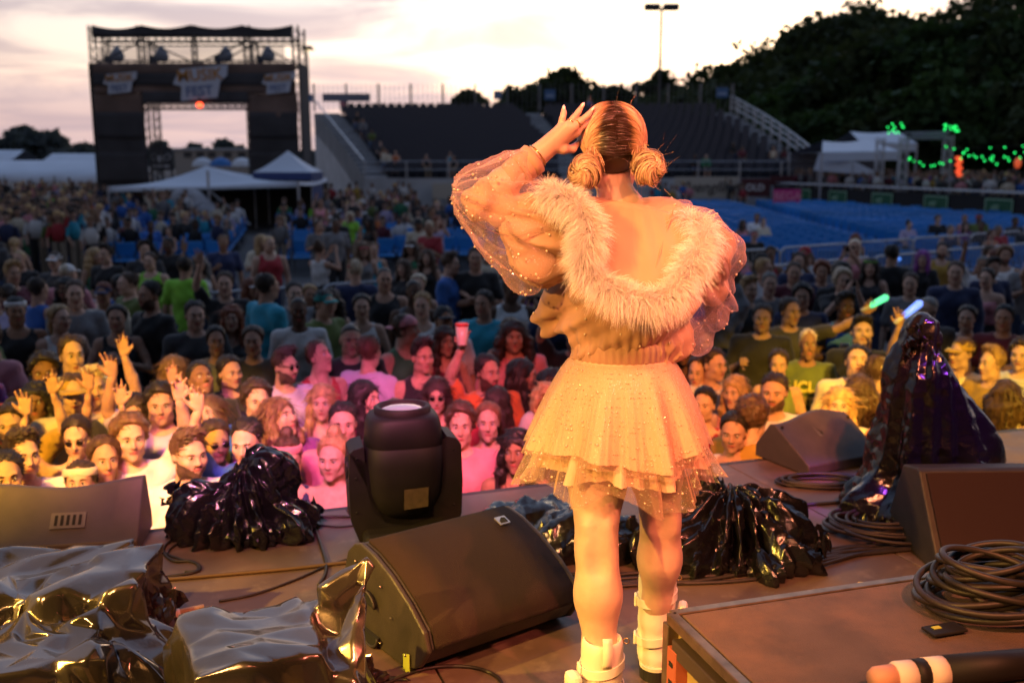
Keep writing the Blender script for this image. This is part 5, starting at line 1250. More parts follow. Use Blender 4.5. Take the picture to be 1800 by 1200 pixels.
def coil(c, r, n, rw, label, seed, sq=1.0, ax=None, rr=0.25, lift=0.05):
    rg = np.random.default_rng(seed); pts = []
    for k in range(n):
        ra = r*rg.uniform(1-rr, 1+rr*0.6); off = rg.normal(size=2)*r*0.16; ph = rg.uniform(0, 6.28); lz = rg.uniform(0, lift)
        for a in np.linspace(0, 2*pi, 12, endpoint=False):
            pts.append((c[0]+off[0]+ra*cos(a)*1.15, c[1]+off[1]+ra*sq*sin(a), c[2]+rw+lz+0.5*lift*(0.5+0.5*sin(a+ph))))
    m = MB(); m.tube(catmull(pts, 3), rw, 7); return tag(m.build('cable_coil', M_rub, smooth=True), label, 'cable')
coil(G(1545, 935, STAGE), 0.17, 9, 0.0085, 'loose coil of black cable on the deck before the tall covered bag', 3, 0.8)
coil(G(1445, 850, STAGE), 0.15, 6, 0.007, 'flat coil of cable behind the front monitor', 5, 0.5, lift=0.02)
cable([(1395, 888), (1450, 884), (1520, 878)], 0.009, 'short thick cable on the deck left of the tall covered bag')
coil(G(1745, 1062, STAGE+HC), 0.135, 15, 0.009, 'thick coil of black cable resting on the flight case', 8, 0.85, rr=0.45, lift=0.10)
def tube_thing(pts, r, m, name, par, sides=14):
    m_ = MB(); m_.tube(pts, r, sides); return m_.build(name, m, par, True)
# multipin connector lying on the case
a = G(1530, 1193, STAGE+HC+0.035); b = G(1850, 1160, STAGE+HC+0.035); d = (b-a)/np.linalg.norm(b-a)
t = thing('multipin_connector', 'fat dark connector with white taped bands at the bottom right edge', 'connector', a)
tube_thing([a, a+d*0.012, a+d*0.055], [0.018, 0.026, 0.028], mat('connector_cap', (0.55, 0.30, 0.20), 0.6), 'cap', t)
tube_thing([a+d*0.055, a+d*0.062, a+d*0.10], [0.030, 0.033, 0.033], M_tapew, 'tape_band', t); tube_thing([a+d*0.10, a+d*0.13], [0.034, 0.034], M_plast, 'collar', t)
tube_thing([a+d*0.13, a+d*0.175], [0.035, 0.035], M_tapew, 'tape_band', t); tube_thing([a+d*0.175, a+d*0.45], [0.036, 0.032], M_plast, 'body', t)
p = G(1660, 1108, STAGE+HC+0.006); m = MB(); m.box(p+[0, 0, 0.004], (0.10, 0.05, 0.008), 0.3, bev=0.003); o = tag(m.build('cable_tag', M_plast), 'dark cable tag with yellow lettering on the case lid', 'tag')
m = MB(); m.box(p+[-0.02, 0.0, 0.0088], (0.022, 0.012, 0.002), 0.3); m.build('yellow_print', M_tagy, o)
# single-pole power connectors at the bottom left
for k, (x, y) in enumerate(((10, 1182), (28, 1158))):
    a = G(x-40, y+4, STAGE+0.03); b = G(x+60, y-6, STAGE+0.03); d = (b-a)/np.linalg.norm(b-a)
    t = thing('power_connector', ('nearer' if k == 0 else 'farther')+' brass power plug with white sleeve at the bottom left corner', 'connector', a)
    tube_thing([a-d*0.2, a+d*0.03], [0.016, 0.016], M_rub, 'cable_end', t); tube_thing([a+d*0.03, a+d*0.09], [0.021, 0.021], M_brass, 'ring', t, 16)
    tube_thing([a+d*0.09, a+d*0.105], [0.023, 0.023], M_hole, 'gasket', t, 16); tube_thing([a+d*0.105, a+d*0.15], [0.022, 0.022], M_tapew, 'sleeve', t, 16)
a = G(305, 1078, STAGE+0.018); b = G(358, 1066, STAGE+0.018); d = (b-a)/np.linalg.norm(b-a)
t = thing('small_plug', 'small cream coloured plug lying between the two plastic covers', 'connector', a)
tube_thing([a, a+d*0.02], [0.017, 0.017], M_tapew, 'collar', t); tube_thing([a+d*0.02, b], [0.012, 0.010], mat('cream_plastic', (0.55, 0.42, 0.22), 0.5), 'plug_body', t)
for k, (x, y, w) in enumerate(((1512, 1024, 0.012), (826, 1128, 0.006), (1420, 1060, 0.005))):
    p = G(x, y, STAGE+0.004); m = MB(); m.prism([(-w, -w*0.3), (w*0.6, -w*0.5), (w, w*0.3), (-w*0.3, w*0.5)], 0, 0.002, lambda u, v, d: p+[u, v, d])
    tag(m.build('paper_scrap', mat('scrap', (0.7, 0.55, 0.2), 0.7)), ['yellow paper scrap on the deck before the flight case', 'tiny yellow scrap on the deck by the wedge monitor', 'tiny scrap on the deck edge behind the flight case'][k], 'scrap')
# ------------------------------------------------------------------ people: shared anatomy
def rotm(yaw=0.0, pitch=0.0, roll=0.0): return np.array(Euler((pitch, roll, yaw), 'XYZ').to_matrix())
def add_head(F, c, R, s=1.0, fem=False, smile=0.0):
    """head facing local -y, centred at c"""
    T = lambda p: np.asarray(c)+R @ (np.asarray(p, float)*s)
    E = lambda p, r, k=0.02, sub=False: F.ell(T(p), np.asarray(r)*s, k, R, sub)
    w = 0.95 if fem else 1.0
    E((0, 0.012, 0.035), (0.074*w, 0.094, 0.083)); E((0, -0.030, -0.005), (0.066*w, 0.062, 0.075), 0.03)
    E((0, -0.036, -0.058), (0.050*w, 0.052, 0.050), 0.035); E((0, -0.072, -0.096), (0.021*w, 0.017, 0.016), 0.03)
    for q in (-1, 1):
        E((q*0.040*w, -0.068, -0.018), (0.022, 0.020, 0.022), 0.02)            # cheek
        E((q*0.052*w, -0.012, -0.072), (0.016, 0.030, 0.022), 0.03)            # jaw corner
        F.cone(T((q*0.012, -0.090, 0.030)), T((q*0.046*w, -0.080, 0.033)), 0.009*s, 0.007*s, 0.014)   # brow ridge
    for q in (-1, 1): E((q*0.031, -0.103, 0.012), (0.017, 0.016, 0.011), 0.010, True)
    F.cone(T((0, -0.090, 0.018)), T((0, -0.110, -0.020)), 0.0075*s, 0.0115*s, 0.010)
    for q in (-1, 1): E((q*0.011, -0.100, -0.024), (0.008, 0.009, 0.007), 0.008)
    F.cone(T((-0.017-0.005*smile, -0.088, -0.050+0.004*smile)), T((0, -0.095, -0.050)), 0.005*s, 0.0065*s, 0.006); F.cone(T((0.017+0.005*smile, -0.088, -0.050+0.004*smile)), T((0, -0.095, -0.050)), 0.005*s, 0.0065*s, 0.006)
    F.cone(T((-0.013, -0.088, -0.060)), T((0.013, -0.088, -0.060)), 0.0065*s, 0.0065*s, 0.006)
    for q in (-1, 1): E((q*0.076*w, 0.012, -0.002), (0.009, 0.020, 0.030), 0.008)
def head_extras(c, R, s=1.0, smile=0.0, beard=False, glasses=False, fem=False):
    """eyes, brows (and glasses) as islands of the same mesh: list of (verts, faces, slot)"""
    T = lambda P: np.asarray(c)+(np.asarray(P, float)*s) @ R.T
    out = []
    for q in (-1, 1):
        m = MB(); m.ball((q*0.031, -0.0815, 0.012), 0.0125, 10, 8); out.append((T(np.concatenate(m.v)), m.f, 1))
        m = MB(); m.ball((q*0.030, -0.0900, 0.012), 0.0056, 8, 6); out.append((T(np.concatenate(m.v)), m.f, 2))
        m = MB(); m.tube([(q*0.014, -0.0965, 0.030), (q*0.030, -0.0955, 0.0355), (q*0.047, -0.084, 0.031)], [0.0035, 0.0042 if not fem else 0.003, 0.002], 6); out.append((T(np.concatenate(m.v)), m.f, 3))
        m = MB(); m.tube([(q*0.019, -0.0925, 0.016), (q*0.031, -0.0950, 0.0195), (q*0.043, -0.086, 0.015)], [0.0015, 0.0022, 0.0012], 5); out.append((T(np.concatenate(m.v)), m.f, 3))
        if glasses:
            m = MB(); m.ball((q*0.032, -0.101, 0.012), 0.022, 12, 6, (1, 0.25, 0.75)); m.cyl((q*0.05, -0.098, 0.018), (q*0.078, 0.0, 0.018), 0.003, sides=5); out.append((T(np.concatenate(m.v)), m.f, 2))
    if smile > 0.5:
        m = MB(); m.ball((0, -0.0925, -0.0545), 0.013, 10, 6, (1.15, 0.35, 0.32)); out.append((T(np.concatenate(m.v)), m.f, 1))
    return out
def face_slots(v, f, c, R, s=1.0, beard=False):
    """material slot per face of the head: 0 skin, 4 lips, 3 beard hair"""
    q = ((v[f].mean(1)-np.asarray(c)) @ R)/s
    mi = np.zeros(len(f), dtype=int)
    lip = (np.abs(q[:, 0]) < 0.021) & (q[:, 1] < -0.080) & (np.abs(q[:, 2]+0.055) < 0.0105-0.18*np.abs(q[:, 0])); 
    if beard:
        jit = 0.006*vnoise(q[:, 0], q[:, 1], q[:, 2], 260, 3)
        b = (q[:, 1] < 0.004+jit) & (q[:, 2] < -0.078+0.85*np.abs(q[:, 0])+jit) & (q[:, 2] > -0.120+jit)
        b |= (np.abs(q[:, 2]+0.040+0.1*np.abs(q[:, 0])) < 0.0045) & (np.abs(q[:, 0]) < 0.026) & (q[:, 1] < -0.07)
        mi[b] = 5
    mi[lip] = 4
    return mi
def hand(F, wrist, d, n, side, curl=(0.15, 0.15, 0.15, 0.2), spread=0.2, s=1.0, thumb=0.6, rk=0.004):
    """five-fingered hand; d: direction of the fingers, n: out of the back of the hand, side=+1 thumb towards d x n"""
    d = np.asarray(d, float); d /= np.linalg.norm(d); n = np.asarray(n, float); n = n-d*(n@d); n /= np.linalg.norm(n); u = np.cross(d, n)*side
    w = np.asarray(wrist, float); P = lambda a, b, c: w+(d*a+u*b+n*c)*s
    for b in (-0.026, -0.009, 0.009, 0.026): F.cone(P(0.005, b*0.6, 0), P(0.085-abs(b-0.005)*0.25, b, 0), 0.014*s, 0.0125*s, 0.012)
    tips = []
    for i, (b, L_) in enumerate(((0.030, 0.072), (0.010, 0.080), (-0.010, 0.075), (-0.029, 0.060))):
        a0 = 0.088-abs(b-0.005)*0.3; p = P(a0, b, 0); an = spread*(b/0.03)*0.5; dd = d*cos(an)+u*sin(an); q = p.copy(); c = curl[i]; r = 0.0088*s
        pts = [q]
        for k, f in enumerate((0.45, 0.31, 0.24)):
            dd2 = dd*cos(c*(k+1))-n*sin(c*(k+1)); q = q+dd2*L_*f*s; pts.append(q)
        F.chain(pts, [r, r*0.92, r*0.82, r*0.68], rk); tips.append(pts)
    p = P(0.022, 0.030, -0.004); t1 = d*cos(thumb)+u*sin(thumb)-n*0.25; t1 /= np.linalg.norm(t1); t2 = d*cos(thumb*0.5)+u*sin(thumb*0.5)-n*0.3; t2 /= np.linalg.norm(t2)
    F.chain([P(0.012, 0.016, 0), p, p+t1*0.040*s, p+t1*0.040*s+t2*0.032*s], [0.015*s, 0.0125*s, 0.0105*s, 0.0075*s], 0.008)
    return tips
def ribbons(paths, width, nrmfun=None):
    """thin flat strands: paths (n, k, 3); width (k,) or scalar; normals from nrmfun(points) or random"""
    P = np.asarray(paths, float); n, k, _ = P.shape; t = np.gradient(P, axis=1); t /= np.linalg.norm(t, axis=-1, keepdims=True)+1e-9
    N = nrmfun(P) if nrmfun is not None else rng.normal(size=(n, 1, 3))*np.ones((1, k, 1))
    b = np.cross(t, N); b /= np.linalg.norm(b, axis=-1, keepdims=True)+1e-9
    w = np.broadcast_to(np.asarray(width, float), (n, k))[..., None]*0.5
    V = np.stack([P-b*w, P+b*w], 2).reshape(-1, 3); i = np.arange(n*k*2).reshape(n, k, 2)
    return V, np.stack([i[:, :-1, 0], i[:, :-1, 1], i[:, 1:, 1], i[:, 1:, 0]], -1).reshape(-1, 4)
M_eye = mat('eye_white', (0.48, 0.45, 0.42), 0.3); M_iris = mat('eye_dark', (0.015, 0.010, 0.008), 0.15); M_brow = mat('brow_hair', (0.035, 0.022, 0.014), 0.8); M_lips = mat('lips', (0.36, 0.11, 0.10), 0.45)
M_skin = mat('skin', (0.5, 0.3, 0.22), 0.62, objcol=True, vary=0.14, vscale=26, spec=0.25, bump=[('noise', 40, 0.25, 0.006), ('noise', 160, 0.15, 0.002)])
M_stub = mat('beard_hair', (0.075, 0.042, 0.028), 0.85, vary=0.4, vscale=120)
SKINMATS = [M_skin, M_eye, M_iris, M_brow, M_lips, M_stub]
# ------------------------------------------------------------------ the performer
pf = thing('person', 'performer seen from behind in puffed tulle sleeves, feather trimmed hood, ruffled skirt and white boots', 'person', (PX, PY, STAGE))
M_pskin = mat('performer_skin', (0.56, 0.36, 0.27), 0.46, spec=0.35, vary=0.11, vscale=16, sss=0.12, bump=[('noise', 28, 0.25, 0.006), ('noise', 220, 0.15, 0.001)])
M_fab = mat('costume_jersey', (0.46, 0.27, 0.17), 0.75, sheen=0.2, bump=[('noise', 500, 0.2, 0.001)], vary=0.05, vscale=10)
def tulle(name, col, dens):
    m = bpy.data.materials.new(name); m.use_nodes = True; t = m.node_tree; t.nodes.clear(); K = t.links.new
    o = t.nodes.new('ShaderNodeOutputMaterial'); tr = t.nodes.new('ShaderNodeBsdfTransparent'); di = t.nodes.new('ShaderNodeBsdfDiffuse'); tl = t.nodes.new('ShaderNodeBsdfTranslucent')
    gl = t.nodes.new('ShaderNodeBsdfGlossy'); gl.inputs['Roughness'].default_value = 0.4
    di.inputs[0].default_value = (*col, 1); tl.inputs[0].default_value = (*col, 1); gl.inputs[0].default_value = (0.9, 0.85, 0.8, 1)
    a = t.nodes.new('ShaderNodeMixShader'); a.inputs[0].default_value = 0.4; K(di.outputs[0], a.inputs[1]); K(tl.outputs[0], a.inputs[2])
    lw = t.nodes.new('ShaderNodeLayerWeight'); lw.inputs[0].default_value = 0.35        # a net is denser where it is seen edge on
    mr = t.nodes.new('ShaderNodeMapRange'); mr.inputs[3].default_value = dens; mr.inputs[4].default_value = min(0.95, dens+0.5); K(lw.outputs['Facing'], mr.inputs[0])
    tc = t.nodes.new('ShaderNodeTexCoord'); n = t.nodes.new('ShaderNodeTexVoronoi'); n.inputs['Scale'].default_value = 160; K(tc.outputs['Object'], n.inputs['Vector'])
    lt = t.nodes.new('ShaderNodeMath'); lt.operation = 'LESS_THAN'; lt.inputs[1].default_value = 0.16; K(n.outputs['Distance'], lt.inputs[0])
    ma = t.nodes.new('ShaderNodeMath'); ma.operation = 'MULTIPLY_ADD'; ma.inputs[1].default_value = 0.35; K(lt.outputs[0], ma.inputs[0]); K(mr.outputs[0], ma.inputs[2]); ma.use_clamp = True
    g = t.nodes.new('ShaderNodeMixShader'); K(lt.outputs[0], g.inputs[0]); K(a.outputs[0], g.inputs[1]); K(gl.outputs[0], g.inputs[2])
    b = t.nodes.new('ShaderNodeMixShader'); K(ma.outputs[0], b.inputs[0]); K(tr.outputs[0], b.inputs[1]); K(g.outputs[0], b.inputs[2]); K(b.outputs[0], o.inputs[0]); MATS[name] = m; return m
M_fab2 = mat('skirt_jersey', (0.60, 0.42, 0.26), 0.75, sheen=0.2, bump=[('noise', 500, 0.2, 0.001)], vary=0.05, vscale=10)
M_tul = tulle('tulle', (0.90, 0.64, 0.60), 0.13); M_tul2 = tulle('tulle_skirt', (0.80, 0.56, 0.38), 0.20)
M_boot = mat('boot_leather', (0.72, 0.68, 0.58), 0.42, bump=('noise', 60, 0.15, 0.003)); M_sole = mat('boot_sole', (0.02, 0.018, 0.016), 0.6)
M_pearl = mat('pearl', (0.80, 0.66, 0.50), 0.12, 0.25, coat=0.6); M_gold = mat('gold', (0.80, 0.55, 0.22), 0.22, 1.0)
# joints
YB = PY
hipL, kneeL, ankL = W(1052, 735, 2.72), W(1048, 962, 2.605), W(1056, 1232, 2.55)
hipR, kneeR, ankR = W(1142, 735, 2.74), W(1161, 912, 2.80), W(1152, 1138, 2.88)
ankL[2] = STAGE+0.12; ankR[2] = STAGE+0.12
pel, wai, chs, nkb = W(1097, 690, 2.74), W(1097, 605, 2.74), W(1092, 480, 2.74), W(1092, 375, 2.75)
shL, shR = W(1005, 404, 2.72), W(1186, 408, 2.76)
elL, wrL = W(845, 355, 2.66), W(942, 276, 2.70)
elR, wrR = W(1248, 505, 2.84), W(1190, 470, 3.05)
hc = W(1075, 262, 2.77)
F = Field((PX-0.52, PY-0.36, STAGE), (PX+0.50, PY+0.48, STAGE+1.78), 0.0075)
for h, k, a in ((hipL, kneeL, ankL), (hipR, kneeR, ankR)):
    th = h*0.5+k*0.5; ca = k*0.68+a*0.32+[0, -0.012, 0]; kb = k+[0, -0.012, -0.005]
    F.chain([h, th, k, ca, k*0.3+a*0.7, a], [0.092, 0.077, 0.054, 0.058, 0.044, 0.039], 0.03)
    F.ell(a+[0, 0.06, -0.07], (0.042, 0.11, 0.045), 0.03)
    for q in (-1, 1): F.ell(k*0.72+a*0.28+[q*0.024, -0.016, 0], (0.026, 0.028, 0.080), 0.04); F.cone(k+[q*0.028, -0.026, 0.07], k+[q*0.030, -0.028, -0.02], 0.014, 0.012, 0.03)
    F.ell(k+[0, -0.074, -0.005], (0.022, 0.018, 0.045), 0.03, None, True)
F.cone(hipL+[0.01, 0, 0.03], hipR+[-0.01, 0, 0.03], 0.105, 0.105, 0.05, flat=((0, 1, 0), 0.95)); F.cone(pel, wai, 0.13, 0.115, 0.05, flat=((0, 1, 0), 0.8)); F.cone(wai, chs, 0.115, 0.135, 0.05, flat=((0, 1, 0), 0.8))
F.cone(shL, shR, 0.06, 0.06, 0.06); F.cone(chs, nkb, 0.12, 0.07, 0.05, flat=((0, 1, 0), 0.8)); F.cone(nkb-[0, 0, 0.03], hc-[0, 0.0, 0.06], 0.050, 0.048, 0.025)
F.chain([shL, shL*0.5+elL*0.5, elL], [0.055, 0.047, 0.038], 0.03); F.chain([elL, elL*0.6+wrL*0.4, wrL], [0.038, 0.040, 0.026], 0.02)
F.chain([shR, shR*0.5+elR*0.5, elR], [0.055, 0.047, 0.038], 0.03); F.chain([elR, elR*0.6+wrR*0.4, wrR], [0.038, 0.040, 0.026], 0.02)
RH = rotm(pi+0.05, 0.0, 0.06)
v1, f1 = F.surf(1)
Hf = Field(hc-[0.13, 0.15, 0.17], hc+[0.13, 0.15, 0.15], 0.005); add_head(Hf, hc, RH, 0.98, True); Hf.cone(nkb-[0, 0, 0.02], hc-[0, 0, 0.06], 0.050, 0.048, 0.025); v2, f2 = Hf.surf(1)
# left hand laid against the hair, fingers up
hd_ = W(1003, 212, 2.72)-wrL
Fh = Field(np.minimum(wrL, W(1048, 180, 2.74))-[0.05, 0.07, 0.06], np.maximum(wrL, W(1048, 180, 2.74))+[0.07, 0.09, 0.05], 0.0028)
kn = [W(984, 226, 2.70), W(996, 222, 2.685), W(1008, 224, 2.685), W(1014, 232, 2.70)]
tipc = [[W(989, 208, 2.70), W(991, 199, 2.705), W(991, 189, 2.715)], [W(1008, 208, 2.69), W(1017, 197, 2.70), W(1025, 184, 2.715)], [W(1022, 212, 2.69), W(1033, 203, 2.70), W(1043, 191, 2.715)], [W(1024, 222, 2.70), W(1036, 215, 2.715), W(1046, 208, 2.735)]]
pal = W(968, 252, 2.695)
for q in kn: Fh.cone(wrL*0.75+pal*0.25, q, 0.022, 0.0125, 0.012)
Fh.cone(wrL*1.3-elL*0.3-[0, 0, 0], wrL, 0.026, 0.026, 0.012); Fh.cone(elL*0.3+wrL*0.7, wrL, 0.030, 0.026, 0.012)
for q, tp in zip(kn, tipc): Fh.chain([q]+tp, [0.0098, 0.0088, 0.0080, 0.0052], 0.003)
Fh.chain([pal, W(990, 262, 2.70), W(1006, 262, 2.72), W(1016, 252, 2.735)], [0.018, 0.013, 0.0105, 0.008], 0.008)
v3, f3 = Fh.surf(1)
Fr = Field(wrR-[0.14, 0.12, 0.12], wrR+[0.14, 0.24, 0.16], 0.0045); hand(Fr, wrR, wrR-elR+np.array([-0.05, 0.1, 0.05]), (0.3, 0.2, 1), 1, (0.6, 0.6, 0.6, 0.6)); v4, f4 = Fr.surf(1)
V = []; FF = []; MI = []; n0 = 0
for v, f in ((v1, f1), (v2, f2), (v3, f3), (v4, f4)): V.append(v); FF += [tuple(q+n0) for q in f]; MI += list(face_slots(v, f, hc, RH, 0.98)) if v is v2 else [0]*len(f); n0 += len(v)
for v, f, s in head_extras(hc, RH, 0.98, fem=True): V.append(v); FF += [tuple(int(i)+n0 for i in q) for q in f]; MI += [s]*len(f); n0 += len(v)
body = put('body', mesh_from('body', np.concatenate(V), FF, [M_pskin, M_eye, M_iris, M_brow, M_lips], True, MI), pf)
# nails and rings
for tp in tipc[:3]:
    d = tp[2]-tp[1]; d /= np.linalg.norm(d); m = MB(); m.tube([tp[2]-d*0.010+[0, -0.0045, 0], tp[2]+[0, -0.0042, 0.0], tp[2]+d*0.006+[0, -0.002, 0]], [0.0035, 0.0048, 0.0022], 8); m.build('nail', mat('nail', (0.85, 0.68, 0.62), 0.2), body, True)
def ring_at(p, d, r, w, name, par, m=M_gold, sq=1.0):
    d = d/np.linalg.norm(d); u = np.cross(d, [0, 1.0, 0]); u /= np.linalg.norm(u); w_ = np.cross(d, u); a = np.linspace(0, 2*pi, 24, endpoint=False)
    mb = MB(); mb.tube([p+r*(cos(x)*u+sq*sin(x)*w_) for x in a], w, 8, closed=True); return mb.build(name, m, par, True)
ring_at(kn[1]*0.4+tipc[1][0]*0.6, tipc[1][0]-kn[1], 0.0098, 0.0016, 'ring', pf); ring_at(kn[2]*0.4+tipc[2][0]*0.6, tipc[2][0]-kn[2], 0.0098, 0.0016, 'ring', pf)
ring_at(wrL*0.9+pal*0.1+[0.0, 0, 0], wrL-elL, 0.0315, 0.0022, 'bangle', pf); 
# necklace
a = np.linspace(-2.6, 2.6, 40); q = nkb+[0.003, 0, 0.028]
m = MB(); m.tube([q+np.array([0.058*sin(x), -0.060*cos(x), -0.010*cos(x)+0.004*sin(x)]) for x in a], 0.0017, 6); m.build('necklace', M_gold, pf, True)

# --- bodice
B = Field((PX-0.36, PY-0.30, STAGE+0.95), (PX+0.36, PY+0.30, STAGE+1.50), 0.0065)
w0 = W(1097, 612, 2.74)
B.cone(w0, W(1097, 560, 2.74), 0.126, 0.148, 0.05, flat=((0, 1, 0), 0.82)); B.cone(W(1092, 555, 2.74), W(1092, 470, 2.74), 0.155, 0.150, 0.06, flat=((0, 1, 0), 0.82))
B.cone(W(1050, 450, 2.73), W(1030, 410, 2.72), 0.12, 0.085, 0.06, flat=((0, 1, 0), 0.8)); B.cone(W(1135, 450, 2.75), W(1160, 412, 2.75), 0.12, 0.085, 0.06, flat=((0, 1, 0), 0.8))
B.cone(W(1035, 402, 2.73), W(1165, 402, 2.75), 0.075, 0.075, 0.06)
B.cone(W(985, 500, 2.76), W(966, 560, 2.80), 0.05, 0.045, 0.05); B.cone(W(1185, 520, 2.76), W(1185, 590, 2.74), 0.06, 0.05, 0.05)
def bodwr(X, Y, Z):
    zz = (Z-STAGE-1.05)
    dg = (X-PX)*0.55-zz
    w = np.clip((0.36-zz)/0.2, 0, 1)
    gath = np.clip((0.10-zz)/0.10, 0, 1)
    return w*(0.007*np.sin(dg*58+3*vnoise(X, Y, Z, 6, 4))+0.0045*np.sin(dg*110+4*vnoise(X, Y, Z, 7, 9))+crumple(X, Y, Z, 7, 0.012, 61, 4, 0.4, 0.6))+gath*0.009*np.sin(np.arctan2(Y-PY, X-PX)*26+2*vnoise(X, Y, Z, 8, 2))+0.004*vnoise(X, Y, Z, 30, 5)
B.wobble(bodwr); v, f = B.surf(1); top_o = put('top', mesh_from('top', v, f, M_fab, True), pf)
def gathered_ring(c, rx, ry, z, n, amp, k, ph=0.0, seed=0):
    a = np.arange(n)*2*pi/n; r = 1+amp*np.sin(a*k+ph+0.8*np.sin(a*3+seed))
    return np.stack([c[0]+rx*r*np.cos(a), c[1]+ry*r*np.sin(a), np.full(n, z)], 1)
wz = STAGE+1.045; wc = np.array([W(1092, 620, PY)[0], PY+0.01])
m = MB(); m.loft([gathered_ring(wc, rx, ry, z, 220, 0.010, 44, 0, 1) for rx, ry, z in ((0.134, 0.114, wz-0.022), (0.137, 0.120, wz-0.010), (0.138, 0.121, wz+0.012), (0.137, 0.119, wz+0.026), (0.128, 0.108, wz+0.034))]); m.build('waistband', M_fab, top_o, True)
# --- skirt
def tier(z0, z1, r0, r1, amp, k, seed, wave=0.02, n=300, rows=22, flare=1.15, zsag=0.012, ysq=0.93, tilt=0.0):
    R = []; a = np.arange(n)*2*pi/n; rg = np.random.default_rng(seed); ph = rg.uniform(0, 6.28, 8)
    fold = 0.6*np.sin(a*k+ph[0]+1.2*np.sin(a*2+ph[1]))+0.4*np.sin(a*(k*1.7)//1+ph[2]+np.sin(a*3+ph[3]))
    fold = np.where(fold > 0, fold, fold*0.8)
    for i in range(rows+1):
        s = i/rows; r = r0+(r1-r0)*s**(1/flare)+amp*s**1.2*fold
        z = z0+(z1-z0)*s+zsag*s*s*np.sin(a*k*0.5+ph[4])+wave*s**3*np.sin(a*3+ph[5])+tilt*s*np.sin(a)
        R.append(np.stack([wc[0]+r*np.cos(a)*1.0, wc[1]+r*ysq*np.sin(a), z], 1))
    return R
zt, zm, zb = wz-0.018, STAGE+0.782, STAGE+0.700
m = MB(); m.loft(tier(zt, zm, 0.130, 0.248, 0.034, 9, 3, 0.014, flare=1.45)); sk = m.build('skirt', M_fab2, pf, True)
m = MB(); m.loft(tier(zt-0.09, zb+0.02, 0.152, 0.222, 0.044, 12, 8, 0.010)); m.build('lower_tier', M_fab2, sk, True)
m = MB(); m.loft(tier(zt, zm-0.012, 0.137, 0.258, 0.036, 9, 3, 0.018, flare=1.45)); m.build('tulle_upper', M_tul2, sk, True)
m = MB(); m.loft(tier(zt-0.10, zb-0.022, 0.165, 0.264, 0.050, 11, 17, 0.016, zsag=0.028)); m.build('tulle_lower', M_tul2, sk, True)
m = MB(); m.loft([gathered_ring(wc, rx, ry, z, 220, 0.008, 40, 0, 3) for rx, ry, z in ((0.130, 0.112, wz-0.012), (0.136, 0.119, wz-0.020), (0.140, 0.122, wz-0.045), (0.138, 0.121, wz-0.055))]); m.build('skirt_waistband', M_fab2, sk, True)
# --- hood and feather trim
rim_px = [(958, 338, 2.60), (992, 346, 2.565), (1022, 372, 2.535), (1035, 405, 2.52), (1030, 432, 2.515), (1024, 458, 2.51), (1042, 488, 2.50), (1085, 514, 2.49), (1135, 528, 2.49), (1176, 520, 2.50), (1200, 490, 2.525), (1218, 455, 2.55), (1238, 425, 2.59), (1228, 398, 2.64), (1204, 386, 2.69)]
rim = catmull(np.array([W(*q) for q in rim_px]), 12)
nk_px = [(1000, 384, 2.665), (1035, 366, 2.65), (1070, 356, 2.645), (1100, 356, 2.645), (1130, 362, 2.65), (1165, 372, 2.665), (1198, 384, 2.68)]
nkc = catmull(np.array([W(*q) for q in nk_px]), 8); nkr = np.array([[np.interp(s, np.linspace(0, 1, len(nkc)), nkc[:, j]) for j in range(3)] for s in np.linspace(0, 1, len(rim))])
rows = []
for s in np.linspace(0, 1, 16):
    q = nkr*(1-s)+rim*s; q[:, 1] += 0.055*sin(pi*s)*np.sin(np.linspace(0, pi, len(rim)))*0.6
    q[:, 1] += (0.007*np.sin(np.linspace(0, 26, len(rim)))+0.006*np.sin(np.linspace(0, 57, len(rim))+2*s))*s; rows.append(q)
m = MB(); m.loft(rows, closed=False)
under = [rim]
for s in np.linspace(0.15, 1, 8):
    q = rim*(1-s)+(nkr*0.35+rim*0.65)*s; q = q+np.stack([np.zeros(len(rim)), 0.10*s*np.ones(len(rim)), -0.01*s*np.ones(len(rim))], 1); under.append(q)
m.loft(under, closed=False)
hood = m.build('hood', M_fab, pf, True); md = hood.modifiers.new('t', 'SOLIDIFY'); md.thickness = 0.004
m = MB(); ln = [W(1182, 368, 2.655), W(1172, 400, 2.648), W(1160, 440, 2.605), W(1150, 478, 2.565), W(1158, 492, 2.548)]; m.tube(catmull(ln, 6)+[0, -0.014, 0], 0.0022, 6); m.build('seam', M_fab, hood, True)
# feathers: dense fine strands all round the rim
NS = 24000; rg = np.random.default_rng(5); L_ = len(rim)-1
ti = rg.uniform(0, L_-0.01, NS); ii = ti.astype(int); fr = (ti-ii)[:, None]; p0 = rim[ii]*(1-fr)+rim[ii+1]*fr
tg = np.gradient(rim, axis=0); tg /= np.linalg.norm(tg, axis=1)[:, None]; tt = tg[ii]
ref = np.array([0, -1.0, 0.2]); u_ = np.cross(tt, ref); u_ /= np.linalg.norm(u_, axis=1)[:, None]; w_ = np.cross(u_, tt)
ang = rg.uniform(-2.3, 2.3, NS); dirn = -w_*np.cos(ang)[:, None]*np.sign((-w_*[0, -1, 0]).sum(1))[:, None]+u_*np.sin(ang)[:, None]
base = p0+dirn*rg.uniform(0.004, 0.024, NS)[:, None]
cl = np.stack([vnoise(base[:, 0], base[:, 1], base[:, 2], 130, q) for q in (1, 2, 3)], 1)
dirn = dirn+cl*0.45+tt*rg.normal(size=(NS, 1))*0.35+rg.normal(size=(NS, 3))*0.16; dirn /= np.linalg.norm(dirn, axis=1)[:, None]
ln_ = rg.uniform(0.022, 0.052, NS)*(1+0.25*vnoise(base[:, 0], base[:, 1], base[:, 2], 60, 8)); kk = 4; P = np.zeros((NS, kk, 3))
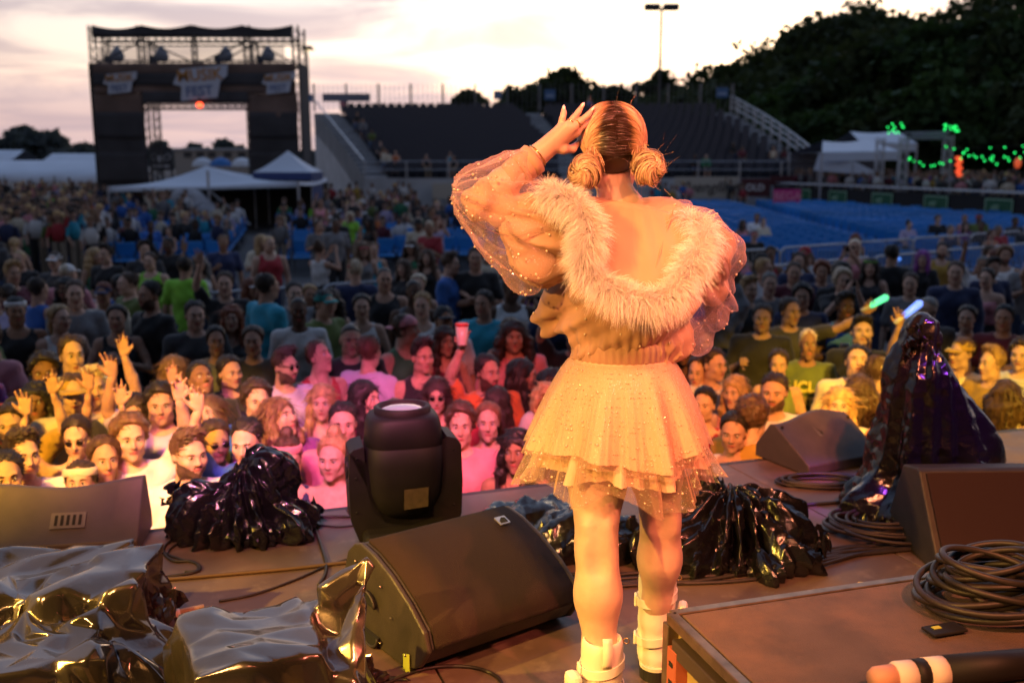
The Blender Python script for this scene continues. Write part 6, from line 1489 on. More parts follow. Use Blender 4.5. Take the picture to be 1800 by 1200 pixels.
for k in range(kk):
    s = k/(kk-1); P[:, k] = base+dirn*(ln_*s)[:, None]+np.array([0, -0.2, -1.0])*(ln_*0.42*s*s)[:, None]+cl*(0.006*s*s)
v, f = ribbons(P, np.linspace(0.0014, 0.0002, kk))
M_fth = mat('feather', (0.90, 0.84, 0.78), 0.6, sheen=0.4)
tr = put('feather_trim', mesh_from('feather_trim', v, f, M_fth, True), hood); tag(tr, kind='stuff')
m = MB(); m.tube(rim, 0.014, 8); m.build('trim_cord', M_fth, hood, True)

# --- sleeves
def sleeve(parts, wob, lo, hi, name, m, par, h=0.0065):
    S = Field(lo, hi, h)
    for a, b, ra, rb in parts: S.cone(a, b, ra, rb, 0.05)
    S.wobble(wob); v, f = S.surf(1); return put(name, mesh_from(name, v, f, m, True), par)
aL = (elL-shL)/np.linalg.norm(elL-shL); fL = (wrL-elL)/np.linalg.norm(wrL-elL)
# fitted inner sleeve on the arm
def arm_sleeve(sh, el, wr, end, name):
    S = Field(np.minimum(np.minimum(sh, el), wr)-0.12, np.maximum(np.maximum(sh, el), wr)+0.12, 0.006)
    S.chain([sh, sh*0.5+el*0.5, el], [0.058, 0.051, 0.044], 0.03); S.cone(el, el*(1-end)+wr*end, 0.044, 0.036, 0.03)
    S.wobble(lambda X, Y, Z: 0.005*np.sin((X*aL[0]+Z*aL[2])*95+4*vnoise(X, Y, Z, 12, 3))+0.003*vnoise(X, Y, Z, 40, 6)); v, f = S.surf(1)
    return put(name, mesh_from(name, v, f, M_fab, True), pf)
slL = arm_sleeve(shL, elL, wrL, 0.82, 'sleeve'); slR = arm_sleeve(shR, elR, wrR, 0.8, 'sleeve')
# thick cuff at the left wrist
ca, cb = elL*0.30+wrL*0.70, elL*0.02+wrL*0.98; m = MB(); m.tube([ca, ca+(cb-ca)*0.04, ca+(cb-ca)*0.48, ca+(cb-ca)*0.5, ca+(cb-ca)*0.52, ca+(cb-ca)*0.96, cb, cb-(cb-ca)*0.05], [0.038, 0.043, 0.0425, 0.0405, 0.0425, 0.0435, 0.041, 0.030], 28); m.build('cuff', M_fab, slL, True)
def gathers(p0, ax, n, amp, sd):
    ax = np.asarray(ax, float); ax = ax/np.linalg.norm(ax); u = np.cross(ax, [0, 1.0, 0.3]); u /= np.linalg.norm(u); w = np.cross(ax, u)
    def fn(X, Y, Z):
        d = np.stack([X, Y, Z], -1)-p0; a = np.arctan2(d@u, d@w); s = d@ax
        return amp*(tri(a*n/(2*pi)+0.35*np.sin(s*14+sd)+0.3*vnoise(X, Y, Z, 9, sd))-0.5+0.5*(tri(a*n*1.6/(2*pi)+0.4*np.sin(s*19)+0.2)-0.5))
    return fn
# opaque puff at the left shoulder
wl = lambda f_, a_, sd: (lambda X, Y, Z: crumple(X, Y, Z, 8.0, a_*3.0, sd+40, 4, 0.3)+crumple(X, Y, Z, 20.0, a_*0.9, sd+50, 4, 0.3)+a_*0.8*(np.sin((X*0.7+Z*0.9)*f_+3.0*vnoise(X, Y, Z, 9, sd))+0.6*np.sin((X*0.9-Z*0.6+Y*0.4)*f_*1.6+3*vnoise(X, Y, Z, 8, sd+3))))
puff = sleeve([(W(985, 395, 2.70), W(930, 400, 2.66), 0.085, 0.075), (W(958, 425, 2.66), W(940, 462, 2.65), 0.075, 0.055), (W(990, 420, 2.68), W(970, 465, 2.67), 0.06, 0.05)], gathers(shL, aL, 13, 0.017, 3), W(1050, 540, 2.45)*[0, 0, 1]+[-0.06, 2.48, 0], (0.27, 2.92, W(900, 300, 2.7)[2]), 'shoulder_puff', M_fab, slL)
m_ = sleeve([(W(985, 392, 2.70), W(900, 385, 2.66), 0.090, 0.085), (W(905, 385, 2.66), W(850, 352, 2.66), 0.080, 0.068), (W(855, 338, 2.66), W(905, 302, 2.68), 0.075, 0.050), (W(880, 410, 2.64), W(915, 465, 2.62), 0.07, 0.055), (W(925, 430, 2.64), W(935, 480, 2.62), 0.06, 0.035)],
            lambda X, Y, Z: gathers(shL, aL, 11, 0.022, 7)(X, Y, Z)+wl(30, 0.004, 7)(X, Y, Z), (-0.25, 2.44, W(900, 540, 2.6)[2]), (0.27, 2.92, W(900, 240, 2.7)[2]), 'tulle_sleeve', M_tul, slL)
# right side
sleeve([(W(1200, 410, 2.74), W(1246, 440, 2.78), 0.066, 0.058), (W(1246, 440, 2.78), W(1250, 475, 2.80), 0.058, 0.045)], gathers(shR, elR-shR, 12, 0.014, 13), (0.36, 2.5, W(900, 540, 2.8)[2]), (0.78, 3.05, W(900, 330, 2.7)[2]), 'shoulder_puff', M_fab, slR)
sleeve([(W(1205, 408, 2.74), W(1252, 440, 2.78), 0.074, 0.066), (W(1250, 450, 2.79), W(1240, 540, 2.80), 0.070, 0.060), (W(1235, 530, 2.80), W(1222, 590, 2.78), 0.062, 0.040), (W(1255, 520, 2.8), W(1235, 605, 2.8), 0.035, 0.02)], lambda X, Y, Z: gathers(shR, elR-shR, 10, 0.022, 17)(X, Y, Z)+wl(28, 0.004, 17)(X, Y, Z), (0.36, 2.5, W(900, 660, 2.8)[2]), (0.80, 3.05, W(900, 320, 2.7)[2]), 'tulle_sleeve', M_tul, slR)
# pearls sewn on the tulle: too small to pick apart
def scatter_pearls(obj, n, par, seed, r=(0.0032, 0.0044), front=True, off=0.002):
    me = obj.data; k = len(me.polygons); cen = np.zeros(k*3); nor = np.zeros(k*3); ar = np.zeros(k)
    me.polygons.foreach_get('center', cen); me.polygons.foreach_get('normal', nor); me.polygons.foreach_get('area', ar)
    cen = cen.reshape(-1, 3); nor = nor.reshape(-1, 3); rg = np.random.default_rng(seed); ar = ar/ar.sum()
    mb = MB()
    for i in rg.choice(k, n, p=ar): mb.ball(cen[i]+nor[i]*off, rg.uniform(*r), 6, 4)
    return tag(mb.build('pearls', M_pearl, par, True), kind='stuff')
scatter_pearls(m_, 110, slL, 1); scatter_pearls(puff, 30, slL, 2); scatter_pearls(top_o, 90, top_o, 3)
for ob in list(sk.children):
    if ob.name.startswith('tulle'): scatter_pearls(ob, 170, sk, 6 if 'upper' in ob.name else 7, (0.0026, 0.0038))
for ob in list(slR.children):
    if ob.name.startswith('tulle'): scatter_pearls(ob, 60, slR, 9)
def sparkle(ob, n, par, seed):
    me = ob.data; k = len(me.polygons); cen = np.zeros(k*3); me.polygons.foreach_get('center', cen); cen = cen.reshape(-1, 3); nor = np.zeros(k*3); me.polygons.foreach_get('normal', nor); nor = nor.reshape(-1, 3)
    rg = np.random.default_rng(seed); i = rg.choice(k, n); p = cen[i]+nor[i]*0.0015; a = rg.normal(size=(n, 3))*0.0011; b = np.cross(a, rg.normal(size=(n, 3))); b *= 0.0014/(np.linalg.norm(b, axis=1)[:, None]+1e-9)
    return tag(put('sequins', mesh_from('sequins', np.stack([p-a, p-b, p+a, p+b], 1).reshape(-1, 3), np.arange(4*n).reshape(-1, 4), mat('sequin', (0.9, 0.8, 0.6), 0.15, 1.0)), par), kind='stuff')
sparkle(m_, 900, slL, 21)
for ob in list(sk.children):
    if ob.name.startswith('tulle'): sparkle(ob, 3200, sk, 22)

# --- boots
def boot(ank, top_z, name, yaw):
    a = ank*[1, 1, 0]+[0, 0, STAGE]; R = Rz(yaw); q = lambda x, y, z: a+R @ np.array([x, y, 0])+[0, 0, z]
    S = Field(a-[0.12, 0.14, 0.0], a+[0.12, 0.26, 0.42], 0.005)
    S.cone(q(0, -0.005, 0.08), q(0, -0.01, top_z-0.03), 0.056, 0.058, 0.03, flat=((0, 1, 0), 1.08)); S.cone(q(0, -0.025, 0.055), q(0, 0.12, 0.05), 0.046, 0.044, 0.03); S.ell(q(0, 0.14, 0.055), (0.044, 0.06, 0.035), 0.03)
    S.cut(q(0, 0, 0.035), (0, 0, -1)); S.cut(q(0, 0, top_z), (0, -0.12, 1)); S.ell(q(0, -0.005, top_z+0.01), (0.051, 0.053, 0.05), 0.004, None, True)
    S.wobble(lambda X, Y, Z: 0.0022*vnoise(X, Y, Z, 30, 3)+0.002*np.sin((Z-STAGE)*95)*np.exp(-((Z-STAGE-0.12)/0.05)**2))
    v, f = S.surf(1); b = put(name, mesh_from(name, v, f, M_boot, True), pf)
    poly = [(0.045*cos(x)*(1.0 if sin(x) < 0 else 1.05), (-0.03+0.052*sin(x)) if sin(x) < 0 else (0.13+0.062*sin(x))) for x in np.linspace(0, 2*pi, 28, endpoint=False)]
    m = MB(); m.prism([(u*1.08, w*1.04) for u, w in poly], 0.0, 0.036, lambda u, w, d: q(u, w, d)); m.build('sole', M_sole, b)
    m = MB(); m.prism([(u*1.1, w*1.05) for u, w in poly], 0.036, 0.046, lambda u, w, d: q(u, w, d)); m.build('welt', M_boot, b)
    for zz in (0.125, top_z-0.085):
        m = MB(); m.loft([np.array([q(0.0625*cos(x), -0.008+0.0665*sin(x), zz+h+0.012*cos(x)) for x in np.linspace(0, 2*pi, 36, endpoint=False)]) for h in (-0.014, -0.012, 0.012, 0.014)]); st_ = m.build('strap', M_boot, b, True); md = st_.modifiers.new('t', 'SOLIDIFY'); md.thickness = 0.004
        m = MB(); m.box(q(-0.064, -0.012, zz-0.012), (0.010, 0.034, 0.034), yaw, bev=0.004); m.build('buckle', M_boot, st_)
    m = MB(); m.loft([np.array([q(x, -0.074-0.010*sin(pi*s), top_z+0.022-0.085*s) for x in (-0.013, 0.013)]) for s in np.linspace(0, 1, 8)], closed=False); o = m.build('pull_loop', M_boot, b, True); md = o.modifiers.new('t', 'SOLIDIFY'); md.thickness = 0.004
    ring_at(q(0.066, -0.01, top_z-0.02), np.array([0.2, 1, 0]), 0.008, 0.0018, 'eyelet', b)
    return b, q
bL, qL = boot(ankL, 0.288, 'boot', 0.10); bR, qR = boot(ankR, 0.335, 'boot', -0.12)
m = MB(); m.box(qL(-0.085, -0.04, 0.155), (0.04, 0.06, 0.085), 0.3, bev=0.015); m.build('strap_pouch', M_boot, bL); m = MB(); m.box(qR(0.078, -0.03, 0.20), (0.03, 0.06, 0.085), -0.2, bev=0.013); m.build('strap_pouch', M_boot, bR)

# --- hair
M_hair = bpy.data.materials.new('performer_hair'); M_hair.use_nodes = True
t_ = M_hair.node_tree; b_ = t_.nodes['Principled BSDF']; at_ = t_.nodes.new('ShaderNodeAttribute'); at_.attribute_name = 'tone'
rp_ = t_.nodes.new('ShaderNodeValToRGB'); t_.links.new(at_.outputs['Fac'], rp_.inputs[0]); t_.links.new(rp_.outputs[0], b_.inputs['Base Color'])
e_ = rp_.color_ramp.elements; e_[0].position = 0.08; e_[0].color = (0.030, 0.014, 0.008, 1); e_[1].position = 0.9; e_[1].color = (0.66, 0.46, 0.28, 1); x = rp_.color_ramp.elements.new(0.42); x.color = (0.38, 0.22, 0.11, 1)
b_.inputs['Roughness'].default_value = 0.36; b_.inputs['Specular IOR Level'].default_value = 0.5
def hair_mesh(name, P, width, tone, par, nf):
    v, f = ribbons(P, width, nf); me = mesh_from(name, v, f, M_hair, True); at = me.attributes.new('tone', 'FLOAT', 'POINT'); at.data.foreach_set('value', np.repeat(np.asarray(tone, np.float32).ravel(), 2)); return put(name, me, par)
rg = np.random.default_rng(77)
hr = np.array([0.088, 0.108, 0.104]); hcc = hc+np.array([0.0, 0.0, 0.022])
toE = lambda d: hcc+d/np.linalg.norm(d/hr, axis=-1, keepdims=True)
cap = Field(hcc-0.14, hcc+0.14, 0.006); cap.ell(hcc, hr*0.955, 0.01); cap.cut(hcc-[0, 0, 0.082], (0, 0.35, -1)); cap.cut(hcc+[0, 0.085, -0.01], (0, 1, -0.55)); v, f = cap.surf(1)
me = mesh_from('hair', v, f, M_hair, True); at = me.attributes.new('tone', 'FLOAT', 'POINT'); at.data.foreach_set('value', np.zeros(len(v), np.float32)); hair = put('hair', me, pf)
bunc = {-1: W(1028, 303, 2.625), 1: W(1141, 296, 2.645)}; br = 0.037
for sd in (-1, 1):
    n = 2400; k = 18; th = rg.uniform(-0.95, 2.0, n)                       # from the forehead over the crown to the nape
    root = np.stack([rg.normal(0, 0.035, n)+0.03*sd*0, np.sin(-th)*1.0, np.cos(th)*1.0], 1)
    root = np.stack([0.02*rg.normal(size=n)*0.4+0.005*sd, -np.sin(th)*1.0, np.cos(th)], 1)*hr
    tgt = (bunc[sd]-hcc)+rg.normal(size=(n, 3))*[0.011, 0.008, 0.013]-np.array([sd*0.012, -0.02, -0.008])
    P = np.zeros((n, k, 3)); T_ = np.zeros((n, k)); lift = rg.uniform(0.0, 0.006, n)+0.0035*np.sin(rg.integers(0, 9, n)*1.7)
    drk = np.clip((th-0.45)/0.75, 0, 1); stv = 0.5+0.5*np.sin(th*53+np.sin(th*19)*2)*0.6+rg.normal(size=n)*0.22
    for j in range(k):
        s = j/(k-1); side = np.array([sd*0.095, 0.005, 0.030]); fwd = np.clip(-th, 0, 1)[:, None]
        d = root*(1-s)**1.15+(side+np.array([0, 0.03, 0.02])*fwd)*(2.1*s*(1-s))+tgt*s**1.15
        e = toE(d)-hcc; e = e*(1+(lift*sin(pi*s)/0.09))[:, None]
        if s > 0.82: e = e*(1-(s-0.82)/0.18*0.75)+tgt*((s-0.82)/0.18*0.75)
        P[:, j] = hcc+e
        T_[:, j] = np.clip((s-0.02-0.13*drk)*4.5, 0, 0.85)*(0.72+0.42*stv)+0.1*(stv-0.5)*min(1, s*5)
    roll = rg.normal(size=(n, 1, 3))*5.5
    hair_mesh('hair_strands', P, np.full(k, 0.0019), T_, hair, lambda Q: (Q-hcc)/hr**2+roll)
    # coiled bun: strands winding in a rosette
    n = 1000; k = 14; ax = np.array([sd*0.42, -0.86, 0.12]); ax /= np.linalg.norm(ax); u = np.cross(ax, [0, 0, 1.0]); u /= np.linalg.norm(u); w = np.cross(u, ax)
    ph = rg.uniform(0, 2*pi, n); lay = rg.uniform(0, 1, n); P = np.zeros((n, k, 3)); T_ = np.zeros((n, k)); grp = 4; rn2 = rg.normal(size=n); rn3 = rg.normal(size=(n, 3))*0.0035; tw = rg.normal(size=n)*0.35
    for j in range(k):
        s = j/(k-1); pol = 2.35-2.15*s; az_ = ph+sd*3.0*s+tw*s+0.5*np.sin(ph*2+1)*s; rope = np.cos(grp*ph)
        r = br*(1+0.13*rope+0.03*np.sin(ph*23))*(1-0.12*lay)*(1-0.16*s**3)
        P[:, j] = bunc[sd]+(np.cos(az_)*np.sin(pol)*r)[:, None]*u*1.05+(np.sin(az_)*np.sin(pol)*r)[:, None]*w*1.12+(np.cos(pol)*r)[:, None]*ax+rn3
        T_[:, j] = np.clip(0.60+0.28*rope+0.30*rn2, 0.1, 1)
    bn = hair_mesh('bun', P, np.full(k, 0.0022), T_, hair, lambda Q: (Q-bunc[sd])/br+rn3[:, None]*180)
    m = MB(); m.ball(bunc[sd], br*0.86, 16, 10); me = m.mesh('bun_core', M_hair, True); at = me.attributes.new('tone', 'FLOAT', 'POINT'); at.data.foreach_set('value', np.full(len(me.vertices), 0.45, np.float32)); put('bun_core', me, hair)
    for q in range(5):
        m = MB(); dd = rg.normal(size=3)-ax*-1.2; dd /= np.linalg.norm(dd); m.ball(bunc[sd]+dd*br*1.1, 0.0028, 8, 5); m.build('hair_pearl', M_pearl, hair, True)
# flyaway hairs
n = 70; k = 8; P = np.zeros((n, k, 3)); 
for i in range(n):
    sd = 1 if i % 3 else -1; st0 = bunc[sd]+rg.normal(size=3)*br*0.8 if i < 60 else toE(rg.normal(size=3)*[1, 0.6, 0.4]+[0, -0.6, 0.9]) if i < 75 else nkb+np.array([rg.normal()*0.03, -0.05, 0.05+abs(rg.normal())*0.02])
    d = (st0-(bunc[sd] if i < 60 else hcc)); d = d/np.linalg.norm(d)+rg.normal(size=3)*0.5; L1 = rg.uniform(0.015, 0.04) if i > 2 else 0.08; c2 = rg.normal(size=3)*0.5
    for j in range(k): s = j/(k-1); P[i, j] = st0+(d*s+c2*s*s)*L1
fly = hair_mesh('flyaway_hair', P, np.linspace(0.0006, 0.0003, k), np.full((n, k), 0.6), hair, None)

tag(fly, kind='stuff')
# ------------------------------------------------------------------ the crowd
M_cloth = mat('shirt_cloth', (0.5, 0.5, 0.5), 0.85, objcol=True, vary=0.12, vscale=9, sheen=0.15, bump=[('noise', 25, 0.35, 0.02)])
M_denim = mat('trouser_cloth', (0.1, 0.12, 0.2), 0.9, objcol=True, vary=0.15, vscale=12)
M_chair = mat('crowd_hair', (0.1, 0.05, 0.03), 0.5, objcol=True, vary=0.45, vscale=45, stretch=(1, 1, 0.15), bump=[('noise', 130, 0.6, 0.006)])
POSE = {   # elbow and wrist for (right, left); person faces -y, right hand at -x
 'down': (((-0.25, 0.02, 1.14), (-0.26, -0.06, 0.90)), ((0.25, 0.02, 1.14), (0.26, -0.06, 0.90))),
 'upboth': (((-0.31, -0.06, 1.60), (-0.25, -0.15, 1.84)), ((0.31, -0.06, 1.60), (0.27, -0.13, 1.85))),
 'upright': (((-0.29, -0.06, 1.62), (-0.22, -0.16, 1.86)), ((0.25, 0.02, 1.14), (0.26, -0.06, 0.90))),
 'upleft': (((-0.25, 0.02, 1.14), (-0.22, -0.14, 0.95)), ((0.29, -0.06, 1.62), (0.24, -0.16, 1.87))),
 'clap': (((-0.26, -0.08, 1.16), (-0.05, -0.30, 1.30)), ((0.26, -0.08, 1.16), (0.05, -0.30, 1.30))),
 'phone': (((-0.22, -0.24, 1.32), (-0.07, -0.38, 1.56)), ((0.22, -0.24, 1.32), (0.07, -0.38, 1.56))),
 'drink': (((-0.26, -0.04, 1.15), (-0.13, -0.28, 1.28)), ((0.25, 0.02, 1.14), (0.26, -0.06, 0.90))),
 'cross': (((-0.27, -0.05, 1.14), (0.04, -0.19, 1.19)), ((0.27, -0.05, 1.15), (-0.06, -0.21, 1.23))),
 'reach': (((-0.25, 0.02, 1.14), (-0.26, -0.06, 0.90)), ((0.38, -0.12, 1.50), (0.56, -0.26, 1.66))),
 'seated': (((-0.24, -0.06, 0.76), (-0.14, -0.30, 0.66)), ((0.24, -0.06, 0.76), (0.14, -0.30, 0.66)))}
HEADC = np.array([0, -0.015, 1.635])
def skel(sex, pose):
    f = sex == 'f'; dz = -0.40 if pose == 'seated' else 0.0; sx = 0.165 if f else 0.188; hx = 0.095 if f else 0.09
    J = dict(pel=(0, 0.01, 0.95+dz), wai=(0, 0.0, 1.09+dz), chs=(0, 0.0, 1.29+dz), nk=(0, 0.02, 1.47+dz), head=HEADC+[0, 0, dz])
    J['sh'] = [np.array((-sx, 0.01, 1.415+dz)), np.array((sx, 0.01, 1.415+dz))]
    P = POSE[pose]; J['el'] = [np.array(P[0][0]), np.array(P[1][0])]; J['wr'] = [np.array(P[0][1]), np.array(P[1][1])]
    J['hip'] = [np.array((-hx, 0.01, 0.92+dz)), np.array((hx, 0.01, 0.92+dz))]
    if pose == 'seated': J['kn'] = [np.array((-0.12, -0.42, 0.50)), np.array((0.12, -0.42, 0.50))]; J['an'] = [np.array((-0.12, -0.40, 0.08)), np.array((0.12, -0.40, 0.08))]
    else: J['kn'] = [np.array((-0.10, -0.01, 0.49)), np.array((0.10, -0.01, 0.49))]; J['an'] = [np.array((-0.11, 0.02, 0.08)), np.array((0.11, 0.02, 0.08))]
    return {k: (np.asarray(v, float) if not isinstance(v, list) else v) for k, v in J.items()}
def torso(F, J, sex, o=0.0, k=0.05):
    f = sex == 'f'; fl = ((0, 1, 0), 0.74)
    F.cone(J['pel'], J['wai'], (0.150 if f else 0.145)+o, (0.118 if f else 0.138)+o, k, fl); F.cone(J['wai'], J['chs'], (0.118 if f else 0.138)+o, (0.140 if f else 0.162)+o, k, fl)
    F.cone(J['chs'], J['chs']+[0, 0.005, 0.10], (0.135 if f else 0.16)+o, (0.10 if f else 0.12)+o, k, fl); F.cone(J['sh'][0]*[0.8, 1, 1], J['sh'][1]*[0.8, 1, 1], 0.055+o, 0.055+o, k)
    if f:
        for q in (-1, 1): F.ell(J['chs']+[q*0.065, -0.085, 0.0], np.array((0.058, 0.050, 0.055))+o*0.7, 0.03)
    else: F.cone(J['chs']+[-0.07, -0.07, 0.03], J['chs']+[0.07, -0.07, 0.03], 0.055+o, 0.055+o, 0.05)
BOD, SHI, TRO, HDS, PERS = {}, {}, {}, {}, {}
def head_mesh(sex, smile, beard, glasses, hi):
    k = (sex, smile, beard, glasses, hi)
    if k not in HDS:
        F = Field((-0.11, -0.14, -0.20), (0.11, 0.14, 0.14), 0.0074 if hi else 0.0100); I = np.eye(3); add_head(F, (0, 0, 0), I, 1.0, sex == 'f', smile)
        F.cone((0, 0.02, -0.06), (0, 0.035, -0.185), 0.050 if sex == 'f' else 0.058, 0.052 if sex == 'f' else 0.064, 0.03)
        v, f = F.surf(1); mi = face_slots(v, f, (0, 0, 0), I, 1.0, beard); V = [v]; Fs = [tuple(q) for q in f]; M = list(mi); n = len(v)
        for v, f, s in head_extras((0, 0, 0), I, 1.0, smile, beard, glasses, sex == 'f'): V.append(v); Fs += [tuple(int(i)+n for i in q) for q in f]; M += [s]*len(f); n += len(v)
        HDS[k] = (np.concatenate(V), Fs, M)
    return HDS[k]
def body_part(sex, pose):
    k = (sex, pose)
    if k not in BOD:
        J = skel(sex, pose); up = pose not in ('seated',)
        F = Field((-0.42, -0.60, 0.0), (0.66 if pose == 'reach' else 0.42, 0.30, 1.98 if pose in ('upboth', 'upright', 'upleft', 'reach') else 1.60), 0.027); torso(F, J, sex)
        F.cone(J['nk']-[0, 0, 0.03], J['head']-[0, -0.03, 0.10], 0.058, 0.055, 0.03)
        for i in (0, 1):
            F.chain([J['hip'][i], J['hip'][i]*0.5+J['kn'][i]*0.5, J['kn'][i], J['kn'][i]*0.65+J['an'][i]*0.35, J['an'][i]], [0.088, 0.078, 0.055, 0.056, 0.040], 0.03); F.ell(J['an'][i]+[0, -0.06, -0.035], (0.042, 0.11, 0.04), 0.03)
            g = 0.85 if sex == 'f' else 1.0
            F.chain([J['sh'][i], J['sh'][i]*0.5+J['el'][i]*0.5, J['el'][i]], [0.056*g, 0.047*g, 0.040*g], 0.03); F.chain([J['el'][i], J['el'][i]*0.65+J['wr'][i]*0.35, J['wr'][i]], [0.040*g, 0.042*g, 0.028*g], 0.02)
        v, f = F.surf(1); V = [v]; Fs = [tuple(q) for q in f]; n = len(v)
        for i in (0, 1):
            d = J['wr'][i]-J['el'][i]; up_ = J['wr'][i][2] > 1.6; F = Field(J['wr'][i]-0.22, J['wr'][i]+0.22, 0.0072 if up_ else 0.0095)
            if up_: d = np.array([d[0]*0.2, -0.25, 1.0]); nn = np.array([0, 1, 0.2])
            elif pose in ('clap', 'phone', 'cross'): nn = np.array([(-1 if i == 0 else 1)*1.0, -0.2, 0.5]); d = d*[0.6, 1, 1]+[0, 0, 0.10]
            elif pose == 'drink' and i == 0: nn = np.array([-1, -0.3, 0]); d = np.array([0.1, -0.6, 0.25])
            else: nn = np.array([(-1 if i == 0 else 1), 0.2, 0.1])
            fist = 0.75 if ((pose == 'drink' and i == 0) or (pose == 'reach' and i == 1)) else (0.42 if pose in ('down', 'seated', 'clap') else 0.12)
            hand(F, J['wr'][i], d, nn, 1 if i == 0 else -1, ((0.1, 0.18, 0.26, 0.34) if i == 0 else (0.35, 0.12, 0.3, 0.5)) if up_ else (fist,)*4, (0.5 if i == 0 else 0.25) if up_ else 0.15, 1.0, 0.7); v, f = F.surf(1)
            V.append(v); Fs += [tuple(q+n) for q in f]; n += len(v)
        BOD[k] = (np.concatenate(V), Fs)
    return BOD[k]
def shirt_mesh(sex, pose, kind):
    k = (sex, pose, kind)
    if k not in SHI:
        J = skel(sex, pose); F = Field((-0.5, -0.42, 0.3), (0.5, 0.32, 1.85), 0.021); torso(F, J, sex, 0.020 if kind != 'tank' else 0.013)
        J['hem'] = J['pel'][2]-(0.10 if kind != 'crop' else -0.13)
        if kind != 'crop': F.cone(J['pel']-[0, 0, 0.08], J['pel'], 0.165, 0.165, 0.03, ((0, 1, 0), 0.74))
        if kind in ('tee', 'long'):
            for i in (0, 1):
                e = 0.68 if kind == 'tee' else 1.0; F.cone(J['sh'][i], J['sh'][i]*(1-e)+J['el'][i]*e, 0.074, 0.068, 0.04)
                if kind == 'long': F.cone(J['el'][i], J['el'][i]*0.15+J['wr'][i]*0.85, 0.062, 0.048, 0.03)
        F.wobble(lambda X, Y, Z: 0.006*np.sin((X*0.6+Z)*34+3*vnoise(X, Y, Z, 5, 3))+0.005*vnoise(X, Y, Z, 16, 8)+0.004*np.sin((X*0.8-Z*0.8)*52+2*vnoise(X, Y, Z, 6, 5)))
        F.cut((0, 0, J['hem']), (0, 0, -1))
        c = J['nk']
        if kind in ('tee', 'long'): F.ell(c+[0, -0.035, 0.045], (0.085, 0.085, 0.075), 0.01, None, True)
        else:
            F.ell(c+[0, -0.06, 0.03], (0.095, 0.12, 0.12 if sex == 'f' else 0.10), 0.01, None, True)
            for q in (-1, 1): F.ell(J['sh'][1]*[q, 1, 1]+[q*0.03, 0, 0.0], (0.072, 0.13, 0.10), 0.01, None, True)
            if kind == 'crop': F.cut(c-[0, 0, 0.08], (0, -0.25, 1))
        v, f = F.surf(1); SHI[k] = mesh_from('shirt', v, f, M_cloth, True)
    return SHI[k]
def trousers_mesh(sex, pose, short):
    k = (sex, pose == 'seated', short)
    if k not in TRO:
        J = skel(sex, 'seated' if pose == 'seated' else 'down'); F = Field((-0.35, -0.60, 0.0), (0.35, 0.30, 1.15), 0.018)
        for i in (0, 1):
            kn, an = J['kn'][i], J['an'][i]
            F.chain([J['hip'][i], J['hip'][i]*0.5+kn*0.5, kn*0.95+J['hip'][i]*0.05] if short else [J['hip'][i], kn, an+[0, 0, 0.03]], [0.105, 0.100, 0.085] if short else [0.105, 0.075, 0.062], 0.03)
        F.cone(J['pel']-[0, 0, 0.05], J['pel']+[0, 0, 0.08], 0.155, 0.15, 0.04, ((0, 1, 0), 0.76)); F.wobble(lambda X, Y, Z: 0.004*vnoise(X, Y, Z, 25, 4)); v, f = F.surf(1)
        TRO[k] = mesh_from('trousers', v, f, M_denim, True)
    return TRO[k]
def person_mesh(sex, pose, yaw, pitch, smile, beard, glasses, var=0, hi=False):
    k = (sex, pose, yaw, pitch, smile, beard, glasses, var, hi)
    if k not in PERS:
        J = skel(sex, pose); bv, bf = body_part(sex, pose); hv, hf, hm = head_mesh(sex, smile, beard, glasses, hi); R = rotm(yaw, pitch)
        v = np.concatenate([bv, (hv*VARS[var]) @ R.T+J['head']]); n = len(bv); PERS[k] = mesh_from('person', v, list(bf)+[tuple(int(i)+n for i in q) for q in hf], SKINMATS, True, [0]*len(bf)+list(hm))
    return PERS[k], skel(sex, pose)['head'], rotm(yaw, pitch)
VARS = [np.array(q) for q in ((0.95, 1, 1.0), (0.89, 1.0, 1.05), (1.01, 0.98, 0.95))]
HAIR = {}
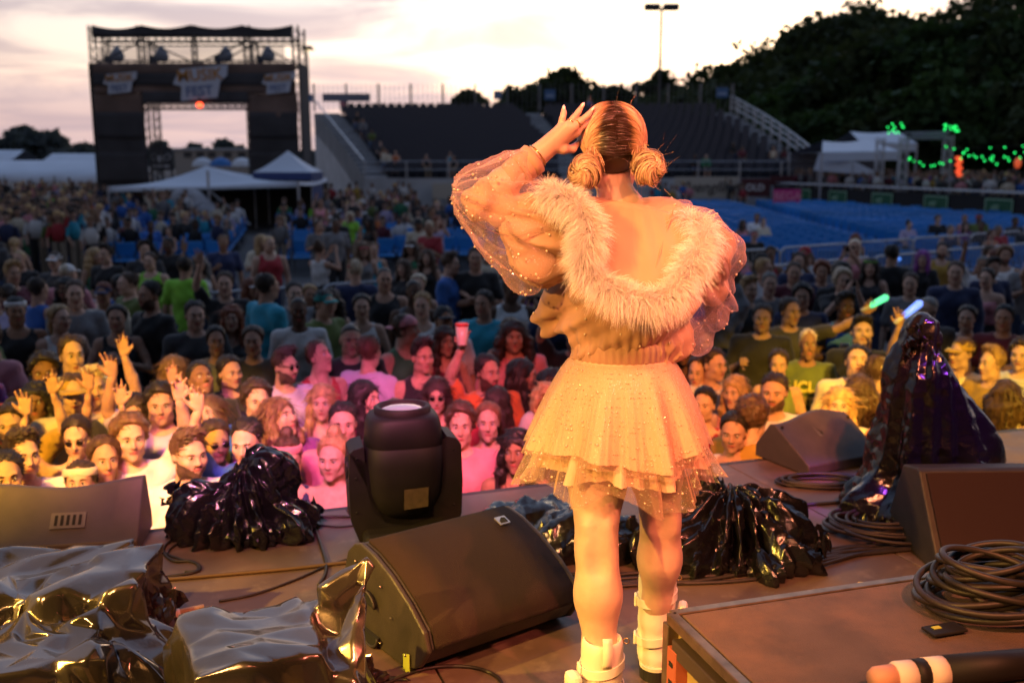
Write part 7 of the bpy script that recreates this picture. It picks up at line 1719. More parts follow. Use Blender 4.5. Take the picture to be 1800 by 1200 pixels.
def hair_of(kind):
    if kind in HAIR: return HAIR[kind]
    F = Field((-0.20, -0.16, -0.46), (0.20, 0.24, 0.20), 0.0080)
    hl = lambda: F.cut((0, -0.074, 0.062), (0, -1.0, -0.55))
    big = {'short': 0.0, 'quiff': 0.004, 'curly': 0.018, 'afro': 0.030, 'buzz': -0.005}.get(kind, 0.006)
    F.ell((0, 0.017, 0.045), (0.080+big, 0.098+big, 0.085+big), 0.01)
    strands = lambda a, f: (lambda X, Y, Z: a*np.sin(np.arctan2(Y-0.02, X)*f+5*vnoise(X, Y, Z*0.3, 14, 2))+a*0.7*vnoise(X, Y, Z*0.4, 60, 6))
    lumps = lambda a, f: (lambda X, Y, Z: a*vnoise(X, Y, Z, f, 3)+0.5*a*vnoise(X, Y, Z, f*2, 5))
    if kind in ('short', 'buzz'): hl(); F.cut((0, 0.03, -0.035), (0, 0.4, -1)); F.cut((0, 0.0, 0.0), (0, -0.9, -0.5)); F.wobble(lambda X, Y, Z: strands(0.0015 if kind == 'buzz' else 0.004, 40)(X, Y, Z)+0.005*vnoise(X, Y, Z, 85, 3)*(0.4 if kind == 'buzz' else 1))
    elif kind == 'quiff':
        F.ell((0.01, -0.055, 0.115), (0.060, 0.045, 0.030), 0.03); F.ell((-0.02, -0.01, 0.12), (0.05, 0.06, 0.025), 0.03); F.cut((0, -0.078, 0.068), (0, -1.0, -0.45)); F.cut((0, 0.03, -0.03), (0, 0.4, -1)); F.cut((0, 0.0, 0.005), (0, -0.9, -0.5)); F.wobble(strands(0.005, 30))
    elif kind in ('curly', 'afro'): F.cut((0, -0.07-big*0.6, 0.060), (0, -1.0, -0.5)); F.cut((0, 0.03, -0.05), (0, 0.4, -1)); F.cut((0, -0.01, -0.01), (0, -0.9, -0.4)); F.wobble(lumps(0.012, 75))
    else:
        L_ = {'long': -0.36, 'bob': -0.17, 'wavy': -0.34, 'mane': -0.25}.get(kind, None)
        if L_:
            w = 1.0 if kind != 'mane' else 1.35
            for q in (-1, 1): F.chain([(q*0.060, 0.01, 0.05), (q*0.082*w, 0.005, -0.04), (q*0.088*w, -0.01, -0.13), (q*0.085*w, -0.035, max(L_, -0.30))], [0.030, 0.027*w, 0.030*w, 0.018], 0.03, ((0, 1, 0), 1.5))
            F.chain([(0, 0.085, 0.03), (0, 0.095, -0.08), (0, 0.105, L_)], [0.06, 0.06*w, 0.045], 0.03, ((0, 1, 0), 0.6)); F.cone((-0.06, 0.08, -0.05), (-0.07, 0.09, L_*0.95), 0.035*w, 0.025, 0.03); F.cone((0.06, 0.08, -0.05), (0.07, 0.09, L_*0.95), 0.035*w, 0.025, 0.03)
            # the face stays free
            F.ell((0, -0.115, -0.045), (0.062, 0.085, 0.125), 0.008, None, True)
            F.wobble(lumps(0.012, 55) if kind in ('wavy', 'mane') else strands(0.0055, 36))
        else:
            hl(); F.cut((0, 0.03, -0.06), (0, 0.4, -1)); F.cut((0, 0.0, 0.0), (0, -0.9, -0.45))
            if kind == 'pony': F.chain([(0, 0.10, 0.05), (0, 0.135, 0.03), (0, 0.145, -0.08), (0, 0.13, -0.20)], [0.028, 0.026, 0.028, 0.012], 0.02)
            if kind == 'bun': F.ell((0, 0.055, 0.145), (0.042, 0.042, 0.038), 0.01)
            F.wobble(lambda X, Y, Z: strands(0.004, 44)(X, Y, Z)+0.004*vnoise(X, Y, Z, 90, 3))
    v, f = F.surf(1); f = [tuple(q) for q in f]
    # loose locks over the mass of the hair break up its outline
    rg = np.random.default_rng(len(kind)*7+ord(kind[0])); top = v[(v[:, 2] > (-0.03 if kind not in ('long', 'wavy', 'mane', 'bob') else -0.4))]; n = {'buzz': 60, 'short': 700, 'quiff': 700, 'curly': 500, 'afro': 500}.get(kind, 700)
    b = top[rg.integers(0, len(top), n)]; cen = np.array([0, 0.017, 0.04]); nr = (b-cen); nr[:, 2] = np.where(b[:, 2] < 0, 0, nr[:, 2]); nr /= np.linalg.norm(nr, axis=1)[:, None]+1e-9
    if kind in ('pony', 'bun'): dr = np.array([0, 0.10, 0.05 if kind == 'pony' else 0.14])-b; Lk = rg.uniform(0.03, 0.06, n)
    elif kind in ('long', 'wavy', 'bob', 'mane'): dr = np.where(b[:, 2:] > 0.02, np.stack([np.sign(b[:, 0])*0.8, 0.3+0*b[:, 0], -0.8+0*b[:, 0]], 1), np.array([0, 0, -1.0])); Lk = rg.uniform(0.04, 0.11, n)
    elif kind == 'quiff': dr = np.stack([0.5+0*b[:, 0], -0.4+0*b[:, 0], 0.7*(b[:, 2] > 0.06)-0.2], 1); Lk = rg.uniform(0.02, 0.045, n)
    elif kind in ('curly', 'afro'): dr = rg.normal(size=(n, 3)); Lk = rg.uniform(0.02, 0.04, n)
    else: dr = np.stack([np.sign(b[:, 0])*0.4+0.4, 0.5*(b[:, 2] > 0.07)-0.1, -0.5*(b[:, 2] < 0.06)+0.3*(b[:, 2] > 0.06)], 1); Lk = rg.uniform(0.016, 0.034, n)
    dr = dr/(np.linalg.norm(dr, axis=1)[:, None]+1e-9)+rg.normal(size=(n, 3))*0.35; dr = dr-nr*((dr*nr).sum(1)[:, None])*0.7; P = np.zeros((n, 4, 3)); lf = rg.uniform(0.0, 0.35, n)
    for j in range(4): s = j/3; P[:, j] = b+dr*(Lk*s)[:, None]+nr*(0.0015+Lk*lf*s*(1.2-s))[:, None]
    wv = 0.0065 if kind not in ('curly', 'afro') else 0.005
    v2, f2 = ribbons(P, np.array([wv*0.6, wv, wv*0.8, 0.001]), lambda Q: np.repeat(nr[:, None], 4, 1)); k0 = len(v)
    HAIR[kind] = mesh_from('hair', np.concatenate([v, v2]), f+[tuple(q+k0) for q in f2], M_chair, True); return HAIR[kind]
def cap_of(kind):
    if kind in HAIR: return HAIR[kind]
    m = MB(); a = np.linspace(0, pi/2, 7)
    if kind == 'cap':
        m.lathe([(0.090*cos(x), 0.038+0.088*sin(x)) for x in a], (0, 0.012, 0.0), 20); R = []
        for x in np.linspace(-1.0, 1.0, 9): R.append(np.array([(0.078*x, -0.068-0.03*(1-x*x)*0.3, 0.048), (0.075*x, -0.10-0.075*(1-x*x), 0.040-0.012*x*x), (0.075*x, -0.10-0.075*(1-x*x), 0.036-0.012*x*x), (0.078*x, -0.068, 0.042)]))
        m.loft(R)
    elif kind == 'hat': m.lathe([(0.15, 0.030), (0.152, 0.036), (0.098, 0.050), (0.090, 0.10), (0.080, 0.125), (0.02, 0.13)], (0, 0.01, 0), 22)
    else: m.lathe([(0.086, 0.050), (0.0905, 0.055), (0.0905, 0.085), (0.084, 0.092)], (0, 0.010, 0), 22)      # headband
    HAIR[kind] = m.mesh('hat', M_cloth, True); return HAIR[kind]
def child(name, me, par, col, loc=(0, 0, 0), rot=None):
    o = bpy.data.objects.new(name, me); link(o); o.parent = par; o.location = V3(loc); o.color = (*col, 1)
    if rot is not None: o.rotation_euler = Matrix(rot).to_euler()
    return o
SK = {'l': (0.56, 0.36, 0.27), 'm': (0.45, 0.27, 0.19), 't': (0.34, 0.19, 0.12), 'd': (0.13, 0.07, 0.045), 'b': (0.22, 0.12, 0.075)}
HC_ = {'k': (0.012, 0.009, 0.008), 'd': (0.030, 0.018, 0.012), 'b': (0.075, 0.040, 0.022), 'l': (0.16, 0.085, 0.04), 'y': (0.42, 0.27, 0.12), 'w': (0.60, 0.50, 0.36), 'r': (0.20, 0.055, 0.02), 'g': (0.20, 0.19, 0.18), 'p': (0.25, 0.06, 0.30)}
HN = {'k': 'black', 'd': 'dark', 'b': 'brown', 'l': 'fair', 'y': 'blond', 'w': 'bleached', 'r': 'red', 'g': 'grey', 'p': 'purple'}
CO = {'white': (0.66, 0.66, 0.66), 'black': (0.014, 0.014, 0.016), 'navy': (0.02, 0.03, 0.09), 'grey': (0.17, 0.17, 0.18), 'lavender': (0.42, 0.36, 0.52), 'blue': (0.03, 0.13, 0.45), 'turquoise': (0.02, 0.32, 0.46), 'green': (0.03, 0.17, 0.08), 'olive': (0.11, 0.15, 0.03), 'lime': (0.22, 0.55, 0.04),
      'cream': (0.60, 0.53, 0.40), 'pink': (0.62, 0.24, 0.28), 'red': (0.35, 0.02, 0.03), 'mustard': (0.40, 0.25, 0.04), 'maroon': (0.12, 0.015, 0.03), 'purple': (0.18, 0.04, 0.22), 'orange': (0.55, 0.14, 0.03), 'charcoal': (0.04, 0.04, 0.045), 'teal': (0.02, 0.25, 0.24)}
HWORD = {'short': 'short', 'quiff': 'swept', 'curly': 'curly', 'afro': 'frizzy', 'buzz': 'cropped', 'long': 'long', 'wavy': 'wavy', 'bob': 'bobbed', 'mane': 'bushy', 'pony': 'tied', 'bun': 'bunned'}
PEOPLE = []; LABELS = {}
TOPW = {'tee': 'T-shirt', 'tank': 'vest', 'long': 'sweater', 'crop': 'crop top'}
def person(pos, sex, hair, hc_, skin, col, top, pose, yaw=0.0, hyaw=0.0, hpitch=0.0, smile=0, beard=False, glasses=False, hat=None, hatcol='white', scale=1.0, label=None, group=None, short=None):
    me, hcn, R = person_mesh(sex, pose, round(hyaw, 1), round(hpitch, 1), smile, beard, glasses, int(rng.integers(3)) if label and group == LIGHTG else 0, bool(label) and group == LIGHTG)
    o = bpy.data.objects.new('person', me); link(o); o.location = V3(pos); o.rotation_euler = (0, 0, yaw); wx_ = rng.uniform(0.90, 1.06); o.scale = (scale*wx_, scale*wx_, scale); sk_ = np.array(SK[skin])*rng.uniform(0.9, 1.1); o.color = (*np.clip(sk_, 0, 1), 1)
    cc = np.array(CO[col])*rng.uniform(0.85, 1.15)
    child('shirt', shirt_mesh(sex, pose, top), o, np.clip(cc, 0, 0.8))
    sh_ = rng.random() < 0.5 if short is None else short
    child('shorts' if sh_ else 'trousers', trousers_mesh(sex, pose, sh_), o, [(0.04, 0.06, 0.12), (0.02, 0.02, 0.025), (0.12, 0.15, 0.22), (0.25, 0.2, 0.14)][rng.integers(4)])
    if hair: child('hair', hair_of(hair), o, np.array(HC_[hc_])*rng.uniform(0.8, 1.2), hcn, R)
    if hat: child('headband' if hat == 'band' else 'hat', cap_of(hat), o, CO[hatcol], hcn, R @ (rotm(pi) if hat == 'cap' and hatcol == 'pink' else np.eye(3)))
    o['category'] = 'person'
    if group: o['group'] = group
    PEOPLE.append((o, label)); return o
def ptdist(p): return [(p[0]-o.location[0])**2+(p[1]-o.location[1])**2 for o, _ in PEOPLE]
LIGHTG = 'people in the coloured light before the stage'
DARKG = 'people standing behind the lit front rows'
# x, y of the head in the photo, sex, hair, hair colour, skin, shirt, top, pose, body yaw, head yaw, head pitch, extras, label
FRONT = [
 (40, 800, 'm', 'quiff', 'd', 'l', 'white', 'tee', 'down', 0.2, 0.3, 0, dict(smile=1), 'smiling man with dark swept up hair in white T-shirt at the left edge'),
 (8, 838, 'm', 'short', 'k', 'm', 'purple', 'tee', 'down', 0.3, 0, 0, {}, 'dark haired man in purple shirt cut by the left picture edge'),
 (142, 850, 'm', 'short', 'd', 'm', 'cream', 'tee', 'down', 0, 0, -0.2, dict(hat='band', hatcol='cream', scale=0.93), 'short person with cream headband peeping over the left floor monitor'),
 (135, 768, 'f', 'pony', 'd', 'l', 'cream', 'crop', 'upboth', 0.1, -0.1, 0.2, dict(glasses=True), 'woman in sunglasses and cream halter raising both arms at the left'),
 (184, 806, 'f', 'pony', 'b', 'm', 'black', 'tank', 'down', 0.2, 0.1, 0, {}, 'woman with tied back brown hair in black tank top at the left barrier'),
 (228, 770, 'm', 'curly', 'l', 'l', 'white', 'tee', 'upleft', 0.2, 0.1, 0, dict(smile=1), 'smiling curly haired man in white T-shirt with one arm raised'),
 (332, 800, 'm', 'quiff', 'b', 'l', 'white', 'tee', 'clap', 0.25, 0.3, 0, dict(beard=True), 'bearded brown haired man in white T-shirt clasping his hands by the black bag'),
 (434, 775, 'm', 'short', 'k', 'l', 'blue', 'tee', 'upright', 0.0, -0.2, 0.2, {}, 'man in blue T-shirt looking up with his hand raised behind the black bag'),
 (506, 808, 'f', 'bun', 'b', 'l', 'navy', 'tank', 'down', 0, 0.1, 0, dict(smile=1, hat='band', hatcol='pink'), 'smiling woman with pink headband and navy tank top right of the black bag'),
 (585, 806, 'f', 'bun', 'y', 'l', 'pink', 'crop', 'down', -0.1, -0.1, 0, {}, 'blonde woman in pink bikini top beside the moving head lamp'),
 (80, 655, 'm', 'curly', 'k', 'b', 'black', 'tee', 'down', 0, 0.1, 0, {}, 'man with black curls in black T-shirt in the yellow light at the left'),
 (127, 625, 'm', 'short', 'd', 'l', 'white', 'tee', 'down', 0.1, 0.3, 0, dict(scale=1.08), 'tall man in white T-shirt standing above the left crowd'),
 (65, 705, 'f', 'wavy', 'k', 'b', 'cream', 'tank', 'down', 0, 0, 0, dict(smile=1), 'smiling woman with long black hair at the left edge of the yellow light'),
 (20, 745, 'f', 'pony', 'd', 'l', 'mustard', 'tee', 'upboth', 0, 0, 0.1, {}, 'person in mustard top with both palms raised at the left edge'),
 (130, 692, 'm', 'short', 'b', 'l', 'cream', 'tee', 'down', 0, 0.2, 0, dict(smile=1, hat='cap', hatcol='mustard'), 'smiling man in a mustard cap in the left crowd'),
 (163, 682, 'm', 'quiff', 'w', 'l', 'cream', 'tee', 'upleft', 0, 0.4, 0, {}, 'bleach blond man with a raised hand in the left crowd'),
 (238, 725, 'f', 'long', 'd', 'm', 'black', 'tee', 'upboth', 0, 0, 0, {}, 'dark haired woman with both hands high above the crowd at left centre'),
 (284, 712, 'm', 'curly', 'k', 'm', 'lavender', 'tee', 'upright', -0.1, 0.2, 0, {}, 'man with dark curls in lavender T-shirt raising a fist'),
 (368, 728, 'f', 'bob', 'b', 'l', 'black', 'tee', 'down', 0, -0.3, -0.2, {}, 'woman with brown bob looking down in pink light'),
 (378, 775, 'f', 'pony', 'd', 'm', 'black', 'tank', 'down', 0.2, 0.2, 0.1, dict(glasses=True), 'woman in dark glasses just right of the bearded man'),
 (452, 705, 'm', 'curly', 'd', 'l', 'blue', 'tee', 'down', 0, 0.3, 0, {}, 'man with dark curls and blue collar in the pink light'),
 (490, 735, 'm', 'bob', 'l', 'l', 'purple', 'long', 'down', 0.3, 0.6, -0.3, {}, 'person with light brown bowl hair looking down to the right'),
 (566, 708, 'f', 'long', 'y', 'l', 'lavender', 'tank', 'down', 0, 0, 0, dict(smile=1), 'smiling woman with long blond hair in bright pink light'),
 (404, 655, 'f', 'pony', 'k', 'm', 'black', 'tee', 'down', 0.2, 0.4, 0, dict(smile=1), 'smiling woman with dark tied back hair above the pink crowd'),
 (352, 668, 'm', 'short', 'k', 'b', 'black', 'tee', 'down', 0.3, 0.2, -0.4, {}, 'man in black looking down at left centre'),
 (305, 655, 'f', 'long', 'l', 'l', 'black', 'tee', 'down', 3.0, 0, 0, {}, 'woman with long light brown hair seen from behind at left centre'),
 (500, 645, 'm', 'quiff', 'd', 'm', 'lavender', 'tee', 'down', 0.5, 0.4, 0, dict(beard=True, glasses=True), 'bearded man in sunglasses and lavender shirt turned to the right'),
 (560, 628, 'm', 'short', 'b', 'm', 'red', 'tank', 'down', 0.5, 0.4, -0.3, {}, 'man in red vest looking down at centre left'),
 (640, 700, 'f', 'long', 'k', 'l', 'maroon', 'tank', 'down', 0.5, 0.5, 0, dict(smile=1), 'laughing woman with long black hair left of the moving head lamp'),
 (602, 745, 'm', 'short', 'k', 'l', 'pink', 'tee', 'down', 0.1, 0.0, 0, {}, 'dark haired man low in the pink light left of the moving head lamp'),
 (648, 620, 'm', 'short', 'b', 'l', 'lavender', 'tee', 'down', 2.6, 0, 0, {}, 'brown haired man in lavender T-shirt seen from behind at centre'),
 (617, 598, 'm', 'buzz', 'd', 'm', 'black', 'tee', 'cross', 0, 0.2, 0, {}, 'man with cropped hair and folded arms in black T-shirt'),
 (712, 580, 'm', 'short', 'b', 'l', 'green', 'tank', 'down', 0.7, 0.6, -0.1, dict(hat='cap', hatcol='pink'), 'man in backwards pink cap and green tank top'),
 (742, 628, 'm', 'quiff', 'k', 'm', 'black', 'tank', 'down', 0.2, 0.3, 0, {}, 'dark haired man in black tank top above the moving head lamp'),
 (782, 600, 'f', 'wavy', 'd', 'm', 'maroon', 'tank', 'down', 0.2, 0.2, 0, dict(smile=1), 'woman with long wavy dark hair in maroon top left of the performer'),
 (768, 695, 'f', 'long', 'd', 'l', 'black', 'tank', 'down', 0, 0, 0.1, dict(glasses=True), 'woman in sunglasses just right above the moving head lamp'),
 (903, 592, 'm', 'mane', 'd', 'm', 'pink', 'tee', 'down', 0.1, 0.0, 0, {}, 'long curly haired man in pale pink T-shirt beside the performer'),
 (856, 655, 'm', 'short', 'k', 'm', 'orange', 'tee', 'upright', 0.3, 0.3, 0, dict(beard=True), 'bearded man holding a cup high left of the performer'),
 (916, 660, 'f', 'long', 'k', 'm', 'cream', 'tank', 'down', 0.9, 0.5, 0, {}, 'woman in profile with straight black hair beside the performer skirt'),
 (874, 712, 'f', 'long', 'd', 'l', 'red', 'tee', 'down', 2.8, 0, 0, {}, 'dark haired woman turned away in the red light beside the skirt'),
 (810, 748, 'm', 'curly', 'b', 'l', 'pink', 'tee', 'cross', 0, 0, 0, {}, 'brown curly haired man with folded arms right of the moving head lamp'),
 (858, 742, 'f', 'pony', 'l', 'l', 'cream', 'crop', 'down', 0, 0, 0, dict(smile=1), 'smiling woman with tied back hair in cream top left of the skirt'),
 (908, 792, 'f', 'wavy', 'k', 't', 'black', 'tank', 'down', -0.1, -0.1, 0, {}, 'dark woman with wavy black hair partly behind the skirt hem'),
 (1226, 655, 'f', 'pony', 'd', 'l', 'black', 'tank', 'down', -0.2, -0.1, 0, dict(smile=1), 'smiling dark haired woman just right of the skirt in red light'),
 (1254, 642, 'm', 'short', 'd', 'l', 'white', 'tee', 'down', 0.3, 0.4, 0, {}, 'man in white shirt turned to the right just beside the skirt'),
 (1292, 690, 'f', 'wavy', 'y', 'l', 'pink', 'tank', 'down', -0.3, -0.2, 0, dict(smile=1), 'smiling woman with long wavy blond hair right of the performer'),
 (1238, 712, 'f', 'pony', 'k', 'l', 'red', 'tank', 'down', -0.2, -0.1, 0, {}, 'dark haired woman close to the right edge of the skirt'),
 (1360, 690, 'm', 'short', 'd', 'm', 'white', 'tee', 'down', -0.1, -0.1, 0, dict(beard=True), 'bearded dark haired man in white T-shirt behind the right floor monitor'),
 (1290, 760, 'f', 'pony', 'k', 'm', 'white', 'tank', 'down', -0.2, 0.0, 0.1, {}, 'woman in white halter with black hair at the right front barrier'),
 (1420, 605, 'm', 'buzz', 'w', 'b', 'olive', 'long', 'down', -0.1, 0.2, 0, dict(smile=1), 'man with bleached cropped hair in olive sweater with yellow letters'),
 (1475, 712, 'f', 'long', 'y', 'l', 'cream', 'tee', 'down', -0.2, 0.1, 0, {}, 'blonde woman above the right floor monitor'),
 (1368, 642, 'f', 'pony', 'd', 'm', 'olive', 'tank', 'down', -0.1, 0, 0, {}, 'woman with dark tied back hair behind the bearded man at right'),
 (1322, 735, 'm', 'curly', 'b', 'l', 'mustard', 'tee', 'down', 2.6, 0, 0, {}, 'brown curly haired person seen from behind left of the bearded man'),
 (1340, 560, 'm', 'short', 'd', 'm', 'black', 'tee', 'drink', -0.2, 0.1, 0, {}, 'man in black T-shirt holding a drink right of the performer'),
 (1410, 522, 'm', 'curly', 'k', 'm', 'navy', 'tee', 'down', -0.2, 0.1, 0, {}, 'dark curly haired man in navy patterned shirt at right'),
 (1388, 548, 'm', 'short', 'd', 'm', 'charcoal', 'tee', 'reach', 0.15, 0.3, 0, dict(), 'man stretching out his arm with a green glow stick'),
 (1506, 636, 'm', 'short', 'k', 'l', 'cream', 'tee', 'down', -0.1, 0.1, -0.3, {}, 'man in cream shirt looking down in the yellow light at right'),
 (1515, 585, 'm', 'quiff', 'k', 'l', 'black', 'tee', 'down', -0.2, 0.2, -0.2, {}, 'dark haired man in black T-shirt left of the tall covered bag'),
 (1542, 655, 'm', 'short', 'b', 'l', 'cream', 'tee', 'down', 2.4, 0, 0, dict(hat='cap', hatcol='cream'), 'man in cream cap seen from behind left of the tall bag'),
 (1512, 690, 'f', 'mane', 'b', 'l', 'cream', 'tee', 'down', 2.8, 0, 0, {}, 'woman with big curly brown hair seen from behind beside the tall bag'),
 (1632, 622, 'm', 'short', 'd', 'm', 'mustard', 'tee', 'upright', -0.3, 0.3, 0, {}, 'man in mustard T-shirt holding up a blue glow stick'),
 (1630, 545, 'm', 'buzz', 'g', 'l', 'charcoal', 'tee', 'down', -0.3, -0.5, 0, dict(beard=True), 'bald bearded man in charcoal shirt above the tall bag'),
 (1692, 622, 'm', 'short', 'b', 'l', 'cream', 'tee', 'down', -0.6, -0.3, 0, dict(smile=1, hat='cap', hatcol='mustard'), 'smiling man in mustard cap right of the tall bag'),
 (1745, 640, 'm', 'quiff', 'y', 'l', 'mustard', 'tee', 'down', -0.8, -0.2, 0, {}, 'blond man in profile at the right in yellow light'),
 (1768, 700, 'f', 'mane', 'b', 'l', 'cream', 'tank', 'down', 2.6, 0, 0, {}, 'woman with mass of brown curls seen from behind at the right edge'),
 (1796, 625, 'm', 'curly', 'd', 'l', 'white', 'tee', 'down', -0.4, 0, 0, {}, 'curly haired man in white at the right picture edge'),
 (1700, 560, 'f', 'pony', 'd', 'l', 'white', 'tank', 'down', -0.3, 0, 0, {}, 'woman in white tank top above the tall bag at right'),
 (1765, 560, 'm', 'short', 'k', 'm', 'maroon', 'tee', 'down', -0.3, 0, 0, {}, 'man in maroon T-shirt near the right edge'),
]
DARK = [
 (468, 505, 'm', 'short', 'd', 'm', 'turquoise', 'tee', 'down', 2.2, 0, 0, dict(scale=1.05), 'man in turquoise T-shirt seen from behind in the left crowd'),
 (343, 555, 'm', 'short', 'd', 'l', 'charcoal', 'tee', 'down', 0.1, 0.2, 0, {}, 'broad man in charcoal T-shirt in the left crowd'),
 (408, 560, 'f', 'wavy', 'r', 'l', 'charcoal', 'tank', 'down', 0, 0, 0, {}, 'woman with long wavy red hair in the left crowd'),
 (206, 560, 'f', 'pony', 'k', 'm', 'black', 'tank', 'clap', 0, 0, 0, dict(smile=1), 'dark haired woman in black tank top holding a cup at left'),
 (132, 518, 'm', 'short', 'b', 'l', 'grey', 'tee', 'down', 0.1, 0.1, 0, dict(scale=1.05), 'tall man in grey T-shirt before the left barrier'),
 (105, 560, 'f', 'pony', 'y', 'l', 'white', 'tank', 'down', 0.4, 0.3, 0, {}, 'blonde woman in white tank top at the left'),
 (265, 520, 'm', 'short', 'k', 'm', 'black', 'tee', 'down', -0.8, 0, 0, dict(beard=True, scale=1.06), 'big bearded man in black T-shirt turned sideways at left'),
 (525, 548, 'm', 'buzz', 'k', 'd', 'white', 'tee', 'down', 0, 0.1, 0, {}, 'dark skinned man in white T-shirt with cropped hair in the middle crowd'),
 (396, 500, 'm', 'short', 'b', 'l', 'black', 'tee', 'upright', 0, 0, 0, dict(scale=1.03), 'man in black printed T-shirt raising a hand before the barrier'),
 (380, 600, 'f', 'pony', 'd', 'm', 'grey', 'tee', 'down', 0, 0.2, 0, {}, 'woman with tied back hair in grey top at left centre'),
 (445, 600, 'f', 'pony', 'b', 'm', 'charcoal', 'long', 'down', 0, 0, 0, {}, 'woman in charcoal long sleeves at left centre'),
 (790, 465, 'm', 'quiff', 'b', 'l', 'blue', 'tee', 'down', 1.2, 0, 0, dict(scale=1.04), 'man in bright blue T-shirt turned sideways left of the performer'),
 (836, 455, 'm', 'short', 'd', 'm', 'black', 'tee', 'cross', 0, 0, 0, dict(scale=1.08), 'broad man in black T-shirt with folded arms left of the performer'),
 (676, 492, 'm', 'buzz', 'd', 'm', 'black', 'tank', 'down', 0, 0.2, 0, dict(scale=1.03), 'muscular man in black tank top in the middle crowd'),
 (851, 535, 'm', 'short', 'd', 'm', 'turquoise', 'tee', 'down', -0.2, -0.2, 0, {}, 'man in teal blue shirt just left of the performer sleeve'),
 (780, 565, 'm', 'short', 'k', 't', 'white', 'tee', 'down', 0.1, 0.3, -0.1, dict(hat='cap', hatcol='charcoal'), 'man in dark patterned cap and white T-shirt in the middle'),
 (636, 540, 'f', 'pony', 'd', 'l', 'white', 'tank', 'down', 0, 0.1, 0, {}, 'woman in white top in the middle crowd'),
 (568, 535, 'm', 'short', 'd', 'm', 'olive', 'tee', 'down', 0.8, 0, 0, dict(hat='cap', hatcol='teal'), 'man in a teal cap in the middle crowd'),
 (28, 548, 'm', 'short', 'k', 't', 'black', 'tank', 'down', 0.3, 0, 0, dict(hat='band', hatcol='white'), 'man with white headband and black vest at the left edge'),
 (66, 510, 'm', 'short', 'd', 'm', 'blue', 'tank', 'down', 2.4, 0, 0, {}, 'man in blue and white jersey turned away at the left'),
 (325, 470, 'm', 'short', 'd', 'm', 'lime', 'tee', 'down', 2.9, 0, 0, dict(scale=1.0), 'person in lime green T-shirt seen from behind by the left barrier'),
 (1568, 448, 'm', 'short', 'k', 'm', 'black', 'tee', 'down', 2.7, 0, 0, dict(scale=1.04), 'man in black seen from behind before the right barrier'),
 (1680, 480, 'm', 'short', 'b', 'l', 'navy', 'long', 'down', -0.2, 0, 0, dict(scale=1.04), 'man in navy and grey top before the right barrier'),
 (1622, 455, 'f', 'bob', 'p', 'l', 'black', 'tee', 'down', -0.2, 0, 0, {}, 'woman with purple hair before the right barrier'),
 (1735, 490, 'f', 'pony', 'd', 'l', 'pink', 'crop', 'down', -0.5, 0, 0, {}, 'woman in pink crop top near the right edge'),
 (1352, 500, 'm', 'short', 'g', 'l', 'grey', 'tee', 'down', 0, 0.1, 0, {}, 'grey haired man in grey T-shirt right of the performer'),
 (1315, 510, 'm', 'quiff', 'y', 'l', 'charcoal', 'tee', 'down', 0.3, 0.2, 0, {}, 'blond man in charcoal shirt behind the performer right sleeve'),
 (1395, 480, 'm', 'short', 'b', 'm', 'maroon', 'tee', 'down', 0, 0, 0, {}, 'brown haired man in maroon top right of the performer'),
 (1530, 470, 'f', 'long', 'd', 'l', 'charcoal', 'tank', 'down', -0.2, 0, 0, dict(hat='band', hatcol='lime'), 'woman with glowing headband before the right barrier'),
 (1600, 500, 'm', 'short', 'b', 'l', 'grey', 'tee', 'down', -0.2, 0, 0, {}, 'man in grey T-shirt just above the blue glow stick'),
]
def edge_side(p): return (np.asarray(p)-E0) @ nv         # metres in front of the stage edge
def headpos(x, y, hz):
    z = 0.0
    for _ in range(12): p = G(x, y, hz+z); z = 0.5*z+0.5*float(zg(edge_side(p)))
    r = p/np.linalg.norm(p[:2])
    while edge_side(p) < 0.36: p = p+r*[1, 1, 0]*0.05
    p = np.array([p[0], p[1], float(zg(edge_side(p)))]); return p
def place(lst, group):
    for (x, y, sex, hair, hcol, skin, col, top, pose, yaw, hy, hp, ex, lab_) in lst:
        ex = dict(ex); s = ex.pop('scale', 1.0)*(0.955 if sex == 'f' else 1.0)*1.0
        p = headpos(x, y, HEADC[2]*s); face = math.atan2(p[0], p[1])*-0.6
        person(p, sex, hair, hcol, skin, col, top, pose, yaw+face, hy, hp, scale=s, label=lab_, group=group, **ex)
place(FRONT, LIGHTG); place(DARK, DARKG)
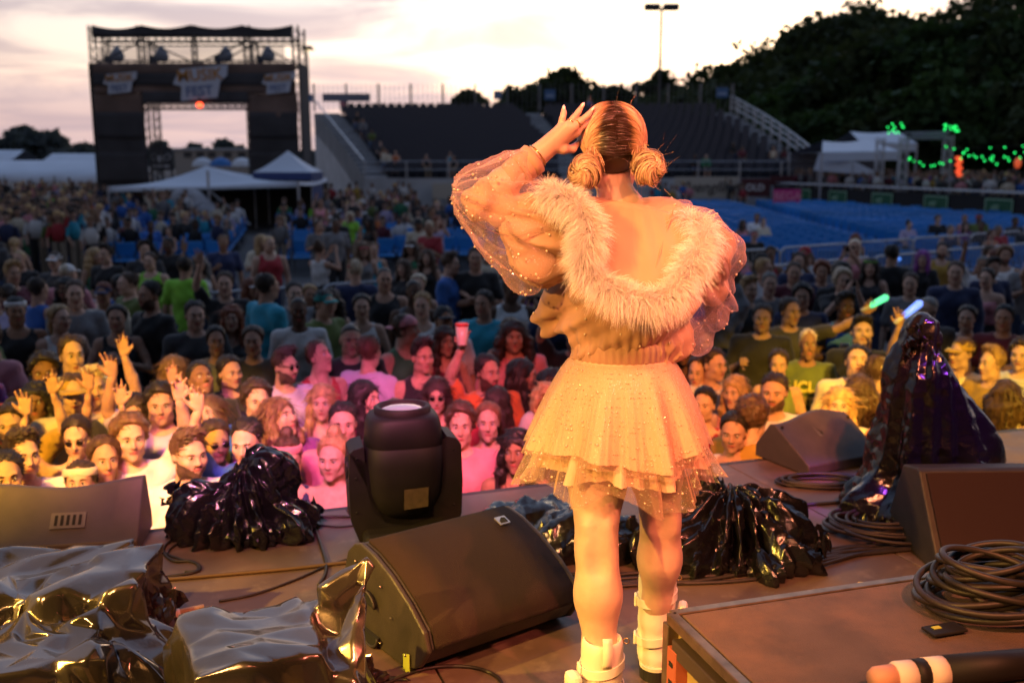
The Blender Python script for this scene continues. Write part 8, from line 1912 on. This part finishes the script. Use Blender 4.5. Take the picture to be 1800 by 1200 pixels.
# fill between them
HM = ['short', 'short', 'quiff', 'curly', 'buzz', 'short', 'afro']; HF = ['long', 'long', 'wavy', 'pony', 'pony', 'bob', 'bun', 'mane']
CK = list(CO); CP = np.array([6, 9, 4, 5, 2, 2.5, 1, 1.2, 1.2, 0.5, 3, 2, 1.5, 1, 1.5, 1, 0.6, 4, 0.8]); CP /= CP.sum()
def rnd_person(p, group, pose=None, yaw=None, sc=1.0):
    sex = 'f' if rng.random() < 0.48 else 'm'; hair = (HF if sex == 'f' else HM)[rng.integers(8 if sex == 'f' else 7)]; hcol = 'kddbbblyyrg'[rng.integers(11)] if rng.random() < 0.95 else 'w'
    if hcol == 'g' and rng.random() < 0.6: hcol = 'd'
    skin = 'llllmmmttbd'[rng.integers(11)]; 
    if skin in 'bd': hcol = 'k'
    col = CK[rng.choice(len(CK), p=CP)]; top = ['tee', 'tee', 'tank', 'long'][rng.integers(4)] if sex == 'm' else ['tank', 'tank', 'crop', 'tee'][rng.integers(4)]
    pz = pose or ['down', 'down', 'down', 'down', 'clap', 'cross', 'drink', 'upright', 'phone', 'down'][rng.integers(10)]
    if pz in ('phone', 'drink', 'cross', 'clap') and top == 'long': top = 'tee'
    away = rng.random() < 0.14; yw = (rng.normal()*0.35+(pi if away else 0)-math.atan2(p[0], p[1])*0.6) if yaw is None else yaw+rng.normal()*0.2
    hat = 'cap' if rng.random() < 0.10 else ('hat' if rng.random() < 0.03 else None)
    o = person(p, sex, hair if not (sex == 'm' and rng.random() < 0.05) else 'buzz', hcol, skin, col, top, pz, yw, [0, 0.3][rng.integers(2)], 0, smile=int(rng.random() < 0.35) if pz == 'down' else 0, beard=sex == 'm' and pz == 'down' and rng.random() < 0.15, hat=hat, hatcol=['black', 'white', 'navy', 'red'][rng.integers(4)],
               scale=sc*(rng.uniform(0.90, 0.98) if sex == 'f' else rng.uniform(0.95, 1.04)), group=group)
    pw = {'down': '', 'clap': ', hands together', 'cross': ', arms folded', 'drink': ', holding cup', 'upright': ', hand raised', 'phone': ', holding phone', 'seated': ''}[pz]
    o['_d'] = '%s, %s %s hair, %s %s%s' % ('woman' if sex == 'f' else 'man', HWORD[hair], HN[hcol], col, TOPW[top], pw)
    return o
def too_close(p, d):
    for o, _ in PEOPLE:
        if (p[0]-o.location[0])**2+(p[1]-o.location[1])**2 < d*d: return True
    return False
def fill(n, y0, y1, group, dmin, xr=(-60, 1860), tries=9000, **k):
    c = 0
    for _ in range(tries):
        if c >= n: break
        x = rng.uniform(*xr); y = rng.uniform(y0, y1); p = headpos(x, y, 1.6)
        if 990 < x < 1200 and y < 620 and rng.random() < 0.5: continue    # few of them would show behind the performer
        if edge_side(p) < 0.45 or too_close(p, dmin): continue
        if any(abs(x-q[0]) < 42 and -12 < y-q[1] < 135 for q in FRONT+DARK): continue     # nobody stands right before the people placed above
        if k.get('cond') and not k['cond'](x, y, p): continue
        rnd_person(p, group, k.get('pose'), k.get('yaw'), k.get('sc', 1.0)); c += 1
fill(24, 640, 790, LIGHTG, 0.40)
fill(56, 490, 640, DARKG, 0.52, cond=lambda x, y, p: not (1440 < x and y < 545))
BACKG = 'people behind the barriers'
fill(24, 440, 500, DARKG, 0.5, xr=(1240, 1860), cond=lambda x, y, p: rng.random() < 0.5 or x < 1420)
fill(24, 412, 470, BACKG, 0.6, xr=(-40, 980)); fill(10, 372, 412, BACKG, 0.7, xr=(540, 830)); fill(5, 350, 372, BACKG, 0.8, xr=(550, 790))
# people sitting on the blue chairs
cand = [q for q in FREE_CHAIRS if q[2] < 900 and q[3] < 40] ; cr = [q for q in FREE_CHAIRS if q[2] > 1260 and q[3] < 30]
for lst, n in ((cand, 36), (cr, 18)):
    for i in rng.permutation(len(lst))[:n*2]:
        p, az, sx, dd = lst[i]
        if n <= 0: break
        if too_close(p, 0.4): continue
        rnd_person(p+[0, 0, 0.0], 'people sitting on the blue chairs', 'seated', az); n -= 1
# a few people on the grandstand
GSX = [(596, 236), (590, 243), (612, 243), (640, 248), (622, 262), (605, 273), (650, 270), (668, 278), (690, 280), (745, 300), (800, 290), (795, 280), (630, 285), (655, 292), (1226, 290), (1245, 288), (1300, 270), (1312, 272), (1360, 272), (1370, 270), (1040, 180), (1290, 265), (575, 205)]
for x, y in GSX:
    best = min(SEATS, key=lambda s: (lambda q: (q[0]-x)**2+(q[1]-y)**2)(seen(s[0]+[0, 0, 0.9])))
    if too_close(best[0], 0.4): continue
    rnd_person(best[0]+[0, 0, 0.0], 'people sitting in the grandstand', 'seated', 0)
# give everyone a label of their own
import collections
def where(o):
    s = seen(np.array(o.location[:])+[0, 0, 1.5]); x = s[0]
    h = 'far left' if x < 250 else 'left' if x < 550 else 'centre left' if x < 850 else 'near performer' if x < 1250 else 'right' if x < 1550 else 'far right'
    return h, x
cnt_ = collections.defaultdict(list)
for o, lab_ in PEOPLE:
    if lab_: o['label'] = lab_; continue
    h, x = where(o); g = {LIGHTG: 'front rows', DARKG: 'middle rows', BACKG: 'behind barriers'}.get(o['group'], 'on grandstand' if 'grandstand' in o['group'] else 'on chairs')
    cnt_[o['_d']+', '+h+' '+g].append((x, o))
ORD = ['first', 'second', 'third', 'fourth', 'fifth', 'sixth', 'seventh']
for d, l_ in cnt_.items():
    l_.sort(key=lambda q: q[0])
    for i, (x, o) in enumerate(l_): o['label'] = d if len(l_) == 1 else d+', '+ORD[min(i, 6)]+' from left'
for o, _ in PEOPLE:
    if '_d' in o: del o['_d']
# lettering and things held in hands
def on_person(lab_): return next(o for o, l_ in PEOPLE if l_ == lab_)
bpy.context.view_layer.update()
o = on_person('man with bleached cropped hair in olive sweater with yellow letters'); mw = o.matrix_world
M_let = mat('letter_yellow', (0.62, 0.55, 0.10), 0.7)
for s_, z, sz in (('UCLA', 1.315, 0.115), ('EST', 1.20, 0.085)):
    c = mw @ Vector((0, -0.152, z)); r = (mw.to_3x3() @ Vector((1, 0, 0))); t3 = text(s_, sz, M_let, None, frameM(c, r, (0, -0.1, 1)), depth=0.02, bold=0.004); t3.parent = o; t3.matrix_parent_inverse = mw.inverted()
def wrist_of(o, pose, i=0, off=(0, 0, 0.09)): return np.array((o.matrix_world @ Vector(POSE[pose][i][1]))[:])+np.array(off)
def glow(o, pose, d, col, label, L_=0.2, i=0):
    p = wrist_of(o, pose, i, (0, -0.02, 0.06)); d = np.array(d, float); d /= np.linalg.norm(d); t = thing('glow_stick', label, 'glow stick', p)
    tube_thing([p-d*0.06, p+d*0.02], [0.018, 0.018], mat('stick_grip', (0.6, 0.6, 0.62), 0.5), 'grip', t, 10)
    tube_thing([p+d*0.02, p+d*0.05, p+d*(L_-0.02), p+d*L_], [0.018, 0.026, 0.030, 0.012], mat('glow_'+label.split()[0], col, 0.4, emit=(col, 1.6)), 'tube', t, 12)
glow(on_person('man stretching out his arm with a green glow stick'), 'reach', (0.8, 0, 0.45), (0.10, 0.85, 0.35), 'green glow stick held out above the right crowd', i=1)
glow(on_person('man in mustard T-shirt holding up a blue glow stick'), 'upright', (0.75, 0, 0.65), (0.12, 0.25, 1.0), 'blue glow stick held up beside the tall bag')
o = on_person('woman with glowing headband before the right barrier'); p = np.array(o.location[:])+[0.35, 0.3, 1.55]
t = thing('glow_stick', 'small far blue glow stick behind the green one', 'glow stick', p); tube_thing([p, p+[0.14, 0, 0.10]], [0.022, 0.022], mat('glow_far', (0.1, 0.3, 1), 0.4, emit=((0.1, 0.3, 1), 1.2)), 'tube', t, 10); tube_thing([p-[0.05, 0, 0.035], p], [0.014, 0.014], M_plast, 'grip', t, 8)
# cup held high
o = on_person('bearded man holding a cup high left of the performer'); p = wrist_of(o, 'upright', 0, (0, -0.05, 0.02)); t = thing('cup', 'tall pale cup with red lid held high left of the performer', 'cup', p)
m = MB(); m.lathe([(0.030, 0), (0.033, 0.01), (0.042, 0.13)], p, 16); m.build('beaker', mat('cup_body', (0.7, 0.6, 0.5), 0.3), t, True); m = MB(); m.lathe([(0.045, 0.13), (0.045, 0.145), (0.02, 0.15)], p, 16); m.build('lid', mat('cup_lid', (0.6, 0.05, 0.04), 0.4), t, True)
# cups and phones in the hands of the others
for o, l_ in PEOPLE:
    if o['group'] not in (LIGHTG, DARKG): continue
    tx = o['label']
    if 'holding cup' in tx or 'holding phone' in tx:
        h = where(o)
        if 'holding cup' in tx:
            p = wrist_of(o, 'drink', 0, (0, 0, 0.0)); f = o.matrix_world.to_3x3() @ Vector((0.02, -0.09, -0.03)); p = p+np.array(f[:])
            t = tag(MB().lathe([(0.030, 0), (0.042, 0.12), (0.043, 0.122), (0.038, 0.122), (0.028, 0.01)], p, 14).build('cup', mat('cup_plain', (0.6, 0.58, 0.52), 0.35), smooth=True), None, 'cup', 'cups in the crowd'); t['label'] = 'cup held by the '+' '.join(tx.replace(', holding cup', '').split()[:12])
        else:
            a_, b_ = [np.array((o.matrix_world @ Vector(POSE['phone'][i][1]))[:]) for i in (0, 1)]; c = (a_+b_)/2+[0, 0, 0.10]
            m = MB(); m.box((0, 0, 0), (0.15, 0.009, 0.075), o.rotation_euler[2], bev=0.003); t = tag(m.build('phone', M_plast), None, 'phone', 'phones in the crowd'); t.location = V3(c); t['label'] = 'phone held by the '+' '.join(tx.replace(', holding phone', '').split()[:12])
# the far crowds: too many and too small to count
def low_person(p, s, rg, lying=False):
    v, f, c = [], [], []
    def add(V, Fq, col):
        n = sum(len(q) for q in v); v.append(V); f.extend([tuple(i+n for i in q) for q in Fq]); c.extend([col]*len(Fq))
    sk_ = np.array(SK['lmtbd'[min(4, int(rg.exponential(1.2)))]])*0.6; cl_ = np.array(CO[CK[rg.choice(len(CK), p=CP)]])*0.7; hr_ = np.array(HC_['kdbbly'[rg.integers(6)]])
    yw = rg.normal()*0.5; R = Rz(yw)
    def blob(cn, r, col, seg=7, rings=4): m = MB(); m.ball((0, 0, 0), 1, seg, rings, r); add((np.concatenate(m.v)+cn) @ R.T*s+p, m.f, col)
    def limb(a, b, r0, r1, col): m = MB(); m.tube([a, b], [r0, r1], 5, cap=False); add(np.concatenate(m.v) @ R.T*s+p, m.f, col)
    blob((0, 0, 1.63), (0.075, 0.09, 0.115), sk_); blob((0, 0.02, 1.685), (0.092, 0.105, 0.095), hr_)
    if rg.random() < 0.45: blob((0, 0.05, 1.53), (0.09, 0.06, 0.16), hr_)
    blob((0, 0, 1.26), (0.19, 0.11, 0.25), cl_); limb((0, 0, 1.45), (0, 0, 1.55), 0.055, 0.05, sk_)
    for q in (-1, 1):
        up = rg.random() < 0.12; limb((q*0.17, 0, 1.40), (q*0.24, -0.03, 1.15 if not up else 1.62), 0.06, 0.045, cl_); limb((q*0.24, -0.03, 1.15 if not up else 1.62), (q*0.20, -0.14, 0.93 if not up else 1.86), 0.042, 0.03, sk_)
        limb((q*0.09, 0, 1.05), (q*0.10, 0, 0.02), 0.09, 0.05, np.array([(0.03, 0.04, 0.08), (0.02, 0.02, 0.02), (0.2, 0.17, 0.13)][rg.integers(3)]))
    return np.concatenate(v), f, c
def crowd(name, label, pts, seed):
    rg = np.random.default_rng(seed); V, Fs, C, n = [], [], [], 0
    for p in pts:
        v, f, c = low_person(np.asarray(p, float), rg.uniform(0.92, 1.05), rg); V.append(v); Fs += [tuple(i+n for i in q) for q in f]; C += c; n += len(v)
    me = mesh_from(name, np.concatenate(V), Fs, None, True); at = me.attributes.new('tint', 'FLOAT_COLOR', 'FACE'); a = np.ones((len(Fs), 4), np.float32); a[:, :3] = np.array(C); at.data.foreach_set('color', a.ravel())
    me.materials.append(M_tint); return tag(put(name, me), label, 'crowd', kind='stuff')
M_tint = mat('far_crowd', (0.5, 0.5, 0.5), 0.85); t_ = M_tint.node_tree; at_ = t_.nodes.new('ShaderNodeAttribute'); at_.attribute_name = 'tint'; t_.links.new(at_.outputs['Color'], t_.nodes['Principled BSDF'].inputs['Base Color'])
rgc = np.random.default_rng(3); pts = []
for _ in range(170):
    x = rgc.uniform(-30, 185); y = rgc.uniform(312, 385); p = G(x, y, 1.6); p[2] = 0; pts.append(p)
for _ in range(30):
    x = rgc.uniform(560, 740); y = rgc.uniform(322, 352); p = G(x, y, 1.6); p[2] = 0; pts.append(p)
for _ in range(230):
    q = rgc.uniform(-0.02, 1.15); dn = rgc.uniform(0.4, 11.5)**1.0; p = T0+tv*(TL*q)+tn*dn; p[2] = TH; pts.append(p)
for _ in range(26):
    p = G(rgc.uniform(1140, 1330), rgc.uniform(314, 330), 1.6); p[2] = 0; pts.append(p)
for _ in range(25):
    p = G(rgc.uniform(195, 330), rgc.uniform(335, 350), 1.6); p[2] = 0; pts.append(p)
print('PEOPLE', len(PEOPLE), 'TRIS', sum(sum(len(p.vertices)-2 for p in me.polygons) for me in bpy.data.meshes))
for (q, az, sx, dd) in FREE_CHAIRS:
    if sx < 900 and dd > 22 and rgc.random() < 0.30 and not too_close(q, 0.5): pts.append(np.array(q)-[0, 0, 0.25])
crowd('far_crowd', 'distant dense crowd along the back of the field and on the terrace', pts, 9)
